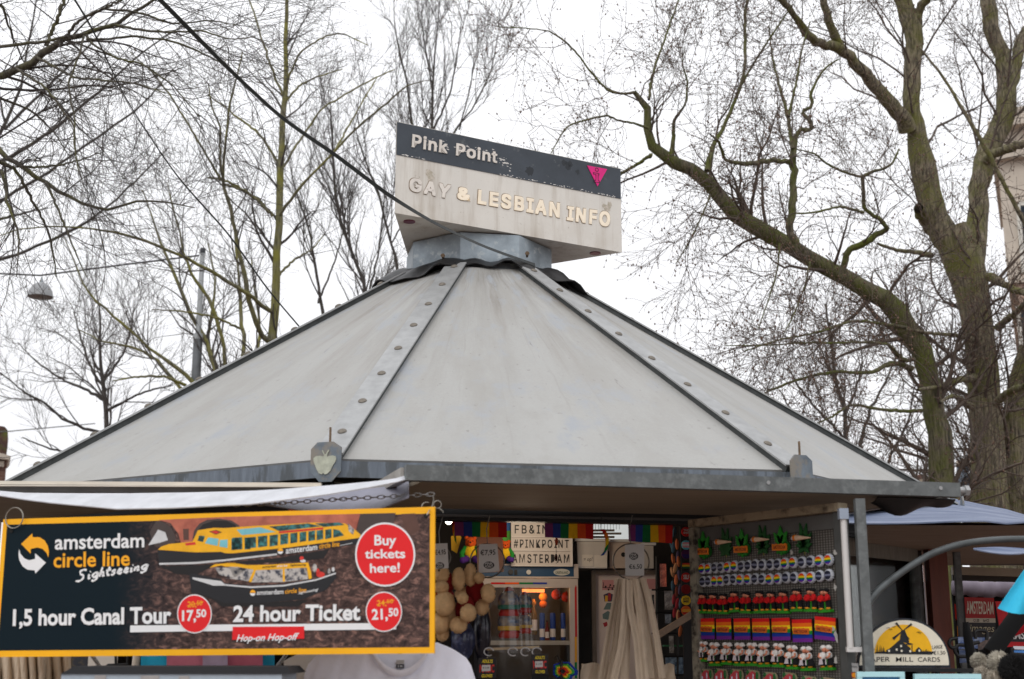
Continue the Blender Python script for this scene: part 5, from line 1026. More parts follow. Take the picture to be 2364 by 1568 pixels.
def leaf_b():
    t = thing('leaf_magnet', 'x', 'magnet', group='leaf magnets in the top row')
    m = MB()
    for a, l, w in ((-.18, .092, .010), (.22, .088, .010), (-.75, .066, .010), (.72, .066, .010)): m.prism(XY, leafblade(a, l, w, 0, -.022), .002, .008)
    for a, l in ((-1.4, .045), (1.4, .045), (-2.3, .04), (2.4, .036)): m.prism(XY, leafblade(a, l, .009, 0, -.024), .002, .008)
    m.build('leaf', dkg, t, local=True)
    m = MB(); m.tube([(0, -.02, .005), (.004, -.056, .005)], .0018, 6); m.build('stem', plain(120, 120, 40), t, local=True)
    m = MB(); m.tube([(-.03, .010, .014), (.046, .006, .014)], [.0115, .002], 10); j = m.build('paper_cone', plain(222, 190, 160), t, local=True, smooth=60)
    m = MB(); m.tube([(-.042, .011, .014), (-.0295, .010, .014)], [.0118, .0119], 10); m.build('orange_tip', pla, j, local=True, smooth=60)
    m = MB(); m.ell((-.050, .010, .014), (.009, .008, .006)); m.build('smoke_puff', plain(185, 190, 200), j, local=True, smooth=180)
    return t
la, lb_ = leaf_a(), leaf_b(); used = set()
for i, (x, y, k) in enumerate(((225, 480, 0), (400, 462, 1), (540, 462, 0), (705, 442, 1), (858, 442, 0), (1040, 430, 1))):
    u, v = pf.px(*r5(x, y)); M_ = pf.mat(u, v, -.012)
    L_ = ('green leaf magnet with orange name plate, ' if k == 0 else 'dark leaf magnet holding a paper cone, ') + (nth(i, 6) + ' in the top row')
    src = (la, lb_)[k]
    if k not in used: used.add(k); src.matrix_world = M_; src['label'] = L_
    else: dup(src, M_, L_)
# bottle cap magnets
def cap(rain):
    t = thing('cap_magnet', 'x', 'magnet', group='bottle cap magnets in two rows')
    m = MB(); n_ = 30; ro = [(.0225 + (.0012 if i % 2 else -.0006)) for i in range(n_)]
    vs = []
    for z, k in ((0, 1.0), (.006, .98), (.012, .86), (.013, .8)): vs += [(ro[i] * k * math.cos(2 * math.pi * i / n_), ro[i] * k * math.sin(2 * math.pi * i / n_), z) for i in range(n_)]
    m.add(vs, [(r * n_ + i, r * n_ + (i + 1) % n_, (r + 1) * n_ + (i + 1) % n_, (r + 1) * n_ + i) for r in range(3) for i in range(n_)] + [tuple(range(3 * n_, 4 * n_))])
    m.build('cap', plain(196, 200, 208, 40), t, local=True)
    m = MB(); R_ = .0172
    if rain: bands = [(-1 + i / 3, -1 + (i + 1) / 3, 5 - i) for i in range(6)]; ms = ORNG
    else: bands = [(-1, -.22, 0), (-.22, .22, 1), (.22, 1, 0)]; ms = [plain(22, 26, 50), plain(120, 125, 150)]
    for lo, hi, c in bands:
        ys = [lo + (hi - lo) * i / 5 for i in range(6)]; xs = [math.sqrt(max(0, 1 - y * y)) for y in ys]
        m.flat(XY, [(x * R_, y * R_) for x, y in zip(xs, ys)] + [(-x * R_, y * R_) for x, y in list(zip(xs, ys))[::-1]], .0134, c)
    m.build('face', ms, t, local=True)
    return t
cR, cB = cap(True), cap(False); used = set()
for row, X, Yv, T in (('upper', [215, 265, 318, 368, 422, 478, 537, 592, 648, 707, 772, 832, 890, 957, 1030, 1100, 1170, 1247], [665, 662, 656, 654, 650, 642, 644, 640, 632, 632, 630, 627, 620, 612, 612, 605, 600, 590], 'RRbbRRbbbbbbRRbbRR'), ('lower', [222, 268, 318, 367, 418, 473, 525, 588, 648, 706, 765, 833, 900, 965, 1034, 1102, 1173, 1247], [770, 767, 764, 762, 755, 752, 752, 750, 747, 748, 750, 745, 737, 737, 738, 735, 724, 716], 'bbRRbbRRbbRRbbRRbb')):
    for i, (x, y, c) in enumerate(zip(X, Yv, T)):
        u, v = pf.px(*r5(x, y)); M_ = pf.mat(u, v, -.012, rng.uniform(-.12, .12))
        L_ = ('rainbow striped' if c == 'R' else 'dark blue') + ' white rimmed cap magnet, ' + nth(i, 18) + ' in the ' + row + ' cap row'
        src = cR if c == 'R' else cB
        if c not in used: used.add(c); src.matrix_world = M_; src['label'] = L_
        else: dup(src, M_, L_)
# kissing couple magnets
def couple(women):
    t = thing('couple_magnet', 'x', 'magnet', group='white hatted couple magnets' if women else 'red jacketed couple magnets')
    skin, gr, yl, bk, rd, wt = plain(205, 130, 100), plain(40, 140, 25), plain(225, 150, 25), plain(18, 18, 20, 35), plain(190, 18, 22, 35), plain(215, 210, 205)
    m = MB(); m.prism(XY, [(-.034, 0), (.034, 0), (.034, .009), (.02, .012), (-.02, .012), (-.034, .009)], 0, .020); m.build('base', gr, t, local=True)
    m = MB(); m.prism(XY, [(-.007, .01), (.009, .01), (.007, .058), (-.005, .058)], 0, .012); m.build('backing', gr, t, local=True)
    for s in (-1, 1):
        m = MB(); m.ell((s * .019, .0145, .016), (.011, .005, .010), 10, 6); m.build('clog', yl, t, local=True, smooth=180)
        m = MB()
        if women: m.tube([(s * .020, .018, .012), (s * .018, .05, .012)], [.017, .0095], 12); m.build('skirt', bk, t, local=True, smooth=60)
        else: m.tube([(s * .018, .016, .012), (s * .0165, .046, .012)], [.0105, .0115], 10); m.build('trousers', bk, t, local=True, smooth=60)
        m = MB(); m.ell((s * .0155, .055, .014), (.014, .0165, .011), 12, 8); m.tube([(s * .022, .064, .018), (s * .026, .05, .024), (s * .008, .044, .026)], [.006, .0055, .004], 8)
        m.build('blouse' if women else 'jacket', (wt if women else rd), t, local=True, smooth=180)
        m = MB(); m.ell((s * .0085, .0785, .014), (.0105, .0105, .010), 12, 8); m.ell((s * .001, .077, .015), (.004, .003, .003), 8, 5); hd = m.build('head', skin, t, local=True, smooth=180)
        m = MB()
        if women: m.ell((s * .014, .086, .013), (.0135, .0105, .012), 12, 8); m.ell((s * .026, .084, .012), (.006, .005, .006), 8, 6)
        else: m.ell((s * .012, .086, .013), (.0135, .0085, .012), 12, 8)
        m.build('hat', wt if women else bk, hd, local=True, smooth=180)
        if women:
            m = MB(); m.prism(XY, [(s * .030, .022), (s * .006, .022), (s * .010, .044), (s * .022, .044)] if s < 0 else [(.006, .022), (.012, .022), (.012, .044), (.008, .044)], .0285, .030); m.build('apron', plain(200, 190, 195), t, local=True)
            m = MB(); m.tube([(s * .026, .064, .022), (s * .028, .052, .028), (s * .012, .046, .030)], [.0045, .004, .0035], 8); m.build('arm', skin, t, local=True, smooth=180)
    return t
for wom, X, Tp, Bt, word in ((False, [225, 310, 395, 490, 580, 695, 785, 885, 1000, 1115, 1232], [860, 860, 865, 843, 850, 843, 845, 838, 823, 820, 823], [1030, 1032, 1036, 1020, 1030, 1030, 1028, 1030, 1015, 1017, 1022], 'red jacketed kissing boys magnet on green base, '), (True, [235, 330, 428, 535, 637, 735, 850, 962, 1085, 1248], [1258, 1268, 1268, 1270, 1270, 1275, 1275, 1292, 1300, 1290], [1425, 1460, 1450, 1460, 1460, 1468, 1470, 1487, 1500, 1495], 'white hatted kissing girls magnet on green base, ')):
    pc = couple(wom)
    for i, (x, a, b_) in enumerate(zip(X, Tp, Bt)):
        u, v = pf.px(*r5(x, b_)); _, v2 = pf.px(*r5(x, a)); sc = (v2 - v) / .095
        M_ = pf.mat(u, v, -.012, rng.uniform(-.05, .05)) @ Matrix.Scale(sc, 4); L_ = word + nth(i, 11) + ' in its row'
        if i == 0: pc.matrix_world = M_; pc['label'] = L_
        else: dup(pc, M_, L_)
# rainbow flag magnets
def flagm():
    t = thing('flag_magnet', 'x', 'magnet', group='rainbow flag magnets in a row')
    m = MB(); m.fbox(XY, -.042, -.0435, .042, .0435, 0, .008); m.build('tile', plain(40, 22, 22), t, local=True)
    m = MB()
    for i in range(6): m.fbox(XY, -.042, .0435 - .0145 * (i + 1), .0395, .0435 - .0145 * i, .0082, .0112, i)
    m.build('stripes', ORNG, t, local=True)
    m = MB(); m.prism(XY, [(-.036, -.011), (.028, -.014), (.030, .006), (.027, .009), (.015, .007), (.010, .0105), (-.002, .008), (-.008, .011), (-.02, .008), (-.026, .011), (-.036, .009)], .0112, .016); pl_ = m.build('name_plate', plain(220, 105, 25), t, local=True)
    m = MB(); m.text('AMSTERDAM', XY, ((-.032, .004), (.025, .002), (.024, -.0095), (-.032, -.008)), .0164, 0, .02, px=False); m.build('lettering', plain(110, 40, 12), pl_, local=True)
    return t
fm_ = flagm()
for i, (a, b_, tp, bt) in enumerate(((205, 320, 1070, 1240), (335, 458, 1073, 1243), (480, 612, 1070, 1245), (630, 772, 1070, 1250), (790, 940, 1067, 1250), (957, 1120, 1078, 1265), (1140, 1312, 1060, 1248))):
    ua, va = pf.px(*r5(a, (tp + bt) / 2)); ub, vb = pf.px(*r5(b_, (tp + bt) / 2)); _, vt = pf.px(*r5((a + b_) / 2, tp)); _, vo = pf.px(*r5((a + b_) / 2, bt))
    M_ = pf.mat((ua + ub) / 2, (va + vb) / 2, -.012, -.09 if i == 6 else rng.uniform(-.01, .01)) @ Matrix.Diagonal(((ub - ua) / .084, (vt - vo) / .087, 1, 1))
    L_ = 'rainbow flag magnet with orange plate, ' + (nth(i, 7) + ' in its row' if i < 6 else 'the tilted one at the row end')
    if i == 0: fm_.matrix_world = M_; fm_['label'] = L_
    else: dup(fm_, M_, L_)
# little house magnets
def housem():
    t = thing('house_magnet', 'x', 'magnet', group='pink house magnets in the lowest row')
    m = MB(); m.prism(XY, [(-.036, -.08), (.036, -.08), (.038, -.02), (.030, -.004), (-.02, 0), (-.036, -.006)], 0, .008); m.build('backing', plain(150, 140, 110), t, local=True)
    m = MB(); m.prism(XY, [(-.034, -.07), (.02, -.07), (.02, -.012), (.004, -.006), (-.012, -.012), (-.034, -.03)], .008, .013); h = m.build('house_front', plain(180, 60, 70), t, local=True)
    m = MB(); m.prism(XY, [(.006, -.04), (.012, -.04), (.012, -.018), (.008, -.016)], .013, .0145); m.prism(XY, [(-.024, -.045), (-.016, -.045), (-.016, -.03), (-.024, -.03)], .013, .0145); m.build('window', plain(200, 200, 215), h, local=True)
    m = MB(); m.ell((.028, -.024, .010), (.008, .018, .004), 10, 8); m.ell((-.025, -.012, .010), (.008, .010, .004), 10, 8); m.build('bush', plain(20, 90, 35), t, local=True, smooth=180)
    m = MB(); m.ell((-.006, -.062, .014), (.012, .010, .004), 10, 8); m.build('blossom', plain(225, 170, 90), t, local=True, smooth=180)
    return t
hm = housem()
for i, (x, y) in enumerate(((245, 1482), (365, 1480), (490, 1484), (625, 1490), (765, 1508), (925, 1510), (1085, 1540), (1240, 1552))):
    u, v = pf.px(*r5(x, y)); M_ = pf.mat(u, v, -.012, rng.uniform(-.06, .06)); L_ = 'pink canal house magnet with green bush, ' + nth(i, 8) + ' in the lowest row'
    if i == 0: hm.matrix_world = M_; hm['label'] = L_
    else: dup(hm, M_, L_)
# ================================================================ shop interior
def r3(x, y): return (981 + x * .26385, 1154 + y * .26385)
def r4(x, y): return (1269.6 + x * .26385, 1154 + y * .26385)
def r6(x, y): return (1933.4 + x * .30055, 1096.5 + y * .30055)
def Q3(*p): return [r3(*q) for q in p]
def Q4(*p): return [r4(*q) for q in p]
def Q6(*p): return [r6(*q) for q in p]
def face_frame(Y, ang=0.0): return Frame((0, Y, 0), (math.cos(ang), math.sin(ang), 0), (0, 0, 1))
RB = [plain(*c, 60) for c in ((120, 50, 110), (40, 60, 140), (20, 110, 60), (235, 185, 25), (225, 85, 30), (185, 25, 25))]
# shop lamp that shows at the upper left corner of the opening
lp = P(1036, 1203, 6.5)
lampt = thing('ceiling_lamp', 'bright round shop lamp at the upper left of the opening', 'lamp', tuple(lp))
m = MB(); m.ell(lp, .017, 14, 10); m.build('bulb', mat('lamp glass', (.9, .9, .9), .3, emit=(1, .9, .75), estr=9), lampt, smooth=180)
m = MB(); m.lathe(lp, [(.012, .08), (.05, .05), (.06, .02), (.055, .018), (.042, .05), (.0, .075)], 18); m.tube([lp + Vector((0, 0, .07)), lp + Vector((0, 0, .16))], .006, 6); m.build('lamp_shade', mat('lamp shade', (.25, .25, .25), .5), lampt, smooth=60)
ld = bpy.data.objects.new('lamp_light', bpy.data.lights.new('lamp_light', 'POINT')); COL.objects.link(ld); ld.location = lp + Vector((.35, -.05, .02)); ld.data.energy = 7; ld.data.specular_factor = 0; ld.data.color = (1, .82, .62); ld.data.shadow_soft_size = .15
# back partition
pb = face_frame(7.75)
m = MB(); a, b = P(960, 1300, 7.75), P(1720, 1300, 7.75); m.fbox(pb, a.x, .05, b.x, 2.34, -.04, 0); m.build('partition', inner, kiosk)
# rainbow bunting flags under the lintel
fr = face_frame(6.16, .19)
for i, (x0, x1, y0, y1, al) in enumerate(((1049.6, 1169.7, 1203, 1237.5, 'leftmost of the three'), (1257, 1370, 1208, 1241, 'middle one of the three'), (1450, 1553, 1213, 1250, 'rightmost of the three'))):
    m = MB(); ms = RB
    for k in range(6):
        rows = []
        for r in range(4):
            row = []
            for c in range(4):
                s = (k + c / 3) / 6; x = x0 + (x1 - x0) * s; y = y0 - 8 + (y1 - y0 + 8 + 4 * s) * r / 3
                q = fr.pt(*fr.px(x, y), .012 * math.sin(s * 9 + i) * r / 3); row.append(q)
            rows.append(row)
        m.sheet(rows, .0012, k)
    tag(m.build('rainbow_flag', ms), 'hanging rainbow bunting flag, ' + al, 'flag', 'rainbow flags under the lintel')
# letter board
lf = face_frame(6.92, .08)
lb = thing('letter_board', 'white three row letter board reading pinkpoint amsterdam on the fridge', 'letter board', tuple(P(1252, 1307, 6.92)))
m = MB(); c = lf.pxs([(1180, 1200), (1319, 1200), (1319, 1307.5), (1180, 1307.5)]); m.fbox(lf, c[3][0], c[3][1], c[1][0], c[1][1], -.05, 0); m.build('case', mat('board white', (.52, .47, .43), .5), lb)
for y in (1201, 1239.5, 1271, 1306.5):
    m = MB(); c = lf.pxs([(1180, y - 1.6), (1320, y + 1.6)]); m.fbox(lf, c[0][0], c[1][1], c[1][0], c[0][1], .0005, .008); m.build('rail', mat('rail white', (.60, .56, .52), .5), lb)
c = lf.pxs([(1316, 1200), (1322, 1308)]); m = MB(); m.fbox(lf, c[0][0], c[1][1], c[1][0], c[0][1], .0005, .006); m.build('end_frame', mat('rail white', (.60, .56, .52), .5), lb)
BK = plain(14, 14, 16)
for st, q in (('FB&IN', Q3((785, 220), (1075, 222), (1075, 298), (785, 296))), ('#PINKPOINT', Q3((777, 347), (1258, 350), (1258, 422), (777, 420))), ('AMSTERDAM', Q3((766, 475), (1262, 478), (1262, 553), (766, 552)))):
    m = MB(); m.text(st, lf, q, .003, 0, -.005, space=1.25); m.build('lettering', BK, lb)
# glass door fridge
fz = face_frame(6.95, .08)
fg = thing('fridge', 'glass door drinks fridge with blue header and warm lit inside', 'fridge', tuple(P(1215, 1560, 7.2)))
gw = mat('fridge frame', (.42, .36, .32), .45, var=.06)
U = lambda x, y: fz.px(x, y)
ul, ur = U(1108, 1400)[0], U(1333, 1400)[0]; vt = U(1200, 1308)[1]; vb = .1
m = MB(); m.fbox(fz, ul, vb, ul + .03, vt, -.55, -.01); m.fbox(fz, ur - .03, vb, ur, vt, -.55, -.01); m.fbox(fz, ul + .03, vb, ur - .03, vt, -.55, -.52); m.fbox(fz, ul + .03, vt - .03, ur - .03, vt, -.52, -.01); m.build('cabinet', mat('fridge body', (.10, .10, .105), .5, var=.1), fg)
m = MB(); v1 = U(1200, 1331)[1]; m.fbox(fz, ul - .004, v1, ur + .004, vt + .004, -.009, .012); hd = m.build('header', mat('header blue', rgb(18, 60, 92), .4, var=.1), fg)
m = MB(); m.fbox(fz, ul - .006, vt + .0045, ur + .006, vt + .012, -.02, .016); m.fbox(fz, ul - .006, v1 - .008, ur + .006, v1 - .0005, -.009, .014); m.fbox(fz, ur - .018, v1, ur + .005, vt + .004, .0125, .015); m.build('trim', gw, hd)
m = MB(); u, v = U(1296, 1321.5); m.disc(fz, (u, v), .042, .0125, .015, ry=.017); lb2 = m.build('maker_plate', mat('plate grey', (.45, .45, .40), .4), hd)
m = MB(); m.text('GREENLAND', fz, Q4((45, 626), (157, 626), (157, 650), (45, 650)), .0156, 0, .01); m.build('lettering', plain(40, 60, 35), lb2)
for x, y, r_, c in ((r3(905, 635)[0], r3(0, 635)[1], .012, (.55, .53, .48)), (r3(748, 633)[0], r3(0, 633)[1], .013, (.01, .01, .012))):
    m = MB(); u, v = U(x, y); m.disc(fz, (u, v), r_, .0125, .022, n=16); m.build('knob', mat('knob_%d' % int(c[0] * 100), c, .4), hd)
m = MB(); c = fz.pxs(Q3((780, 615), (806, 658))); m.fbox(fz, c[0][0], c[1][1], c[1][0], c[0][1], .0125, .018); m.build('switch', plain(15, 15, 18), hd)
dv0, dv1 = U(1200, 1346)[1], U(1200, 1480)[1]
il, ir = U(1126, 1400)[0], U(1314, 1400)[0]; itop = U(1200, 1357)[1]
m = MB(); m.fbox(fz, ul, vb, il, v1 - .012, -.005, .03); m.fbox(fz, ir, vb, ur, v1 - .012, -.005, .03); m.fbox(fz, il, itop, ir, v1 - .012, -.005, .028); c = fz.pxs(Q3((900, 1232), (900, 1270))); m.fbox(fz, il, c[1][1], ir, c[0][1], -.3, .0); m.build('door_frame', gw, fg)
m = MB()
for k in range(4):
    c = fz.pxs(Q3((575 + 122 * k, 725), (575 + 122 * (k + 1), 741))); m.fbox(fz, c[0][0], c[1][1], c[1][0], c[0][1], .0285, .030, k)
m.build('rainbow_strip', [RB[5], RB[4], RB[2], RB[1]], fg)
m = MB()
for k, (a, b) in enumerate(((770, 1200), (1200, 1420), (1420, 1560))):
    c = fz.pxs(Q4((209, a), (231, b))); m.fbox(fz, c[0][0], c[1][1], c[1][0], c[0][1], .0305, .032, k)
c = fz.pxs(Q4((212, 770), (220, 748), (228, 770))); m.prism(fz, c, .0305, .032, 0)
m.build('measure_strip', [plain(170, 22, 22), plain(200, 140, 30), RB[2]], fg)
gl = bpy.data.materials.new('door glass'); gl.use_nodes = True; n = gl.node_tree; n.nodes.clear()
o_ = n.nodes.new('ShaderNodeOutputMaterial'); tr_ = n.nodes.new('ShaderNodeBsdfTransparent'); gs = n.nodes.new('ShaderNodeBsdfGlossy'); gs.inputs['Roughness'].default_value = .04; mi_ = n.nodes.new('ShaderNodeMixShader'); fn = n.nodes.new('ShaderNodeFresnel'); fn.inputs['IOR'].default_value = 1.2
n.links.new(fn.outputs[0], mi_.inputs[0]); n.links.new(tr_.outputs[0], mi_.inputs[1]); n.links.new(gs.outputs[0], mi_.inputs[2]); n.links.new(mi_.outputs[0], o_.inputs[0]); tr_.inputs['Color'].default_value = (.95, .97, .96, 1)
m = MB(); m.fbox(fz, il, vb + .02, ir, itop, .004, .008); m.build('door_glass', gl, fg)
c = fz.pxs(Q3((862, 776), (1056, 804))); m = MB(); m.fbox(fz, c[0][0], c[1][1], c[1][0], c[0][1], -.08, -.06); m.build('lamp_tube', mat('orange lamp', (.9, .3, .1), .4, emit=(1, .22, .05), estr=2.2), fg)
ld2 = bpy.data.objects.new('fridge_light', bpy.data.lights.new('fridge_light', 'POINT')); COL.objects.link(ld2); ld2.location = P(1245, 1372, 7.12); ld2.data.energy = 1.3; ld2.data.color = (1, .5, .22); ld2.data.shadow_soft_size = .08
# fridge contents
def bottle(x0, x1, y0, y1, Y, col, capc, label, i):
    p, q = P((x0 + x1) / 2, y1, Y), P((x0 + x1) / 2, y0, Y); r = (P(x1, y1, Y) - P(x0, y1, Y)).length / 2; h = q.z - p.z
    t = thing('drink_bottle' if capc else 'drink_can', label, 'bottle' if capc else 'can', tuple(p), 'drinks in the fridge')
    m = MB()
    if capc: m.lathe(p, [(0, 0), (r, 0), (r, h * .55), (r * .4, h * .75), (r * .35, h * .93), (0, h * .93)], 14)
    else: m.lathe(p, [(0, 0), (r * .85, 0), (r, h * .05), (r, h * .93), (r * .8, h), (0, h)], 14)
    m.build('body', col, t, smooth=40)
    m = MB(); m.lathe(p, [(r * 1.02, h * .12), (r * 1.02, h * .42)], 14); m.build('label_band', plain(205, 205, 215), t, smooth=40)
    if capc: m = MB(); m.lathe(p, [(r * .4, h * .92), (r * .4, h), (0, h)], 12); m.build('bottle_cap', capc, t)
for i, (xa, xb, w) in enumerate(((1003, 1050, 'left'), (1095, 1145, 'middle'), (1190, 1232, 'right'))):
    x0, y0 = r3(xa, 990); x1, y1 = r3(xb, 1230); bottle(x0, x1, y0, y1, 7.12, plain(25, 60, 140), None, 'blue and white drink can, the %s one on the fridge shelf' % w, i)
x0, y0 = r3(1052, 1055); x1, y1 = r3(1088, 1230); bottle(x0, x1, y0, y1, 7.1, plain(90, 18, 22), plain(40, 10, 10), 'dark red narrow bottle between the fridge cans', 0)
x0, y0 = r3(915, 870); x1, y1 = r3(985, 1180); bottle(x0, x1, y0, y1, 7.14, plain(90, 70, 30), plain(170, 110, 40), 'brown bottle at the left inside the fridge', 0)
for i, (x, y, r_, c, l) in enumerate(((1035, 850, 38, (200, 120, 30), 'orange round lamp fruit in the fridge top'), (1035, 915, 34, (190, 95, 25), 'dark orange round fruit below the top one in the fridge'), (1150, 830, 44, (150, 45, 25), 'red round fruit in the middle of the fridge top'), (1235, 850, 44, (150, 40, 20), 'red round fruit by the fridge door edge'), (945, 905, 30, (120, 80, 25), 'brown round fruit at the left of the fridge top'))):
    p = P(*r3(x, y), 7.15); m = MB(); m.ell(p, r_ * .26 / F * 7.15, 16, 12); m.tube([p + Vector((0, 0, r_ * .26 / F * 7.1)), p + Vector((.003, 0, r_ * .3 / F * 7.3))], .003, 5); tag(m.build('fruit', plain(*c, 50), smooth=60), l, 'fruit', 'round fruit in the fridge')
# things on the fridge: rainbow teddies, card, plastic boxes
fur = lambda n_, c: mat('fur ' + n_, c, .95, var=.12, scale=40, bump=.5, bscale=260)
def rain_bear(cx, cy, s, label):
    c = P(cx, cy, 6.9); k = s / F * 6.9
    t = thing('rainbow_bear', label, 'teddy bear', (c.x, c.y, c.z - 1.4 * k), 'rainbow teddy bears on the fridge')
    V_ = lambda x, z, y=0: c + Vector((x * k, y * k, z * k))
    m = MB(); m.ell(V_(0, 1.0), .62 * k); m.ell(V_(0, .85, -.5), .34 * k, 10, 7); m.ell(V_(-.45, 1.5), .24 * k, 10, 7); m.ell(V_(.45, 1.5), .24 * k, 10, 7); hd = m.build('head', fur('orange', rgb(225, 90, 25)), t, smooth=180)
    m = MB(); m.ell(V_(0, .95, -.82), .1 * k, 8, 6); m.build('nose', BK, hd, smooth=180)
    for x in (-.25, .25): m = MB(); m.ell(V_(x, 1.12, -.57), .06 * k, 8, 6); m.build('eye', BK, hd, smooth=180)
    m = MB(); m.ell(V_(0, 0), (.75 * k, .6 * k, .85 * k)); m.build('body', fur('yellow', rgb(235, 190, 30)), t, smooth=180)
    for x in (-1, 1):
        m = MB(); m.tube([V_(x * .5, .5, -.1), V_(x * .95, -.2, -.3), V_(x * .9, -.5, -.5)], [.26 * k, .28 * k, .24 * k], 10); m.ell(V_(x * .9, -.5, -.5), .27 * k, 10, 7); m.build('arm', fur('green', rgb(35, 140, 50)), t, smooth=180)
        m = MB(); m.tube([V_(x * .4, -.7, -.1), V_(x * .8, -1.0, -.7)], [.4 * k, .32 * k], 10); m.ell(V_(x * .82, -.95, -.8), .36 * k, 10, 7); m.build('leg', fur('violet', rgb(80, 40, 130)), t, smooth=180)
rain_bear(*r3(400, 455), 21, 'rainbow plush bear with orange head sitting left of the price card')
rain_bear(*r3(705, 465), 17, 'smaller rainbow plush bear sitting beside the letter board')
m = MB(); q = Q3((228, 320), (300, 300), (320, 330), (280, 470), (232, 440)); m.prism(face_frame(7.0), face_frame(7.0).pxs(q), 0, .004); tag(m.build('yellow_card', plain(230, 180, 30)), 'yellow paper card left of the rainbow bear', 'card')
m = MB(); q = Q3((450, 325), (680, 320), (690, 630), (460, 640)); m.prism(face_frame(6.3), face_frame(6.3).pxs(q), 0, .003); tag(m.build('cardboard_sheet', mat('salmon card', (.55, .36, .25), .8, var=.06, scale=20)), 'salmon coloured card sheet behind the first price tag', 'card')
m = MB(); f7 = face_frame(7.05); c = f7.pxs(Q3((715, 190), (765, 580))); m.fbox(f7, c[0][0], c[1][1], c[1][0], c[0][1], -.02, 0, 0); m.disc(f7, f7.px(*r3(738, 330)), .035, .001, .004, 1); m.disc(f7, f7.px(*r3(740, 480)), .03, .001, .004, 2)
tag(m.build('poster_strip', [plain(35, 120, 200), plain(90, 200, 60), plain(220, 70, 40)]), 'bright blue and green picture beside the letter board', 'picture')
# clear storage boxes
def tub(x0, x1, y0, y1, Y, col, label, paper=True):
    f = face_frame(Y, .05); a = f.px(x0, y1); b = f.px(x1, y0)
    t = thing('storage_box', label, 'storage box', tuple(f.pt((a[0] + b[0]) / 2, a[1])), 'plastic boxes above the poster')
    w = (b[0] - a[0]); m = MB(); sh = w * .03
    p = [f.pt(a[0] + sh, a[1], h) if i == 0 else f.pt(b[0] - sh, a[1], h) for h in (0, -.25) for i in (0, 1)]
    m.box8([f.pt(a[0] + sh, a[1], 0), f.pt(b[0] - sh, a[1], 0), f.pt(b[0] - sh, a[1], -.25), f.pt(a[0] + sh, a[1], -.25), f.pt(a[0], b[1], 0), f.pt(b[0], b[1], 0), f.pt(b[0], b[1], -.25), f.pt(a[0], b[1], -.25)])
    m.build('tub', col, t)
    m = MB(); m.fbox(f, a[0] - .012, b[1] + .001, b[0] + .012, b[1] + .014, -.26, .012); m.build('lid', mat('lid plastic', (.62, .62, .6), .35, coat=.3), t)
    return t, f
fro = mat('frosted plastic', (.50, .47, .43), .3, var=.08, scale=6, coat=.3)
t1, f1 = tub(*[r4(238, 0)[0], r4(505, 0)[0], r4(0, 365)[1], r4(0, 598)[1]], 7.0, fro, 'frosted clear storage box with papers, left of the dark label')
m = MB(); c = f1.pxs(Q4((385, 485), (500, 590))); m.fbox(f1, c[0][0], c[1][1], c[1][0], c[0][1], .0005, .002); c = f1.pxs(Q4((280, 480), (380, 580))); m.fbox(f1, c[0][0], c[1][1], c[1][0], c[0][1], .0005, .0025); m.build('paper_label', mat('paper', (.6, .56, .5), .8, var=.05, scale=20), t1)
letter(t1, '= op!', Q4((293, 505), (372, 500), (374, 545), (295, 550)), .0032, BK, 0, .2, fr=f1)
t2, f2 = tub(*[r4(508, 0)[0], r4(820, 0)[0], r4(0, 372)[1], r4(0, 598)[1]], 7.04, mat('beige box', (.45, .37, .31), .6, var=.06), 'beige archive box with printed side label, behind the tote price tag')
m = MB(); c = f2.pxs(Q4((508, 450), (522, 590))); m.fbox(f2, c[0][0], c[1][1], c[1][0], c[0][1], .0005, .002); m.disc(f2, f2.px(*r4(642, 480)), .012, .0005, .002); m.build('printed_mark', BK, t2)
t3, f3 = tub(*[r4(825, 0)[0], r4(905, 0)[0], r4(0, 400)[1], r4(0, 600)[1]], 7.0, fro, 'narrow frosted bin with black lid at the right of the box row')
# bright slatted window above the boxes
wf = face_frame(7.70)
wn = thing('shop_window', 'small bright slatted window above the storage boxes', 'window', tuple(P(1400, 1245, 7.7)))
c = wf.pxs(Q4((378, 190), (690, 345))); m = MB(); m.fbox(wf, c[0][0], c[1][1], c[1][0], c[0][1], .0, .01); m.build('pane', mat('daylight glow pane', (.7, .72, .72), .6, emit=(.95, 1, 1), estr=.5), wn)  # pane emits its own glow in place of daylight from behind
for i in range(9):
    x = 395 + i * 26; c = wf.pxs(Q4((x, 190), (x + 4, 262))); m = MB(); m.fbox(wf, c[0][0], c[1][1], c[1][0], c[0][1], .0105, .016); m.build('slat', mat('slat grey', (.35, .36, .36), .5), wn)
for i, y in enumerate((265, 292, 322)):
    c = wf.pxs(Q4((378, y), (560 + 60 * (i % 2), y + 16))); m = MB(); m.fbox(wf, c[0][0], c[1][1], c[1][0], c[0][1], .0165, .05); tag(m.build('paper_stack', mat('paper', (.6, .56, .5), .8)), ('upper', 'middle', 'lower')[i] + ' pale paper stack in front of the slatted window', 'paper', 'paper stacks by the window')
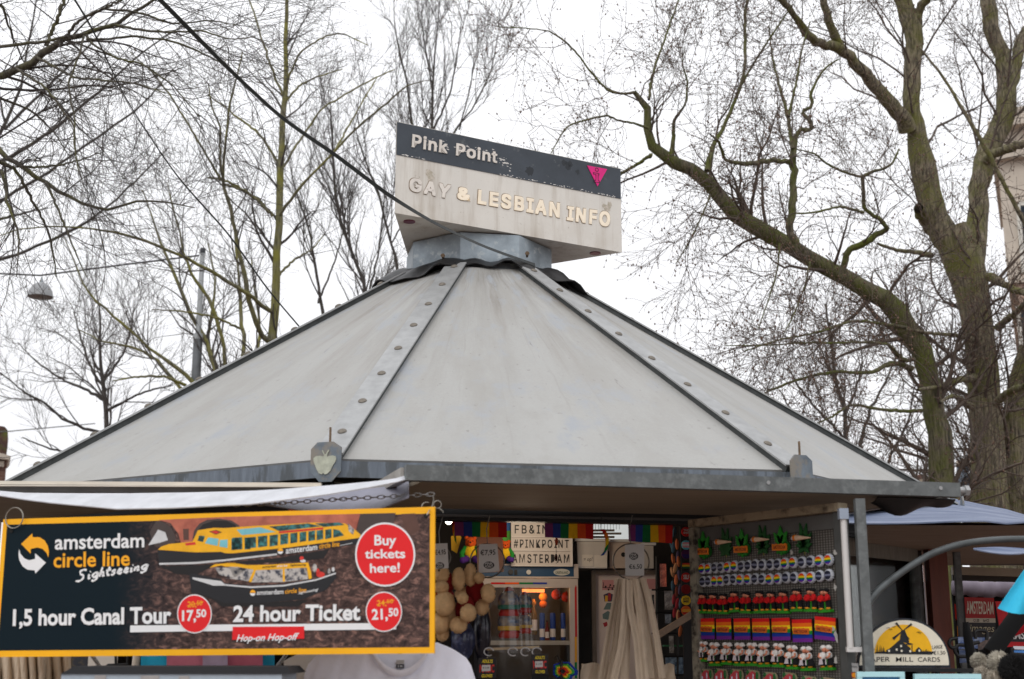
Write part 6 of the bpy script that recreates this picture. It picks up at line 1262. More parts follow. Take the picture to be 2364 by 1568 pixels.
# framed poster
pfm = face_frame(7.1)
po = thing('framed_poster', 'brown framed white poster with pink squares and little canal houses', 'poster', tuple(P(1450, 1560, 7.1)))
c = pfm.pxs(Q4((362, 615), (960, 1600))); o0, o1 = (c[0][0], c[1][1]), (c[1][0], c[0][1])
m = MB(); m.fbox(pfm, o0[0], o0[1] - .4, o1[0], o1[1], -.03, -.02); m.build('paper', mat('poster paper', (.55, .46, .42), .6, var=.04), po)
fw = .022; brn = mat('poster frame', (.11, .085, .065), .55, var=.25, scale=12)
m = MB(); m.fbox(pfm, o0[0], o0[1] - .4, o0[0] + fw, o1[1], -.019, .01); m.fbox(pfm, o0[0] + fw, o1[1] - fw, o1[0], o1[1], -.019, .01); m.build('frame', brn, po)
pk = mat('poster pink', (.48, .22, .22), .6)
m = MB()
for q, k in ((Q4((460, 700), (560, 700), (560, 790), (460, 790)), 0), (Q4((470, 830), (520, 810), (560, 830), (560, 890), (480, 890)), 1), (Q4((850, 690), (945, 690), (945, 780), (850, 780)), 0), (Q4((470, 960), (500, 900), (540, 900), (545, 960)), 2), (Q4((462, 1000), (510, 970), (550, 1000), (510, 1050), (465, 1040)), 2), (Q4((465, 1080), (500, 1065), (510, 1100), (480, 1115)), 3)):
    m.flat(pfm, pfm.pxs(q), -.0195, k)
m.flat(pfm, pfm.pxs(Q4((484, 838), (508, 838), (508, 890), (484, 890))), -.0190, 4); m.flat(pfm, pfm.pxs(Q4((512, 818), (536, 815), (536, 880), (512, 880))), -.0190, 3); m.flat(pfm, pfm.pxs(Q4((538, 830), (558, 826), (558, 888), (538, 888))), -.0190, 1)
m.build('printed_picture', [pk, plain(45, 40, 70), plain(90, 110, 110), plain(150, 30, 40), plain(200, 150, 40)], po)
m = MB()
for a in ([(462, 765), (500, 770), (540, 768), (600, 760)], [(466, 765), (472, 735), (468, 720)], [(520, 768), (530, 748)], [(545, 768), (556, 785)]): m.tube([pfm.pt(*pfm.px(*r4(*q)), -.0185) for q in a], .0016, 5)
for x, y in ((490, 758), (530, 745), (548, 780), (515, 785), (562, 752)): m.disc(pfm, pfm.px(*r4(x, y)), .005, -.0188, -.0182, n=8)
m.build('branch_print', BK, po)
# ring hangers with price tags
paper = mat('tag paper', (.52, .51, .49), .6, var=.05, scale=12, coat=.15)
def price_ring(cx, cy, r, Y, q, st, sq, oq, label, g):
    f = face_frame(Y, .1); c = f.px(cx, cy); R_ = r / F * Y
    t = thing('price_ring', label, 'price tag', tuple(f.pt(c[0], c[1] - R_)), g)
    m = MB(); m.tube([f.pt(c[0] + R_ * math.cos(a), c[1] + R_ * .97 * math.sin(a), .004) for a in [i * math.pi / 16 for i in range(33)]], .0032, 6); m.build('wire_ring', mat('ring steel', (.22, .21, .19), .35, .8), t, smooth=60)
    m = MB(); m.tube([f.pt(c[0], c[1] + R_, .0), f.pt(c[0] - .004, c[1] + R_ + .06, .0), f.pt(c[0] + .01, c[1] + R_ + .12, 0)], .0022, 6); m.build('hook', mat('ring steel', (.22, .21, .19), .35, .8), t, smooth=60)
    m = MB(); m.prism(f, f.pxs(q), .009, .011); tg = m.build('tag', paper, t)
    b_ = MB(); b_.text(st, f, sq, .0116, 0, .012); b_.build('lettering', BK, tg)
    if oq:
        ox, oy, rx, ry = oq; b_ = MB(); b_.flat(f, f.pxs([(ox + rx * math.cos(a), oy + ry * math.sin(a)) for a in [i * .2618 for i in range(24)]]), .0113); e_ = b_.build('stamp', plain(35, 33, 33), tg)
        for w, ya, yb in (('PINK', -.75, -.05), ('POINT', .05, .75)):
            b_ = MB(); b_.text(w, f, [(ox - rx * .72, oy + ry * ya), (ox + rx * .72, oy + ry * ya), (ox + rx * .72, oy + ry * yb), (ox - rx * .72, oy + ry * yb)], .0118, 0, .02); b_.build('lettering', paper, e_)
    return t
g_ = 'price tags on wire rings'
price_ring(1125, 1294.5, 39, 5.75, Q3((472, 392), (632, 386), (650, 625), (468, 642)), '€7,95', Q3((482, 440), (614, 432), (616, 490), (484, 496)), (*r3(558, 573), 12.5, 8.5), 'wire ring with white tag reading 7,95 above the plush bears', g_)
price_ring(1456.5, 1297, 42, 5.75, Q4((652, 396), (820, 385), (820, 665), (655, 668)), '€6,50', Q4((686, 566), (800, 560), (802, 612), (688, 614)), (*r4(728, 495), 10.5, 8.5), 'wire ring with white tag reading 6,50 over the tote bags', g_)
price_ring(1015, 1287, 25, 5.6, Q3((60, 386), (196, 382), (206, 600), (60, 610)), '€4,95', Q3((84, 440), (180, 432), (182, 486), (86, 492)), (*r3(130, 578), 10, 8), 'wire ring with white tag reading 4,95 beside the yellow sign edge', g_)
# plush bears hanging in a bunch
beige = fur('beige', rgb(226, 190, 142)); redc = mat('red knit', rgb(130, 14, 18), .9, var=.15, scale=60, bump=.3, bscale=200)
def plush(label, bits, shirt, eye=None, Y=5.7):
    k = .26385 / F * Y; o = P(*r3(*bits[0][:2]), Y)
    t = thing('plush_bear', label, 'plush bear', (o.x, o.y, o.z - .1), 'beige plush bears in a bunch')
    m = MB()
    for x, y, rx, ry, dy in bits: m.ell(P(*r3(x, y), Y) + Vector((0, dy * 1.5, 0)), (rx * k * .9, min(rx, ry) * k * .86, ry * k * .93), 16, 12, bump=.035, rng=random.Random(int(x)))
    m.build('body', beige, t, smooth=180)
    T = Tubes(); rg = np.random.default_rng(int(bits[0][0]))
    for x, y, rx, ry, dy in bits:
        d = nrm(rg.normal(0, 1, (420, 3))); c_ = np.array(P(*r3(x, y), Y)) + (0, dy * 1.5, 0); p0 = c_ + d * np.array([rx * .9, min(rx, ry) * .86, ry * .93]) * k * .97; ln = rg.uniform(.002, .006, (420, 1)); tp_ = nrm(d + rg.normal(0, .5, (420, 3)))
        T.add(np.stack([p0, p0 + d * ln * .6, p0 + (d + tp_) * ln * .5], 1), np.tile(np.array([.0014, .0011, .0004]), (420, 1)), 3)
    T.build('plush_pile', beige, t)
    for x, y, rx, ry, dy in shirt:
        m = MB(); m.ell(P(*r3(x, y), Y) + Vector((0, dy, 0)), (rx * k * 1.05, min(rx, ry) * k * 1.1, ry * k * 1.05), 16, 12); m.build('shirt', redc, t, smooth=180)
    if eye:
        m = MB(); m.ell(P(*r3(*eye), Y) + Vector((0, -.062, 0)), 9 * k, 8, 6); m.build('eye', BK, t, smooth=180)
plush('beige plush bear looking left beside the sign edge', [(150, 650, 68, 85, -.01), (150, 770, 66, 58, -.03), (175, 912, 100, 112, -.03), (135, 1080, 95, 95, 0), (140, 575, 36, 34, 0), (150, 1170, 60, 70, .02)], [(205, 720, 58, 80, .02), (170, 840, 80, 70, .02)], (130, 625))
plush('beige plush bear with its two big feet up at the top', [(300, 700, 62, 106, -.04), (398, 660, 58, 104, -.02), (476, 690, 46, 46, -.04), (340, 820, 90, 60, .03)], [(440, 790, 80, 110, .03)], None, 5.75)
plush('beige plush bear with round paw at the right of the bunch', [(556, 825, 68, 86, -.05), (500, 940, 66, 72, -.01), (430, 880, 60, 80, .04)], [(480, 860, 86, 120, .03)], None, 5.78)
plush('beige plush bear hanging lowest in the bunch', [(335, 866, 50, 50, -.06), (385, 995, 74, 78, -.06), (296, 1096, 82, 74, -.02), (240, 1000, 70, 110, .04)], [(350, 960, 82, 120, .02)], None, 5.7)
# dark goods hanging under the bears
for i, (x, y, rx, ry, c, l) in enumerate(((330, 1230, 105, 170, (40, 50, 85), 'dark blue wrapped souvenir bag below the plush bears'), (500, 1150, 80, 260, (26, 28, 44), 'black souvenir bag behind the clear wrapped globes'))):
    f = face_frame(6.0 + i * .1); k = .26385 / F * 6; c0 = P(*r3(x, y), 6.0 + i * .1); m = MB(); rg = random.Random(i)
    m.ell(c0, (rx * k, .05, ry * k), 18, 14, bump=.06, rng=rg); m.tube([c0 + Vector((0, 0, ry * k * .95)), c0 + Vector((0, 0, ry * k * 1.2))], .004, 6)
    tag(m.build('souvenir_bag', mat('bag_%d' % i, rgb(*c), .3, col2=rgb(*[min(255, q + 60) for q in c]), scale=22, thr=(.5, .65), coat=.5), smooth=180), l, 'souvenir bag', 'wrapped souvenirs')
film = bpy.data.materials.new('clear film'); film.use_nodes = True; n = film.node_tree; n.nodes.clear()
o_ = n.nodes.new('ShaderNodeOutputMaterial'); tr_ = n.nodes.new('ShaderNodeBsdfTransparent'); gs = n.nodes.new('ShaderNodeBsdfGlossy'); gs.inputs['Roughness'].default_value = .18; mi_ = n.nodes.new('ShaderNodeMixShader'); mi_.inputs[0].default_value = .07
n.links.new(tr_.outputs[0], mi_.inputs[1]); n.links.new(gs.outputs[0], mi_.inputs[2]); n.links.new(mi_.outputs[0], o_.inputs[0])
def globe_pack(cx, y0, y1, w, Y, label, second=True):
    k = .26385 / F * Y; top = P(*r3(cx, y0), Y); t = thing('wrapped_globes', label, 'souvenir', (top.x, top.y, P(*r3(cx, y1), Y).z), 'clear wrapped souvenirs')
    H = (y1 - y0)
    for j, fy in enumerate((.18, .52)):
        c = P(*r3(cx, y0 + H * fy), Y); r_ = w * .40 * k
        m = MB(); m.ell(c, r_, 18, 12); g = m.build('globe', mat('globe print %d' % j, rgb(150, 140, 125), .25, col2=rgb(60, 80, 110), scale=26, thr=(.45, .62), coat=.6), t, smooth=180)
        m = MB(); m.lathe(c, [(r_ * .99, -r_ * .35), (r_ * 1.03, -r_ * .5), (r_ * .95, -r_ * .72)], 20); m.build('teal_band' if j == 0 else 'yellow_band', plain(25, 105, 90) if j == 0 else plain(200, 160, 60), g, smooth=60)
        m = MB(); m.lathe(c, [(r_ * .75, -r_ * .75), (r_ * .95, -r_ * 1.15), (r_ * .8, -r_ * 1.4), (0, -r_ * 1.4)], 18); m.build('base', plain(165, 25, 25), g, smooth=60)
        m = MB(); m.lathe(c, [(r_ * .5, r_ * .9), (r_ * .2, r_ * 1.25), (0, r_ * 1.3)], 14); m.build('cap', plain(150, 22, 25), g, smooth=60)
    m = MB(); rows = []
    for i in range(7):
        s = i / 6; row = []
        for j in range(13):
            a = j / 12 * math.pi; hw = w * (.40 + .12 * s) * k * (1 + .04 * math.sin(7 * a + 3 * s)); q = P(*r3(cx + 18 * s, y0 - 30 + (H + 40) * s), Y); row.append(q + Vector((-hw * math.cos(a), -.075 * math.sin(a), 0)))
        rows.append(row)
    m.grid(rows); m.build('clear_wrap', film, t, smooth=180)
globe_pack(735, 790, 1330, 240, 5.75, 'clear film pack of painted globes with teal and red in the opening')
globe_pack(870, 800, 1320, 170, 5.95, 'narrower clear pack of globes behind the larger pack')
f = face_frame(5.65, .02); m = MB(); q = [f.pt(*f.px(*r3(x, y))) for x, y in ((540, 1308), (1000, 1288))]; m.bar(q[0], q[1], .012, .010); tag(m.build('wood_rod', mat('wood rod', (.42, .32, .2), .6, var=.2, scale=20)), 'pale wooden rod under the wrapped globes', 'rod')
for i, x in enumerate((560, 770, 880, 980)):
    m = MB(); p = P(*r3(x, 1330), 5.63); m.tube([p + Vector((.02 * math.cos(a), 0, .016 * math.sin(a))) for a in [.3 + j * .5 for j in range(11)]], .003, 6); tag(m.build('white_hook', plain(190, 190, 190), smooth=60), 'white plastic hook under the wooden rod, ' + nth(i, 4), 'hook', 'white hooks on the rod')
for i, (q, sx_) in enumerate(((Q3((470, 1382), (622, 1385), (618, 1560), (464, 1562)), 0), (Q3((932, 1352), (1074, 1352), (1074, 1524), (940, 1526)), 1))):
    f = face_frame(5.6); t = thing('glove_card', ('left' if i == 0 else 'right') + ' black card with yellow adults gloves lettering and price sticker', 'card', tuple(f.pt(*f.px(*q[3]))), 'glove cards')
    m = MB(); m.prism(f, f.pxs(q), 0, .003); m.build('card', plain(24, 20, 24), t)
    def sub(a, b, c, d, h, st, co, bo, sh=.15):
        T = lambda u, v: tuple(Vector(q[0]) * (1 - u) * (1 - v) + Vector(q[1]) * u * (1 - v) + Vector(q[2]) * u * v + Vector(q[3]) * (1 - u) * v)
        b_ = MB(); b_.text(st, f, (T(a, b), T(c, b), T(c, d), T(a, d)), h, 0, bo, sh); b_.build('lettering', co, t); return T
    T = sub(.2, .08, .82, .25, .0036, 'ADULTS', plain(225, 200, 30), .03)
    sub(.08, .32, .92, .72, .0036, 'MAGIC', plain(200, 40, 30), .03, 0); sub(.2, .8, .82, .96, .0036, 'GLOVES', plain(225, 200, 30), .03)
    m = MB(); m.flat(f, f.pxs([T(.2, .36), T(.68, .34), T(.70, .64), T(.2, .66)]), .0042); st_ = m.build('price_sticker', paper, t)
    b_ = MB(); b_.text('€ 5,00', f, (T(.26, .44), T(.62, .43), T(.62, .54), T(.26, .55)), .0046, 0, .01); b_.build('lettering', BK, st_)
    m = MB(); c = f.pxs([T(-.05, 1.0), T(1.1, 3.2)]); m.fbox(f, c[0][0], c[1][1], c[1][0], c[0][1], -.012, -.002); m.build('gloves', mat('black knit', (.012, .012, .013), .95, var=.3, scale=60), t)
# feather butterfly
bf = face_frame(5.7); t = thing('feather_butterfly', 'rainbow feather butterfly decoration hanging low in the opening', 'decoration', tuple(P(*r4(100, 1560), 5.7)))
for s, pts in ((-1, [(95, 1420), (30, 1440), (25, 1530), (60, 1560), (95, 1560)]), (1, [(108, 1420), (170, 1420), (245, 1500), (240, 1530), (200, 1540), (180, 1590), (110, 1580)])):
    rows = []; n_ = len(pts)
    m = MB()
    for b_, (k0, k1) in enumerate(((0, .3), (.3, .52), (.52, .74), (.74, 1))):
        base = Vector(pts[0]).lerp(Vector(pts[-1]), .3)
        o_ = []
        for i in range(13):
            s_ = i / 12 * (n_ - 1); i0 = min(int(s_), n_ - 2); q = Vector(pts[i0]).lerp(Vector(pts[i0 + 1]), s_ - i0); o_.append(q)
        ring_ = [bf.pt(*bf.px(*r4(*(Vector((101, 1470 + 30 * (k1 > .5))).lerp(q, 1 - k0 * .75)))), .01 + .02 * k0 + .006 * math.sin(3 * i)) for i, q in enumerate(o_)]
        ring2 = [bf.pt(*bf.px(*r4(*(Vector((101, 1470 + 30 * (k1 > .5))).lerp(q, 1 - k1 * .75)))), .01 + .02 * k1 + .006 * math.sin(3 * i + 1)) for i, q in enumerate(o_)]
        m.sheet([ring_, ring2], .002, b_)
    m.build('wing', [plain(30, 60, 150, 80), plain(60, 160, 60, 80), plain(225, 190, 40, 80), plain(205, 60, 35, 80)], t)
m = MB(); m.ell(P(*r4(103, 1500), 5.68), (.008, .008, .05), 10, 10); m.tube([P(*r4(100, 1430), 5.68), P(*r4(60, 1360), 5.68), P(*r4(40, 1390), 5.68)], .003, 6); m.build('body', BK, t, smooth=180)
# tote bags hanging by their straps
ecru = mat('ecru cotton', (.53, .43, .32), .9, var=.08, scale=20, bump=.3, bscale=120)
tb = thing('tote_bag_bunch', 'bunch of ecru cotton tote bags hanging by long straps from a ring', 'tote bags', tuple(P(1456, 1560, 5.75)))
def strap(p, w0, w1, Y, tw=.0, name='strap'):
    """a folded cloth strap along picture points with widths in picture units"""
    sp = spline([(*P(*r4(x, y), Y), 0) for x, y in p], 16); m = MB(); rows = []; k = .26385 / F * Y; n_ = len(sp)
    for i in range(n_):
        s = i / (n_ - 1); c = Vector(sp[i][:3]); w = (w0 + (w1 - w0) * s) * k; row = []
        for j in range(7):
            t_ = j / 6 - .5; a = tw * s + .5 * math.sin(3 * s + tw); row.append(c + Vector((t_ * w * math.cos(a * .5), t_ * w * math.sin(a) * .8 - .004 * math.cos(t_ * 7 + tw * 3), 0)))
        rows.append(row)
    m.sheet(rows, .0025); return m.build(name, ecru, tb, smooth=180)
for i, (p, w0, w1, Y, tw) in enumerate((([(600, 690), (565, 900), (520, 1150), (450, 1570)], 45, 75, 5.72, .3), ([(640, 690), (610, 900), (570, 1250), (520, 1580)], 50, 70, 5.68, -.4), ([(660, 690), (655, 950), (620, 1300), (560, 1580)], 60, 80, 5.65, .2), ([(690, 700), (680, 950), (665, 1250), (650, 1580)], 60, 90, 5.63, -.2), ([(700, 700), (700, 900), (760, 1250), (790, 1580)], 60, 80, 5.62, .4), ([(745, 690), (770, 900), (800, 1200), (830, 1580)], 55, 75, 5.64, -.3), ([(780, 690), (820, 900), (860, 1250), (890, 1560)], 55, 70, 5.66, .3), ([(810, 690), (870, 900), (930, 1200), (980, 1560)], 55, 70, 5.7, -.2), ([(720, 690), (740, 950), (850, 1150), (930, 1560)], 50, 60, 5.74, .5), ([(620, 690), (600, 950), (560, 1350), (500, 1580)], 60, 90, 5.78, .1), ([(760, 690), (760, 950), (780, 1350), (760, 1580)], 120, 150, 5.8, 0))[:-1]):
    strap(p, w0 * .95, w1 * .85, Y + .03 * math.sin(i * 2.4), tw * 1.6)
for x0, x1, y0, Y in ((275, 560, 1432, 5.8), (780, 1090, 1440, 5.82)):
    m = MB(); rows = []
    for i in range(6): rows.append([P(*r4(x0 + (x1 - x0) * j / 10, y0 + i * 60 + 10 * math.sin(j * 1.3) * (i == 0)), Y + .02 * math.sin(j * 1.7 + i)) for j in range(11)])
    m.sheet(rows, .006); m.build('bag', ecru, tb, smooth=180)
# suncatchers
for x, pts, l, Y in ((0, [(438, 262), (470, 256), (505, 300), (515, 370), (500, 440), (470, 485), (440, 492), (470, 455), (485, 390), (480, 330), (462, 285)], 'rainbow crescent moon suncatcher hanging by the bright window', 6.05), (1, [(240, 190), (270, 190), (272, 250), (268, 320), (276, 390), (255, 340), (240, 250)], 'narrow rainbow suncatcher by the shop lamp', 6.2)):
    f = face_frame(Y); qq = [(r4 if x == 0 else r3)(*p) for p in pts]; t = thing('suncatcher', l, 'suncatcher', tuple(f.pt(*f.px(*qq[5]))), 'rainbow suncatchers')
    ms = [plain(170, 20, 25, 20), plain(215, 110, 25, 20), plain(225, 190, 40, 20), plain(30, 130, 60, 20), plain(25, 70, 160, 20)]
    m = MB(); n_ = len(qq) // 2
    A_ = spline([(*f.px(*p), 0, 0) for p in qq[:n_ + 1]], 11); B_ = spline([(*f.px(*p), 0, 0) for p in ([qq[0]] + qq[:n_:-1] + [qq[n_]])], 11)
    for i in range(10): m.prism(f, [tuple(A_[i][:2]), tuple(A_[i + 1][:2]), tuple(B_[i + 1][:2] + np.array([1e-4, 0])), tuple(B_[i][:2] + np.array([1e-4, 0]))], 0, .006, i // 2)
    m.build('glass', ms, t); m = MB(); c = f.pt(*f.px(*qq[0])); m.tube([c, c + Vector((.01, 0, .08))], .0012, 5); m.build('thread', BK, t)
t = thing('bead_pendant', 'red and silver bead pendant hanging before the letter board', 'pendant', tuple(P(*r3(1147, 540), 6.2)))
m = MB(); m.ell(P(*r3(1152, 365), 6.2), (.008, .006, .018), 10, 8); m.build('bead', plain(150, 60, 35, 20), t, smooth=180); m = MB(); m.ell(P(*r3(1148, 505), 6.2), (.007, .006, .017), 10, 8); m.build('bead', plain(50, 20, 20, 20), t, smooth=180); m = MB(); m.tube([P(*r3(1150, 200), 6.2), P(*r3(1148, 560), 6.2)], .001, 5); m.build('thread', BK, t)
# strands of shiny keyrings and a column of button badges on the right inner jamb
jf = face_frame(6.35, .1); rg = random.Random(6)
KC = [plain(*c, 20) for c in ((190, 110, 70), (215, 120, 80), (160, 50, 60), (90, 80, 110), (200, 150, 110), (120, 60, 50), (70, 100, 120))]
for i, (xs, y0, y1) in enumerate((((1088, 1068, 1078, 1072, 1075, 1085, 1090), 285, 985), ((1108, 1115, 1092, 1100, 1105, 1110, 1118), 390, 1010), ((1070, 1118, 1125, 1130, 1135, 1128, 1132), 420, 1150))):
    t = thing('keyring_strand', ('left', 'middle', 'right')[i] + ' strand of shiny oval keyrings beside the display door', 'keyrings', tuple(jf.pt(*jf.px(*r4(xs[-1], y1)))), 'keyring strands')
    for j, x in enumerate(xs):
        y = y0 + (y1 - y0) * j / 6; c = jf.pt(*jf.px(*r4(x, y)), .01 * i); a = rg.uniform(-.3, .3)
        m = MB(); m.ell(c, (.009, .006, .026), 10, 8, rot=Matrix.Rotation(a, 3, 'Y')); m.build('keyring', rg.choice(KC), t, smooth=180)
    m = MB(); m.tube([jf.pt(*jf.px(*r4(xs[0], 200)), .005)] + [jf.pt(*jf.px(*r4(x, y0 + (y1 - y0) * j / 6)), .005) for j, x in enumerate(xs)], .0012, 5); m.build('cord', BK, t)
bd_f = face_frame(6.3, .1); m = MB(); c = bd_f.pxs(Q4((1142, 230), (1240, 1100))); m.fbox(bd_f, c[0][0], c[1][1] - .4, c[1][0], c[0][1], -.02, -.005); tag(m.build('badge_board', plain(16, 15, 17)), 'black board of button badges beside the display door', 'board')
for i, (y, cs, l, tx) in enumerate(((280, [(175, 30, 30)], 'red button badge with white writing at the column top', 'THIS SHIRT'), (395, [(90, 170, 190), (215, 150, 160), (215, 215, 215), (215, 150, 160), (90, 170, 190)], 'pale blue pink and white striped button badge', None), (477, [(70, 25, 70), (45, 30, 90)], 'dark purple button badge', None), (577, [(30, 25, 25), (190, 60, 40), (200, 160, 40), (40, 90, 50), (30, 25, 25)], 'black button badge with rainbow band', None), (680, [(170, 35, 30)], 'red button badge with bold white words', 'SELF'), (783, [(110, 20, 22)], 'dark red button badge', None), (880, [(205, 170, 40)], 'yellow button badge with dark writing', 'LOVE ME'), (970, [(190, 90, 35), (200, 140, 50), (170, 40, 35)], 'orange and red button badge lowest in the column', None))):
    c = bd_f.px(*r4(1192, y)); R_ = .0225; t = thing('button_badge', l, 'badge', tuple(bd_f.pt(c[0], c[1] - R_)), 'button badges in a column')
    m = MB(); k = len(cs); base = bd_f.pt(c[0], c[1], -.0045); Rm = Matrix((bd_f.U, bd_f.V, bd_f.N)).transposed()
    m.lathe(base, [(R_, 0), (R_, .004), (R_ * .93, .007), (0, .0075)], 24, ax=Rm); m.build('disc', plain(*cs[0], 25), t, smooth=40)
    if k > 1:
        m = MB()
        for q in range(k):
            ys = [1 - 2 * (q + s / 4) / k for s in range(5)]; xs = [math.sqrt(max(0, 1 - y_ * y_)) for y_ in ys]
            m.flat(bd_f, [(c[0] + x_ * R_ * .9, c[1] + y_ * R_ * .9) for x_, y_ in zip(xs, ys)] + [(c[0] - x_ * R_ * .9, c[1] + y_ * R_ * .9) for x_, y_ in list(zip(xs, ys))[::-1]], .0035, q)
        m.build('stripes', [plain(*q, 25) for q in cs], t)
    if tx:
        for li, w in enumerate(tx.split(' ')):
            n_ = len(tx.split(' ')); v0 = c[1] + R_ * (.55 - 1.1 * li / n_); b_ = MB(); b_.text(w, bd_f, ((c[0] - R_ * .6, v0), (c[0] + R_ * .6, v0), (c[0] + R_ * .6, v0 - R_ * .9 / n_), (c[0] - R_ * .6, v0 - R_ * .9 / n_)), .0036, 0, .02, px=False); b_.build('lettering', BK if 'LOVE' in tx else paper, t)
f = face_frame(6.1, .1); a, b = f.pt(*f.px(*r4(935, 1190))), f.pt(*f.px(*r4(1245, 1000)))
m = MB(); m.bar(a, b, .03, .028); tag(m.build('wooden_plank', mat('worn slat', (.28, .2, .14), .75, var=.25, scale=16)), 'slanting worn wooden slat left of the display door', 'slat')
# dim shelf with cards to the right of the poster
sh = thing('card_rack', 'dark wire rack of postcards behind the wooden slat', 'rack', tuple(P(1560, 1560, 6.9))); rf = face_frame(6.9, .1)
for y in (790, 990, 1170, 1370, 1530): m = MB(); m.tube([rf.pt(*rf.px(*r4(880, y)), .03), rf.pt(*rf.px(*r4(1240, y)), .03)], .005, 6); m.build('wire_bar', BK, sh)
for x in (925, 1110, 1235): m = MB(); m.tube([rf.pt(*rf.px(*r4(x, 500)), .02), rf.pt(*rf.px(*r4(x, 1600)), .02)], .006, 6); m.build('upright', BK, sh)
rg = random.Random(8)
for i, (x0, y0, x1, y1, l) in enumerate(((1000, 790, 1075, 960, 'upper left'), (1005, 1000, 1060, 1080, 'small second'), (1040, 1190, 1085, 1340, 'narrow middle'), (1010, 1375, 1215, 1525, 'large lower'), (1225, 1375, 1245, 1525, 'sliver lower right'), (890, 830, 915, 1000, 'dark left'), (960, 560, 1020, 760, 'orange upper'), (985, 1270, 1240, 1285, 'thin green edged'))):
    c = rf.pxs(Q4((x0, y0), (x1, y1))); m = MB(); m.fbox(rf, c[0][0], c[1][1], c[1][0], c[0][1], 0, .004)
    cc = [(90, 80, 75), (70, 75, 85), (110, 105, 100), (70, 90, 110), (60, 60, 60), (25, 22, 22), (190, 70, 25), (30, 90, 50)][i]
    tag(m.build('postcard', mat('card %d' % i, rgb(*cc), .35, col2=rgb(*[min(255, q + 60) for q in cc]), scale=30, thr=(.45, .6), coat=.3)), l + ' postcard in the dark wire rack', 'postcard', 'postcards in the wire rack')
# ================================================================ goods under the ticket sign
def rs(x, y): return (x * .4637, 1477 + y * .4637)
f = face_frame(4.4)
rk = thing('display_rack', 'grey fronted display rack with black rounded top under the ticket sign', 'rack', tuple(P(400, 1620, 4.45)))
a, b = P(139, 1556, 4.4), P(672, 1554, 4.4); zt = P(400, 1545, 4.55).z
m = MB(); zc = a.z; m.box8([Vector((a.x, 4.4, zc)), Vector((b.x, 4.4, zc)), Vector((b.x, 4.72, zc)), Vector((a.x, 4.72, zc)), Vector((a.x + .03, 4.44, zc + .022)), Vector((b.x - .02, 4.44, zc + .022)), Vector((b.x - .02, 4.70, zc + .022)), Vector((a.x + .03, 4.70, zc + .022))])
m.build('top', plain(28, 28, 30, 45), rk)
m = MB(); m.fbox(f, a.x + .002, .1, b.x - .03, zc - .0005, -.3, -.006); m.build('front', plain(165, 176, 186, 40), rk)
for i, (x0, y0, x1, y1) in enumerate(((470, 176, 525, 195), (700, 178, 790, 195), (890, 180, 940, 195))):
    c = f.pxs([rs(x0, y0), rs(x1, y1)]); m = MB(); m.fbox(f, c[0][0], c[1][1] - .05, c[1][0], c[0][1], -.0055, -.003); m.build('brochure', mat('brochure print', (.30, .28, .28), .5, col2=(.4, .38, .36), scale=30), rk)
def cloth(name, label, cat, cols, Y, mm_, amp=.015, th=.003, n_=24, frq=9, g=None, parent=None):
    """hanging cloth: cols = (x, y top, y bottom) in picture units"""
    m = MB(); cx = np.array([c[0] for c in cols], float); yt = np.array([c[1] for c in cols], float); yb = np.array([c[2] for c in cols], float); rows = []
    for i in range(8):
        row = []
        for j in range(n_ + 1):
            x = cx[0] + (cx[-1] - cx[0]) * j / n_; a, b = np.interp(x, cx, yt), np.interp(x, cx, yb)
            row.append(P(x, a + (b - a) * i / 7, Y + amp * math.sin(frq * j / n_ * 2 * math.pi / 3 + .4 * math.sin(i)) * (.4 + .6 * i / 7)))
        rows.append(row)
    m.sheet(rows, th); o = m.build(name, mm_, parent, smooth=180)
    if not parent: tag(o, label, cat, g)
    return o
tarps = thing('striped_cloth', 'blue pink and white striped cloth hanging under the ticket sign', 'flag', tuple(P(480, 1560, 5.2)))
sat = lambda r, g, b: plain(r, g, b, 50)
cloth('stripe', '', '', [(325, 1500, 1570), (386, 1500, 1570)], 5.2, sat(40, 160, 200), .012, n_=8, frq=3, parent=tarps)
cloth('stripe', '', '', [(385, 1500, 1570), (470, 1500, 1570)], 5.19, sat(185, 110, 130), .012, n_=10, frq=3, parent=tarps)
cloth('stripe', '', '', [(468, 1500, 1570), (525, 1500, 1570)], 5.17, sat(165, 150, 175), .012, n_=8, frq=3, parent=tarps)
cloth('stripe', '', '', [(523, 1500, 1570), (606, 1500, 1570)], 5.19, sat(175, 95, 115), .012, n_=10, frq=3, parent=tarps)
cloth('stripe', '', '', [(604, 1500, 1570), (634, 1500, 1570)], 5.2, sat(30, 130, 165), .01, n_=6, frq=2, parent=tarps)
for i, (x0, x1, Y) in enumerate(((-30, 48, 5.0), (40, 100, 4.98), (92, 162, 5.04))):
    cloth('tote_bag', ('leftmost', 'middle', 'right')[i] + ' ecru tote bag in the folds at the lower left corner', 'tote bag', [(x0, 1490, 1600), (x1, 1490, 1600)], Y, ecru, .03, .004, 20, 9, 'ecru tote bags at lower left')
m = MB(); f5 = face_frame(5.6); c = f5.pxs([rs(360, 80), rs(470, 145)]); m.fbox(f5, c[0][0], c[1][1] - .1, c[1][0], c[0][1] + .05, -.01, 0); tag(m.build('dark_print', mat('dark print', (.02, .022, .03), .4, col2=(.12, .09, .04), scale=30, thr=(.55, .7))), 'dark picture print behind the ecru tote bags', 'print')
f5 = face_frame(5.4); c = f5.pxs([rs(440, 80), rs(580, 145)]); m = MB(); m.fbox(f5, c[0][0], c[1][1] - .1, c[1][0], c[0][1] + .05, -.01, 0); tag(m.build('white_card', mat('paper', (.6, .56, .5), .8)), 'white card sheet behind wire hooks under the sign', 'card')
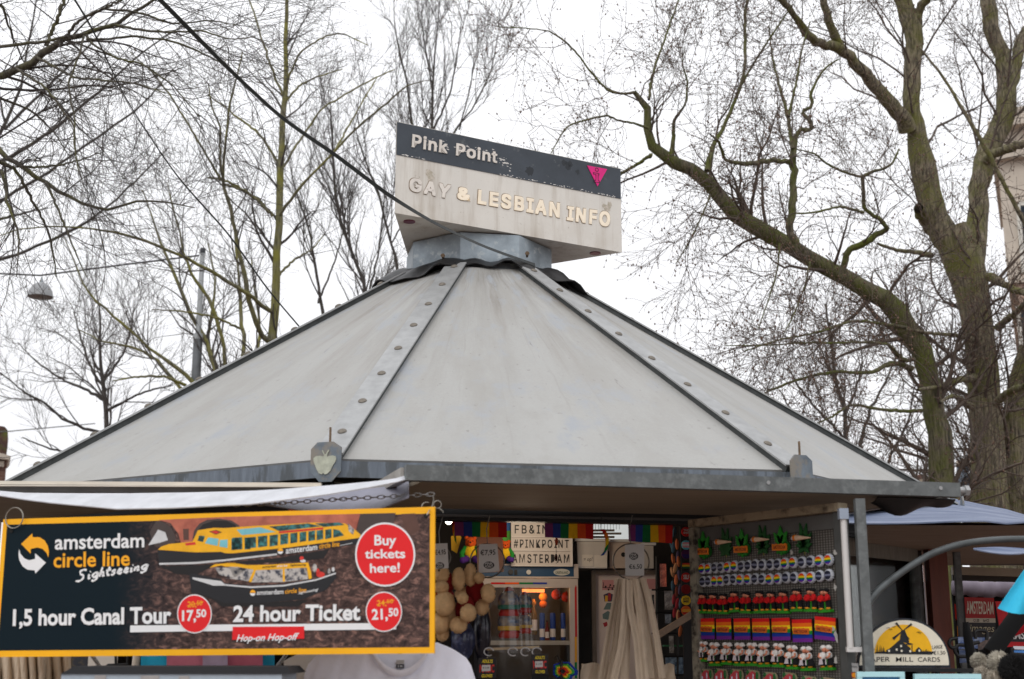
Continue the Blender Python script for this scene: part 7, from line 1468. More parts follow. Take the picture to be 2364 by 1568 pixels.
m = MB(); m.tube([P(*rs(575, 60), 5.3), P(*rs(577, 150), 5.3)], .005, 6); m.tube([P(*rs(510, 145), 5.3), P(*rs(540, 125), 5.3), P(*rs(640, 122), 5.3)], .005, 6); m.tube([P(*rs(635, 60), 5.3), P(*rs(634, 150), 5.3)], .005, 6); tag(m.build('wire_holder', BK, smooth=60), 'black bent wire card holder under the sign', 'holder')
m = MB(); m.tube([P(*rs(682, 60), 5.25), P(*rs(672, 150), 5.25)], .014, 10); tag(m.build('cream_pole', CREAM, smooth=60), 'short cream pole beside the striped cloth', 'pole')
m = MB(); cp = spline([(*P(x, y, 5.05), .01) for x, y in (rs(455, 75), rs(480, 110), rs(500, 140))], 9)
cp2 = spline([(*P(x, y, 5.0), .01) for x, y in (rs(1425, 75), rs(1395, 115), rs(1365, 155))], 10)
for cc in (cp, cp2):
    m = MB()
    for i in range(len(cc) - 1):
        a, b = Vector(cc[i][:3]), Vector(cc[i + 1][:3]); d = (b - a).normalized(); s = d.cross(Vector((0, 1, 0)) if i % 2 else Vector((0, .4, .9))).normalized(); c = (a + b) / 2
        m.tube([c + d * (.014 * math.cos(t)) + s * (.006 * math.sin(t)) for t in [j * math.pi / 6 for j in range(13)]], .0018, 5, cap=False)
    tag(m.build('chain', STRIPM, smooth=60), ('short chain by the white card under the sign' if cc is cp else 'short chain beside the white shirt collar'), 'chain')
# white shirt on a hanger
sh = thing('white_shirt', 'white crew neck shirt on a hanger under the right end of the ticket sign', 'shirt', tuple(P(890, 1600, 4.85)))
wsh = mat('white jersey', (.76, .77, .86), .9, var=.03, scale=6, bump=.12, bscale=60)
m = MB(); rows = []
ncols = 36
for i in range(12):
    s = i / 11; row = []
    for j in range(ncols + 1):
        x = 702 + (1098 - 702) * j / ncols
        ytop = float(np.interp(x, [702, 712, 735, 770, 800, 846, 870, 895, 923, 950, 978, 1000, 1008, 1034, 1060, 1081, 1092, 1098], [1560, 1535, 1508, 1490, 1484, 1476, 1520, 1545, 1553, 1545, 1520, 1482, 1483, 1493, 1507, 1524, 1545, 1568]))
        row.append(P(x, ytop + (1640 - ytop) * s, 4.86 + .05 * ((x - 900) / 200) ** 2 + .006 * math.sin(j * .9) * s + .004 * math.sin(j * 2.1 + i)))
    rows.append(row)
m.sheet(rows, .004); m.build('body', wsh, sh, smooth=180)
m = MB(); cpts = [P(x, y, 4.852) for x, y in ((845, 1477), (856, 1500), (870, 1522), (895, 1547), (923, 1555), (951, 1547), (977, 1522), (990, 1500), (1001, 1480))]
sp_ = spline([(*q, .01) for q in cpts], 26); rows = []
for i in range(4): rows.append([Vector(q[:3]) + Vector((0, -.004 - .003 * math.sin(math.pi * i / 3), 0)) + (Vector((0, 0, 1)) * (.012 * (i / 3 - .5) * 2) ) for q in sp_])
m.sheet(rows, .004); m.build('collar', mat('jersey rib', (.66, .65, .70), .9, var=.04, scale=40), sh, smooth=180)
m = MB(); rows = [[P(846 + 154 * j / 10, 1480 + i * 18 + (6 - (j - 5) ** 2 * .24) * 5, 4.93) for j in range(11)] for i in range(3)]; m.sheet(rows, .004); bk_ = m.build('back_panel', wsh, sh, smooth=180)
fl = face_frame(4.92); c = fl.pxs([(915, 1524), (933, 1533)]); m = MB(); m.fbox(fl, c[0][0], c[1][1], c[1][0], c[0][1], .0, .002); m.build('size_label', plain(170, 165, 160), bk_)
c = fl.pxs([(915, 1533.5), (933, 1543)]); m = MB(); m.fbox(fl, c[0][0], c[1][1], c[1][0], c[0][1], .0, .002); lb_ = m.build('size_label', plain(15, 15, 18), bk_)
letter(lb_, 'S W', [(918, 1535.5), (930, 1535.5), (930, 1541), (918, 1541)], .0026, WH, .02, fr=fl)
m = MB(); rows = [[P(655 + (760 - 655) * j / 8, 1500 + 80 * i / 5 + (26 * ((7 - j) / 7) ** 2 if j < 8 else 0) * (1 - i / 5), 5.0 + .01 * math.sin(j)) for j in range(9)] for i in range(6)]; m.sheet(rows, .006)
tag(m.build('cream_shirt', mat('cream jersey', (.56, .53, .49), .9, var=.04, scale=10, bump=.1, bscale=60), smooth=180), 'cream shirt hanging directly behind the white shirt', 'shirt')
# ================================================================ right hand side: window, next stall
m = MB(); tube_p = [P(1951, 1199, 5.08), P(1959, 1497, 5.08)]; t = thing('tube_lamp', 'white tube lamp batten standing upright beside the display door', 'lamp', tuple(tube_p[1]))
q = tube_p[0].copy(); q.x, q.y = (tube_p[0].x + tube_p[1].x) / 2, tube_p[0].y; q2 = Vector((q.x, q.y, tube_p[1].z))
m.tube([q2, q], .0125, 10); m.build('tube', mat('tube white', (.62, .60, .58), .4), t, smooth=60)
m = MB(); m.bar(q, q + Vector((0, 0, .04)), .034, .034, up=(0, 1, 0)); m.build('end_cap', plain(150, 160, 175), t)
m = MB(); m.bar(q2 + Vector((-.015, 0, -.004)), q2 + Vector((.07, 0, -.004)), .02, .018); m.build('foot_bar', mat('tube white', (.62, .60, .58), .4), t)
# window in the right kiosk face
wA, wB = wv_(1, 0), wv_(2, 0); wd = (wB - wA).normalized(); kw = Frame(wA, wd, (0, 0, 1)); WL = (wB - wA).length
m = MB(); m.fbox(kw, .08, 2.10, WL - .09, 2.19, .0, .02); win = thing('side_window', 'framed shop window in the right kiosk face behind the awning post', 'window', tuple(kw.pt(WL / 2, .96)))
m.build('valance', mat('grey valance', (.17, .165, .14), .7, var=.25, scale=12, stretch=(8, 8, .6)), win)
m = MB(); m.fbox(kw, WL - .12, .96, WL - .085, 2.10, -.02, .03); m.fbox(kw, .08, .96, .12, 2.10, -.02, .03); m.fbox(kw, .12, .96, WL - .12, 1.0, -.02, .03); m.build('frame', GALV_D, win)
m = MB(); m.fbox(kw, .12, 1.0, WL - .12, 2.10, -.004, .002); gl2 = gl.copy(); gl2.name = 'window glass'; gl2.node_tree.nodes['Fresnel'].inputs['IOR'].default_value = 1.12; m.build('pane', gl2, win)
m = MB(); fb = Frame(kw.pt(0, 0, -.07), wd, (0, 0, 1))
def at6(q, h=0): return [fb.px(*r6(*p)) for p in q]
scr = thing('hanging_goods', 'coloured flags and panels hanging behind the side window glass', 'goods', tuple(fb.pt(WL / 2, 1.0)))
for k, (q, cc, nm) in enumerate((([(410, 820), (665, 820), (690, 1180), (690, 1480), (520, 1480), (470, 1050)], (205, 208, 216), 'panel'), ([(300, 830), (420, 880), (500, 1200), (300, 1200)], (85, 98, 165), 'banner'), ([(170, 760), (300, 740), (300, 1000), (170, 980)], (165, 60, 105), 'cloth'), ([(215, 1000), (300, 985), (320, 1150), (215, 1160)], (205, 40, 45), 'cloth'), ([(200, 580), (640, 600), (560, 660), (300, 740), (200, 770)], (185, 160, 150), 'cloth'), ([(290, 720), (400, 740), (390, 800), (300, 820)], (200, 180, 155), 'card'), ([(215, 1075), (308, 1075), (312, 1120), (215, 1120)], (230, 160, 50), 'cloth'))):
    b_ = MB(); b_.prism(fb, at6(q), .01 * k, .01 * k + .004); b_.build(nm, plain(*cc, 70), scr)
for i, (w, y) in enumerate((('THE', 930), ('LITTLE', 990), ('THINGS', 1060))):
    b_ = MB(); qq = [r6(430 + 8 * i, y - 22), r6(315 + 4 * i, y - 30), r6(315 + 4 * i, y + 18), r6(432 + 8 * i, y + 25)]; b_.text(w, fb, qq, .0655, 0, .01); b_.build('lettering', plain(38, 48, 85, 70), scr)
# galvanised post beside the red brown column
p = P(2192, 1283, 7.75); m = MB(); m.bar(Vector((p.x + .04, p.y, 0)), Vector((p.x + .04, p.y, 2.2)), .035, .035, up=(0, 1, 0)); m.build('galvanised_post', GALV_D, kiosk)
p = P(2167, 1400, 7.55); m = MB(); m.bar(Vector((p.x, p.y, 0)), Vector((p.x, p.y, 2.24)), .10, .1, up=(0, 1, 0)); m.build('column', brick_red, kiosk)
# next stall's tarpaulin roof
bluet = mat('blue grey tarpaulin', (.085, .115, .20), .5, col2=(.21, .245, .34), scale=3.2, stretch=(.7, 4, 4), thr=(.4, .6), bump=.8, bscale=5)
brownu = mat('brown canvas underside', (.26, .20, .15), .8, var=.18, scale=4, stretch=(1, 6, 1))
st = thing('market_stall', 'neighbouring market stall under blue grey tarpaulin at the right edge', 'stall', tuple(P(2300, 1700, 7)))
tp = [(1960, 1150), (2040, 1148), (2120, 1150), (2204, 1153.6), (2273, 1168), (2324, 1178), (2364, 1190), (2420, 1200), (2500, 1210)]
bt = [(1960, 1211), (2040, 1211), (2120, 1209.5), (2204, 1206), (2273, 1205), (2324, 1211), (2364, 1208), (2420, 1208), (2500, 1212)]
m = MB(); rows = []
for i in range(8):
    s = i / 7; rows.append([P(x0, y0 + (y1 - y0) * s, 8.4 - 2.35 * s + .06 * math.sin(j * 1.9 + 3 * s) * math.sin(math.pi * s)) for j, ((x0, y0), (x1, y1)) in enumerate(zip(tp, bt))])
m.sheet(rows, .006); m.build('tarpaulin', bluet, st, smooth=180)
m = MB(); zq = P(2100, 1212, 6.1).z
m.add([(1.6, 6.12, zq), (3.4, 6.12, zq), (3.9, 8.9, zq - .02), (2.45, 8.9, zq - .02), (1.75, 6.9, zq - .01)], [(4, 3, 2, 1, 0)]); m.add([(1.6, 6.12, zq + .012), (3.4, 6.12, zq + .012), (3.9, 8.9, zq - .008), (2.45, 8.9, zq - .008), (1.75, 6.9, zq + .002)], [(0, 1, 2, 3, 4)]); m.build('canvas_ceiling', brownu, st)
q0, q1 = r6(890, 715), r6(1500, 735)
m = MB(); m.bar(P(*r6(880, 735), 8.85), P(*r6(1700, 762), 8.75), .06, .05); m.build('cross_beam', mat('cream beam', (.44, .38, .29), .6, var=.12), st)
m = MB(); m.bar(P(*r6(880, 775), 8.9), P(*r6(1700, 795), 8.8), .05, .06); m.build('cross_beam', mat('dark beam', (.05, .045, .04), .7), st)
m = MB(); rows = [[P(2247 + (2420 - 2247) * j / 8, 1268 - 3 * math.sin(j * .6) + (14 * math.sin(math.pi * min(1, j / 7)) + 2) * i / 3, 5.98 - .08 * i / 3) for j in range(9)] for i in range(4)]
m.sheet(rows, .005); m.build('tarpaulin_hem', bluet, st, smooth=180)
m = MB(); pr_pts = [P(*r6(x, y), 9.2) for x, y in ((890, 862), (1000, 868), (1120, 880), (1240, 878), (1340, 868), (1500, 860))]; sp_ = spline([(*q, .05) for q in pr_pts], 20)
m.tube([Vector(q[:3]) for q in sp_], [.055 + .008 * math.sin(i * 1.7) for i in range(20)], 12); m.build('rolled_cloth', mat('mauve cloth', (.20, .17, .21), .8, var=.12, scale=6), st, smooth=180)
m = MB(); f9 = face_frame(9.25); c = f9.pxs(Q6((880, 890), (1700, 1900))); m.fbox(f9, c[0][0], c[1][1], c[1][0], c[0][1], -.02, 0); m.build('backdrop', plain(10, 10, 11, 80), st)
f9 = face_frame(8.9); kk = thing('hanging_banner', 'red orange and yellow banner against the black stall backdrop', 'banner', tuple(P(*r6(930, 1240), 8.9)))
m = MB()
for q, k in (([(898, 990), (980, 1030), (985, 1180), (905, 1120)], 0), ([(903, 1100), (980, 1185), (978, 1200), (910, 1160)], 1), ([(915, 1160), (975, 1200), (970, 1250), (920, 1240)], 2)): m.prism(f9, f9.pxs([r6(*p) for p in q]), .003 * k, .003 * k + .003, k)
m.build('cloth', [plain(175, 28, 22, 70), plain(30, 15, 12, 70), plain(205, 120, 25, 70)], kk)
# poster signs
def sgn(name, label, q, Y, cat='sign'):
    f = face_frame(Y, .05); t = thing(name, label, cat, tuple(f.pt(*f.px(*q[3])))); return f, t
f, t = sgn('price_board', 'red and black images price board of the next stall', Q6((970, 940), (1198, 945), (1217, 1245), (990, 1250)), 7.6)
m = MB(); m.prism(f, f.pxs(Q6((970, 940), (1198, 945), (1217, 1260), (992, 1265))), 0, .006); m.build('board', plain(42, 42, 44), t)
m = MB(); m.flat(f, f.pxs(Q6((970, 940), (1198, 945), (1209, 1102), (981, 1100))), .0066); m.build('red_field', plain(165, 28, 28), t)
m = MB(); m.flat(f, f.pxs(Q6((981, 1100), (1209, 1102), (1211, 1136), (984, 1134))), .0066); m.build('cream_field', plain(190, 182, 165), t)
letter(t, 'AMSTERDAM', Q6((985, 968), (1192, 975), (1195, 1072), (990, 1068)), .0075, plain(215, 208, 190), .012, fr=f); letter(t, 'C1.00', Q6((1040, 1106), (1084, 1107), (1085, 1130), (1041, 1129)), .0075, BK, .02, fr=f); letter(t, '6x=C5', Q6((1115, 1107), (1160, 1108), (1160, 1131), (1116, 1130)), .0075, BK, .02, fr=f)
letter(t, 'images', Q6((1008, 1150), (1200, 1155), (1204, 1225), (1012, 1222)), .0075, plain(190, 182, 150), -.0 , .25, fr=f)
f, t = sgn('red_sign', 'bright red sign with black cross shape at the right edge', Q6((1210, 972), (1440, 975), (1480, 1320), (1265, 1322)), 7.0)
m = MB(); m.prism(f, f.pxs(Q6((1210, 972), (1500, 970), (1500, 1320), (1264, 1322))), 0, .006); m.build('board', plain(205, 18, 30), t)
m = MB(); m.flat(f, f.pxs(Q6((1310, 1040), (1420, 1030), (1390, 1120), (1350, 1190), (1330, 1250), (1280, 1160))), .0068); m.flat(f, f.pxs(Q6((1300, 1200), (1500, 1200), (1500, 1285), (1305, 1282))), .0066); m.build('black_print', plain(38, 36, 40), t)
letter(t, 'AMS', Q6((1310, 1202), (1432, 1200), (1432, 1262), (1312, 1262)), .0078, WH, .02, fr=f)
# cyan cloth corner, red cloth, black rack tube
def flatcloth(name, label, cat, q, Y, c):
    f = face_frame(Y, .25); pts = f.pxs(q); n_ = len(pts); ctr = Vector(pts[0])
    m = MB(); m.prism(f, pts, 0, .004); tag(m.build(name, c), label, cat)
cy = thing('cyan_cloth', 'corner of a bright cyan cloth hanging in at the right edge', 'cloth', tuple(P(2350, 1410, 5.0)))
m = MB(); rows = []
for i in range(9):
    s = i / 8; l = Vector(r6(1432, 728)).lerp(Vector(r6(1228, 1024)), s); r_ = Vector(r6(1640, 700)).lerp(Vector(r6(1640, 1075)), s)
    rows.append([P(l.x + (r_.x - l.x) * j / 10, l.y + (r_.y - l.y) * j / 10 + (8 * math.sin(j * .5) * s), 5.0 + .025 * math.sin(j * 1.1 + s) * s) for j in range(11)])
m.sheet(rows, .003); m.build('cloth', mat('cyan cotton', rgb(50, 185, 222), .75, var=.05, scale=8, bump=.15, bscale=40), cy, smooth=180)
m = MB(); rows = [[P(*r6(1470 - 115 * (i / 5) + 40 * j + 0, 1040 + 200 * (i / 5) - 18 * j), 5.6 + .02 * math.sin(j + i)) for j in range(6)] for i in range(6)]; m.sheet(rows, .003); tag(m.build('red_cloth', plain(170, 18, 30, 70), smooth=180), 'red cloth below the cyan one at the right edge', 'cloth')
m = MB(); p_ = [P(*r6(x, y), 5.5) for x, y in ((1180, 1372), (1230, 1300), (1300, 1200), (1360, 1120), (1420, 1050), (1470, 1000))]; m.tube(p_, .036, 12); tag(m.build('rack_tube', plain(16, 16, 17, 35), smooth=60), 'thick black slanting tube before the red sign', 'tube')
m = MB(); m.tube([P(*r6(x, y), 5.6) for x, y in ((985, 1130), (1000, 1240), (1030, 1420), (1040, 1500))], [.012, .018, .02, .02], 10); tag(m.build('rack_tube', plain(14, 14, 15, 30), smooth=60), 'curved black leg of a postcard rack beside the price board', 'rack')
cr2 = thing('postcard_rack', 'black wire postcard rack with blue photo cards under the price board', 'rack', tuple(P(*r6(1050, 1500), 6.2))); f = face_frame(6.2)
for pts in ([(920, 1256), (870, 1265), (856, 1300), (880, 1330), (920, 1320)], [(985, 1310), (920, 1310), (900, 1350), (925, 1390), (990, 1395)], [(1090, 1285), (1040, 1300), (1030, 1335), (1060, 1360)], [(1060, 1260), (1060, 1205), (1145, 1205), (1145, 1270)], [(1350, 1330), (1335, 1345), (1340, 1370), (1400, 1380), (1500, 1382)]):
    m = MB(); sp_ = spline([(*P(*r6(*q), 6.15), .01) for q in pts], 14); m.tube([Vector(q[:3]) for q in sp_], .008, 8); m.build('wire_loop', BK, cr2, smooth=60)
for i, (q, a, b, l) in enumerate((([(925, 1245), (1150, 1250), (1150, 1330), (930, 1340)], (50, 75, 125), (140, 150, 170), 'blue postcard with pale blossoms'), ([(1075, 1300), (1165, 1250), (1170, 1320), (1080, 1350)], (60, 45, 40), (110, 85, 75), 'brown street postcard leaning'), ([(1160, 1245), (1240, 1240), (1210, 1320), (1165, 1322)], (110, 110, 112), (60, 60, 62), 'grey postcard edge'), ([(930, 1345), (1000, 1350), (990, 1440), (935, 1445)], (40, 60, 100), (100, 110, 130), 'lower dark blue postcard'), ([(1345, 1315), (1500, 1318), (1500, 1345), (1345, 1340)], (205, 205, 210), (180, 190, 210), 'white stacked postcards at the right edge'), ([(1348, 1348), (1500, 1346), (1500, 1372), (1352, 1372)], (60, 120, 190), (120, 170, 220), 'bright blue postcard at the right edge'))):
    m = MB(); m.prism(f, f.pxs([r6(*p) for p in q]), .002 * i, .002 * i + .002); tag(m.build('postcard', mat('rack card %d' % i, rgb(*a), .4, col2=rgb(*b), scale=28, thr=(.45, .62), coat=.3)), l + ' in the wire rack', 'postcard', 'postcards in the right rack')
# fluffy pompom toys
def fluffy(cx, cy, r, Y, col, label, n_=900, eyes=False):
    c = P(*r6(cx, cy), Y); R_ = r * .30055 / F * Y; t = thing('fluffy_toy', label, 'fluffy toy', (c.x, c.y, c.z - R_), 'fluffy toys by the postcard rack')
    rg = np.random.default_rng(int(cx)); d = nrm(rg.normal(0, 1, (n_, 3))); tip = nrm(d + rg.normal(0, .35, (n_, 3)))
    m = MB(); m.ell(c, R_ * .78, 18, 12); m.build('body', mat('fluff %d' % int(col[0] * 1000), col, .95, var=.2, scale=30), t, smooth=180)
    T = Tubes(); cc = np.array(c); p0 = cc + d * R_ * .7; L_ = R_ * rg.uniform(.25, .45, (n_, 1)); P3 = np.stack([p0, p0 + d * L_ * .5, p0 + (d * .5 + tip * .5) * L_], 1)
    T.add(P3, np.tile(np.array([.0022, .0016, .0005]), (n_, 1)) * (R_ / .05) ** .5, 3); T.build('fluff', mat('fluff %d' % int(col[0] * 1000), col, .95), t)
fluffy(1085, 1430, 62, 5.4, (.50, .46, .38), 'small cream fluffy toy beside the rack leg')
fluffy(1240, 1440, 84, 5.3, (.50, .46, .38), 'larger cream fluffy toy between the small one and the black one')
fluffy(1355, 1490, 112, 5.1, (.016, .015, .015), 'black fluffy toy at the lower right corner', 1500)
fluffy(1110, 1545, 70, 5.2, (.42, .37, .30), 'beige fluffy toy body at the picture bottom')
fluffy(1220, 1580, 80, 5.15, (.40, .35, .28), 'low beige fluffy toy under the larger cream one')
# half round paper mill sign
f = face_frame(5.22); t = thing('mill_sign', 'half round cream sign with black windmill on yellow sun behind the post', 'sign', tuple(P(2088, 1538, 5.22)))
def arc(cx, cy, rx, ry, n_=30): return [(cx + rx * math.cos(a), cy - ry * math.sin(a)) for a in [math.pi * i / n_ for i in range(n_ + 1)]]
m = MB(); m.prism(f, f.pxs(Q6(*(arc(512, 1462, 356, 362) + [(155, 1482), (868, 1482)][::1]))), -.02, 0); m.build('edge', plain(28, 33, 42), t)
m = MB(); m.flat(f, f.pxs(Q6(*arc(512, 1462, 344, 346))), .001); m.build('face', plain(228, 220, 200), t)
m = MB(); m.flat(f, f.pxs(Q6(*arc(505, 1372, 222, 222))), .002); m.build('sun', plain(240, 180, 10), t)
m = MB(); Lq = lambda *p: m.flat(f, f.pxs(Q6(*p)), .003 + .0002 * len(m.f))
Lq((285, 1362), (400, 1356), (740, 1356), (725, 1380), (290, 1372))
Lq((385, 1345), (478, 1265), (560, 1330), (560, 1362), (385, 1362)); Lq((475, 1275), (487, 1195), (515, 1190), (548, 1275), (548, 1300)); Lq((555, 1290), (582, 1300), (560, 1306), (500, 1306)); Lq((568, 1306), (574, 1306), (574, 1360), (566, 1360))
Lq((597, 1345), (622, 1322), (645, 1345), (645, 1365), (600, 1365)); Lq((372, 1345), (398, 1335), (400, 1362), (374, 1362))
for a, b, w in (((497, 1195), (447, 1137), 9), ((500, 1197), (568, 1145), 9), ((495, 1200), (424, 1260), 11), ((500, 1200), (545, 1265), 9)):
    a, b = Vector(a), Vector(b); d = (b - a).normalized(); nn = Vector((-d.y, d.x)); Lq(a + nn * w * .2, a - nn * w * .2, b - nn * w, b + nn * w)
rg = random.Random(2)
for x in (300, 312, 322, 335, 346, 356, 655, 668, 680, 692, 704): h = rg.uniform(14, 70 if x < 400 else 30); Lq((x - 4, 1362), (x + rg.uniform(-6, 6), 1362 - h), (x + 5, 1362))
m.build('windmill_print', plain(22, 26, 32), t)
m = MB()
for x, y in ((390, 1352), (448, 1342), (482, 1315), (486, 1352), (552, 1355), (622, 1350)): m.flat(f, f.pxs(Q6((x - 7, y - 8), (x + 7, y - 8), (x + 7, y + 8), (x - 7, y + 8))), .012)
m.build('lit_windows', plain(228, 220, 200), t)
ink2 = plain(40, 38, 36)
def hand(st, q): letter(t, st, q, .0022, ink2, .004, fr=f)
hand('PAPER', Q6((222, 1402), (402, 1396), (402, 1434), (222, 1438))); hand('MILL', Q6((448, 1400), (580, 1398), (580, 1434), (448, 1436))); hand('CARDS', Q6((616, 1400), (785, 1400), (788, 1436), (616, 1436)))
hand('LARGE', Q6((726, 1312), (806, 1306), (806, 1332), (728, 1340))); hand('€1,50', Q6((735, 1352), (825, 1350), (828, 1384), (736, 1388))); hand('SMALL', Q6((200, 1318), (285, 1318), (285, 1342), (200, 1344))); hand('€1,00', Q6((172, 1362), (250, 1360), (250, 1388), (172, 1390)))
m = MB()
for x, y in ((385, 1180), (405, 1192), (432, 1172), (618, 1212), (632, 1218)): m.tube([f.pt(*f.px(*r6(x - 12, y - 2)), .004), f.pt(*f.px(*r6(x - 4, y - 8)), .004), f.pt(*f.px(*r6(x, y)), .004), f.pt(*f.px(*r6(x + 6, y - 9)), .004), f.pt(*f.px(*r6(x + 14, y - 4)), .004)], .0008, 4)
m.build('bird_print', ink2, t)
# picture frames and shelf under it
m = MB(); m.bar(P(1985, 1545, 5.15), P(2245, 1548, 5.15), .03, .014); tag(m.build('shelf_bar', BK), 'black shelf bar under the half round sign', 'shelf')
m = MB()
for x in (2050, 2165): m.bar(P(x, 1536, 5.18), P(x, 1562, 5.18), .01, .014)
tag(m.build('sign_bracket', BK), 'black brackets holding the half round sign', 'bracket')
f = face_frame(5.0)
for i, (x0, x1, y0, l, cs) in enumerate(((1978, 2097, 1551, 'pale cyan edged picture frame behind the post', (80, 150, 200)), (2111, 2275, 1556, 'pale cyan edged picture frame right of the post', (60, 130, 215)))):
    t = thing('picture_frame', l, 'picture frame', tuple(P((x0 + x1) / 2, 1650, 5.0)), 'cyan edged picture frames')
    c = f.pxs([(x0, y0), (x1, 1700)]); m = MB(); a, b = (c[0][0], c[1][1]), (c[1][0], c[0][1]); w = .018
    m.fbox(f, a[0], b[1] - w, b[0], b[1], -.02, .004); m.fbox(f, a[0], a[1], a[0] + w, b[1] - w, -.02, .003); m.fbox(f, b[0] - w, a[1], b[0], b[1] - w, -.02, .003); m.build('frame', plain(178, 222, 228), t)
    m = MB(); m.fbox(f, a[0] + w, a[1], b[0] - w, b[1] - w, -.02, -.012); m.build('print', plain(*cs), t)
    if i: m = MB(); m.fbox(f, a[0] + w + .005, a[1], a[0] + w + .09, b[1] - w - .004, -.0118, -.010); m.build('print', plain(220, 175, 140), t)
f = face_frame(5.12); t = thing('card_sticker', 'small pale payment card sticker beside the awning post foot', 'sticker', tuple(P(1968, 1575, 5.12)))
m = MB(); m.prism(f, f.pxs(Q6((72, 1442), (158, 1448), (165, 1600), (78, 1600))), 0, .003); m.build('card', plain(178, 176, 174), t)
m = MB(); m.flat(f, f.pxs(Q6((88, 1512), (146, 1514), (148, 1562), (90, 1562))), .0036); m.build('panel', plain(26, 28, 48), t)
for x, c, h in ((108, (205, 25, 30), .0042), (128, (238, 150, 25), .0046)):
    m = MB(); m.disc(f, f.px(*r6(x, 1538)), .0095, h - .0004, h); m.build('circle_mark', plain(*c), t)
letter(t, 'We Welcome', Q6((78, 1462), (150, 1466), (150, 1482), (78, 1478)), .0036, BK, .01, fr=f)
# small red notice behind the chain
f = face_frame(5.75); t = thing('red_notice', 'small red notice with white camera symbol above the ticket sign', 'notice', tuple(P(690, 1176, 5.75)))
m = MB(); m.prism(f, f.pxs([(667, 1158), (712, 1158), (712, 1182), (667, 1182)]), 0, .004); m.build('board', plain(165, 22, 26), t)
m = MB(); m.flat(f, f.pxs([(683, 1164), (697, 1162), (697, 1170), (684, 1171)]), .0046); m.flat(f, f.pxs([(688, 1171), (694, 1171), (693, 1177), (689, 1177)]), .0046); m.build('symbol', WH, t)
# ================================================================ straps, street lamp, mast
def ribbon(name, label, cat, pts, w, m_, tw0, tw1):
    sp = spline([(*P(x, y, Y), 0) for x, y, Y in pts], 40); m = MB(); rows = []
    for i in range(40):
        s = i / 39; c = Vector(sp[i][:3]); d = (Vector(sp[min(i + 1, 39)][:3]) - Vector(sp[max(i - 1, 0)][:3])).normalized(); x = d.cross(Vector((0, 1, 0))).normalized(); y = d.cross(x)
        a = tw0 + tw1 * math.sin(5.5 * s); v = x * math.cos(a) + y * math.sin(a); rows.append([c - v * w / 2, c, c + v * w / 2])
    m.sheet(rows, .002); return tag(m.build(name, m_, smooth=180), label, cat, 'tie down straps')
strapm = mat('black webbing', (.020, .024, .024), .5, var=.3, scale=30, bump=.2, bscale=200)
ribbon('strap', 'wide black webbing strap running from the sky to the roof collar', 'strap', [(340, -30, 5.6), (375, 5, 5.65), (540, 170, 5.9), (640, 262, 6.1), (780, 362, 6.5), (900, 452, 6.9), (1000, 513, 7.3), (1120, 570, 7.7), (1235, 612, 7.98)], .021, strapm, .25, .75)
ribbon('strap', 'thinner black strap crossing the left tree and vanishing behind the roof', 'strap', [(160, -20, 7.0), (195, 35, 7.1), (290, 225, 7.6), (405, 400, 8.2), (530, 545, 8.9), (620, 670, 9.4), (700, 765, 9.9)], .011, strapm, .3, .7)
lamp = thing('street_lamp', 'white dome street lamp hanging on a wire at the left', 'street lamp', tuple(P(93, 690, 18)))
c = P(93, 686, 18); k = 18 / F
m = MB(); m.lathe(c, [(30 * k, 0), (29.5 * k, 3 * k), (27 * k, 14 * k), (21 * k, 26 * k), (12 * k, 33 * k), (5 * k, 36 * k), (0, 36 * k)], 28); m.build('shade', mat('lamp white', (.33, .34, .35), .5, var=.08), lamp, smooth=60)
m = MB(); m.lathe(c, [(0, -2 * k), (22 * k, -1 * k), (28.5 * k, 2 * k)], 28); m.build('lens', mat('lamp lens', (.16, .15, .14), .4), lamp, smooth=60)
m = MB(); m.lathe(c, [(4 * k, 35 * k), (5 * k, 40 * k), (3 * k, 43 * k), (1.5 * k, 50 * k), (0, 50 * k)], 12); m.build('hanger', GALV, lamp, smooth=60)
m = MB(); wp = [P(x, y, 18) for x, y in ((-200, 628), (0, 632), (93, 636), (280, 612), (460, 590))]; m.tube(wp, .012, 6); tag(m.build('span_wire', plain(60, 60, 62)), 'thin span wire carrying the street lamp to the mast', 'wire')
m = MB(); m.tube([P(-60, 1000, 24), P(20, 996, 24), P(220, 978, 24)], .010, 5); tag(m.build('overhead_wire', plain(90, 90, 92)), 'faint overhead wire beside the brick chimney', 'wire')
mast = thing('lamp_mast', 'slim pale grey tubular mast rising behind the left roof slope', 'mast', (P(452, 880, 18).x, 18, 0))
x0 = P(452, 880, 18); zt, zm = P(460, 582, 18).z, P(453, 778, 18).z
m = MB(); m.tube([Vector((x0.x, 18, 0)), Vector((x0.x, 18, zm))], [.075, .062], 14); m.build('lower_pole', mat('mast grey', (.16, .17, .18), .5, .3, var=.3, scale=4), mast, smooth=60)
m = MB(); m.tube([Vector((x0.x, 18, zm)), Vector((x0.x, 18, zt))], [.040, .032], 14); m.build('upper_pole', mat('mast pale', (.40, .42, .43), .5, .2, var=.12, scale=4), mast, smooth=60)
m = MB(); m.lathe(Vector((x0.x, 18, zm)), [(.068, -.04), (.072, .0), (.068, .04), (.04, .05)], 14); m.build('collar', mat('mast pale', (.40, .42, .43), .5, .2), mast, smooth=60)
m = MB(); m.lathe(Vector((x0.x, 18, zt)), [(.036, -.02), (.04, .04), (.02, .06), (0, .06)], 12); m.build('cap', plain(50, 52, 56), mast, smooth=60)
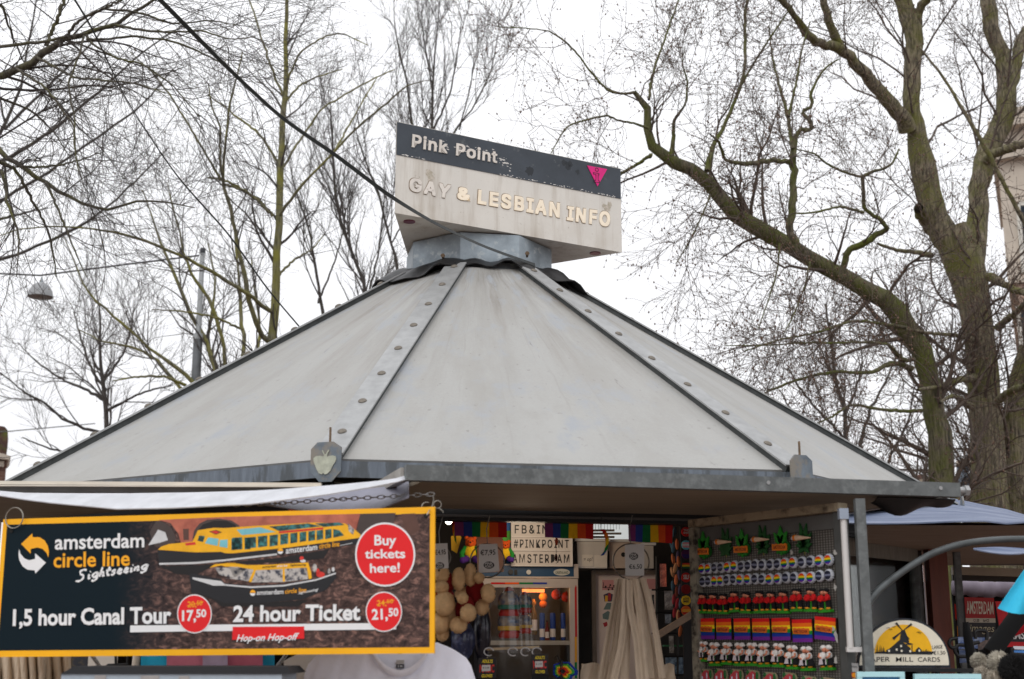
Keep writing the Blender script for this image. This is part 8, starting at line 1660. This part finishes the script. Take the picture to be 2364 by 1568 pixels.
# ================================================================ buildings behind
stone = mat('pale stone', (.50, .44, .37), .8, var=.14, scale=1.5, bump=.2, bscale=12)
tile = mat('dark roof tile', (.045, .05, .062), .6, var=.4, scale=6, stretch=(4, 1, 1), bump=.8, bscale=18)
def brickmat(name, c1, c2, mortar, sc):
    m = bpy.data.materials.new(name); m.use_nodes = True; n = m.node_tree; b = n.nodes['Principled BSDF']; b.inputs['Roughness'].default_value = .85
    t = n.nodes.new('ShaderNodeTexCoord'); mp = n.nodes.new('ShaderNodeMapping'); mp.inputs['Rotation'].default_value = (rad(90), 0, 0); br = n.nodes.new('ShaderNodeTexBrick'); br.inputs['Scale'].default_value = sc
    br.inputs['Color1'].default_value = (*c1, 1); br.inputs['Color2'].default_value = (*c2, 1); br.inputs['Mortar'].default_value = (*mortar, 1); br.inputs['Mortar Size'].default_value = .015
    n.links.new(t.outputs['Object'], mp.inputs[0]); n.links.new(mp.outputs[0], br.inputs['Vector']); n.links.new(br.outputs['Color'], b.inputs['Base Color']); return m
bk_pink = brickmat('pink brick', (.36, .19, .14), (.46, .26, .20), (.45, .38, .33), 4.5)
bk_dark = brickmat('brown brick', (.10, .045, .035), (.15, .07, .05), (.16, .12, .10), 4.5)
Yh = 34.0; _p = P(2242, 1100, Yh); f = Frame((_p.x, Yh, 0), (math.cos(rad(19.5)), -math.sin(rad(19.5)), 0), (0, 0, 1))
hs_ = thing('brick_house', 'brick house with dark tiled roof and white dormer between the trunks', 'house', tuple(Vector((P(2240, 1150, Yh).x, Yh, 0))))
def h8(x, y): return (1674 + x * .292, 1010 + y * .292)
def pr8(nm, pts, h0, h1, mm_, raw=False):
    m = MB(); m.prism(f, f.pxs(pts if raw else [h8(*p) for p in pts]), h0, h1); return m.build(nm, mm_, hs_)
g0 = f.px(2242, 1030); g1 = f.px(2300, 1030)
gx0, gx1 = f.px(2242, 1100)[0], f.px(2330, 1100)[0]
m = MB(); m.fbox(f, gx0, 0, gx1, f.px(2242, 1162)[1], -4, 0); m.prism(f, [(gx0, f.px(2242, 1162)[1]), (gx1, f.px(2242, 1162)[1]), (gx1, f.px(2250, 1030)[1]), (gx0 + .1, f.px(2250, 1035)[1])], -.4, 0); m.build('gable_wall', bk_pink, hs_)
pr8('roof', [(1850, 405), (1860, 365), (1952, 250), (1958, 405)], -.3, .05, tile); pr8('roof', [(1872, 192), (1945, 96), (1948, 205), (1900, 200)], -.3, .05, tile)
dm = pr8('dormer', [(1830, 235), (1942, 235), (1862, 362), (1835, 362)], -.3, .12, plain(120, 135, 150)); pr8('gutter', [(1826, 195), (1948, 196), (1948, 212), (1910, 232), (1826, 232)], -.3, .25, stone)
pr8('cornice', [(1880, 405), (1965, 405), (1962, 440), (1885, 442)], -.3, .3, stone); m = MB(); m.fbox(f, f.px(*h8(1890, 445))[0], 0, gx0 + .02, f.px(*h8(1890, 442))[1], -3.6, -.1); m.build('wall', stone, hs_)
m = MB(); c = f.pxs([h8(1905, 450), h8(1945, 510)]); m.fbox(f, c[0][0], c[1][1] - 1.2, c[1][0], c[0][1], -.099, -.05); m.build('window', plain(80, 95, 110, 20), hs_)
f2_ = face_frame(50); t = thing('chimney', 'far brick chimney with thin aerial just above the awning beam', 'chimney', tuple(Vector((P(2140, 1110, 50).x, 50, 0))))
c = f2_.pxs([h8(1553, 328), h8(1633, 400)]); m = MB(); m.fbox(f2_, c[0][0] + .1, 0, c[1][0] - .1, c[0][1] - .25, -1, 0); m.build('stack', bk_dark, t); m = MB(); m.fbox(f2_, c[0][0], c[0][1] - .2495, c[1][0], c[0][1], -1.1, .1); m.build('cap', mat('chimney cap', (.25, .2, .15), .8, var=.2), t)
m = MB()
for q in (.3, .7): m.tube([f2_.pt(c[0][0] + (c[1][0] - c[0][0]) * q, c[0][1], -.5), f2_.pt(c[0][0] + (c[1][0] - c[0][0]) * q, c[0][1] + .22, -.5)], .12, 10)
m.build('pots', bk_dark, t); m = MB(); a = f2_.pt(*f2_.px(*h8(1594, 325)), -.5); m.tube([a, f2_.pt(*f2_.px(*h8(1592, 250)), -.5)], .02, 5); m.tube([f2_.pt(*f2_.px(*h8(1588, 270)), -.5), f2_.pt(*f2_.px(*h8(1600, 268)), -.5)], .02, 5); m.build('aerial', plain(60, 60, 64), t)
Yb = 30.0; _p = P(2347, 700, Yb); f = Frame((_p.x, Yb, 0), (math.cos(rad(21.5)), -math.sin(rad(21.5)), 0), (0, 0, 1)); bg_ = thing('stone_building', 'tall pale stone and brick facade cut by the right edge', 'building', tuple(Vector((P(2400, 1100, Yb).x, Yb, 0))))
xl = f.px(2347, 700)[0]; xr = xl + 9; yv = lambda y: f.px(2350, y)[1]
m = MB(); m.fbox(f, xl, 0, xr, yv(960), -8, 0); m.fbox(f, xl + .05, yv(895), xr, yv(655), -8, -.02); m.build('wall', brickmat('facade brick', (.40, .26, .20), (.48, .33, .26), (.5, .44, .38), 4.5), bg_)
m = MB(); m.fbox(f, xl - .15, yv(655), xr, yv(250), -8, .1); m.build('stone_wall', stone, bg_)
for a, b, pr_o in ((960, 945, .25), (945, 905, .12), (905, 893, .35), (372, 350, .2), (300, 285, .3), (640, 655, -.05)):
    m = MB(); m.fbox(f, xl - pr_o, min(yv(a), yv(b)), xr, max(yv(a), yv(b)) - .004, -8, .1 + pr_o); m.build('cornice', stone, bg_)
for (x0, x1, y0, y1) in ((2356, 2400, 480, 620), (2356, 2400, 720, 860)):
    c = f.pxs([(x0, y0), (x1, y1)]); m = MB(); m.fbox(f, c[0][0] - .1, c[1][1] - .1, c[1][0], c[0][1] + .1, .1001, .16); w_ = m.build('window', mat('window frame cream', (.6, .58, .52), .6), bg_); m = MB(); m.fbox(f, c[0][0], c[1][1], c[1][0], c[0][1], .1605, .17); m.build('pane', plain(40, 48, 55, 15), w_)
Yc = 26.0; _p = P(0, 1000, Yc); f = Frame((_p.x, Yc, 0), (math.cos(rad(21)), math.sin(rad(21)), 0), (0, 0, 1)); t = thing('brick_chimney', 'mossy brown brick chimney stack at the left edge', 'chimney', tuple(Vector((P(-10, 1090, Yc).x, Yc, 0))))
def rz(x, y): return (x * .19136, 923.4 + y * .19136)
m = MB(); m.prism(f, f.pxs([rz(*p) for p in ((-200, 320), (20, 315), (60, 325), (95, 370), (100, 480), (92, 560), (75, 660), (-200, 660))]), -1.2, 0); m.build('stack', mix_layer(bk_dark.copy() if False else mat('mossy brick', (.075, .04, .03), .9, var=.4, scale=9, bump=.5, bscale=20), (.10, .12, .02), 2.2, .5, .62), t)
m = MB(); m.prism(f, f.pxs([rz(*p) for p in ((-200, 640), (20, 655), (130, 690), (100, 730), (-200, 700))]), -1.3, .15); m.build('cornice', stone, t)
m = MB(); c = f.pxs([rz(-200, 705), rz(68, 900)]); m.fbox(f, c[0][0], 0, c[1][0], c[0][1], -1.2, -.02); m.build('base', bk_dark, t)
m = MB(); c = f.pxs([rz(-100, 735), rz(45, 810)]); m.fbox(f, c[0][0], c[1][1], c[1][0], c[0][1], -.019, .05); m.build('stone_block', stone, t)
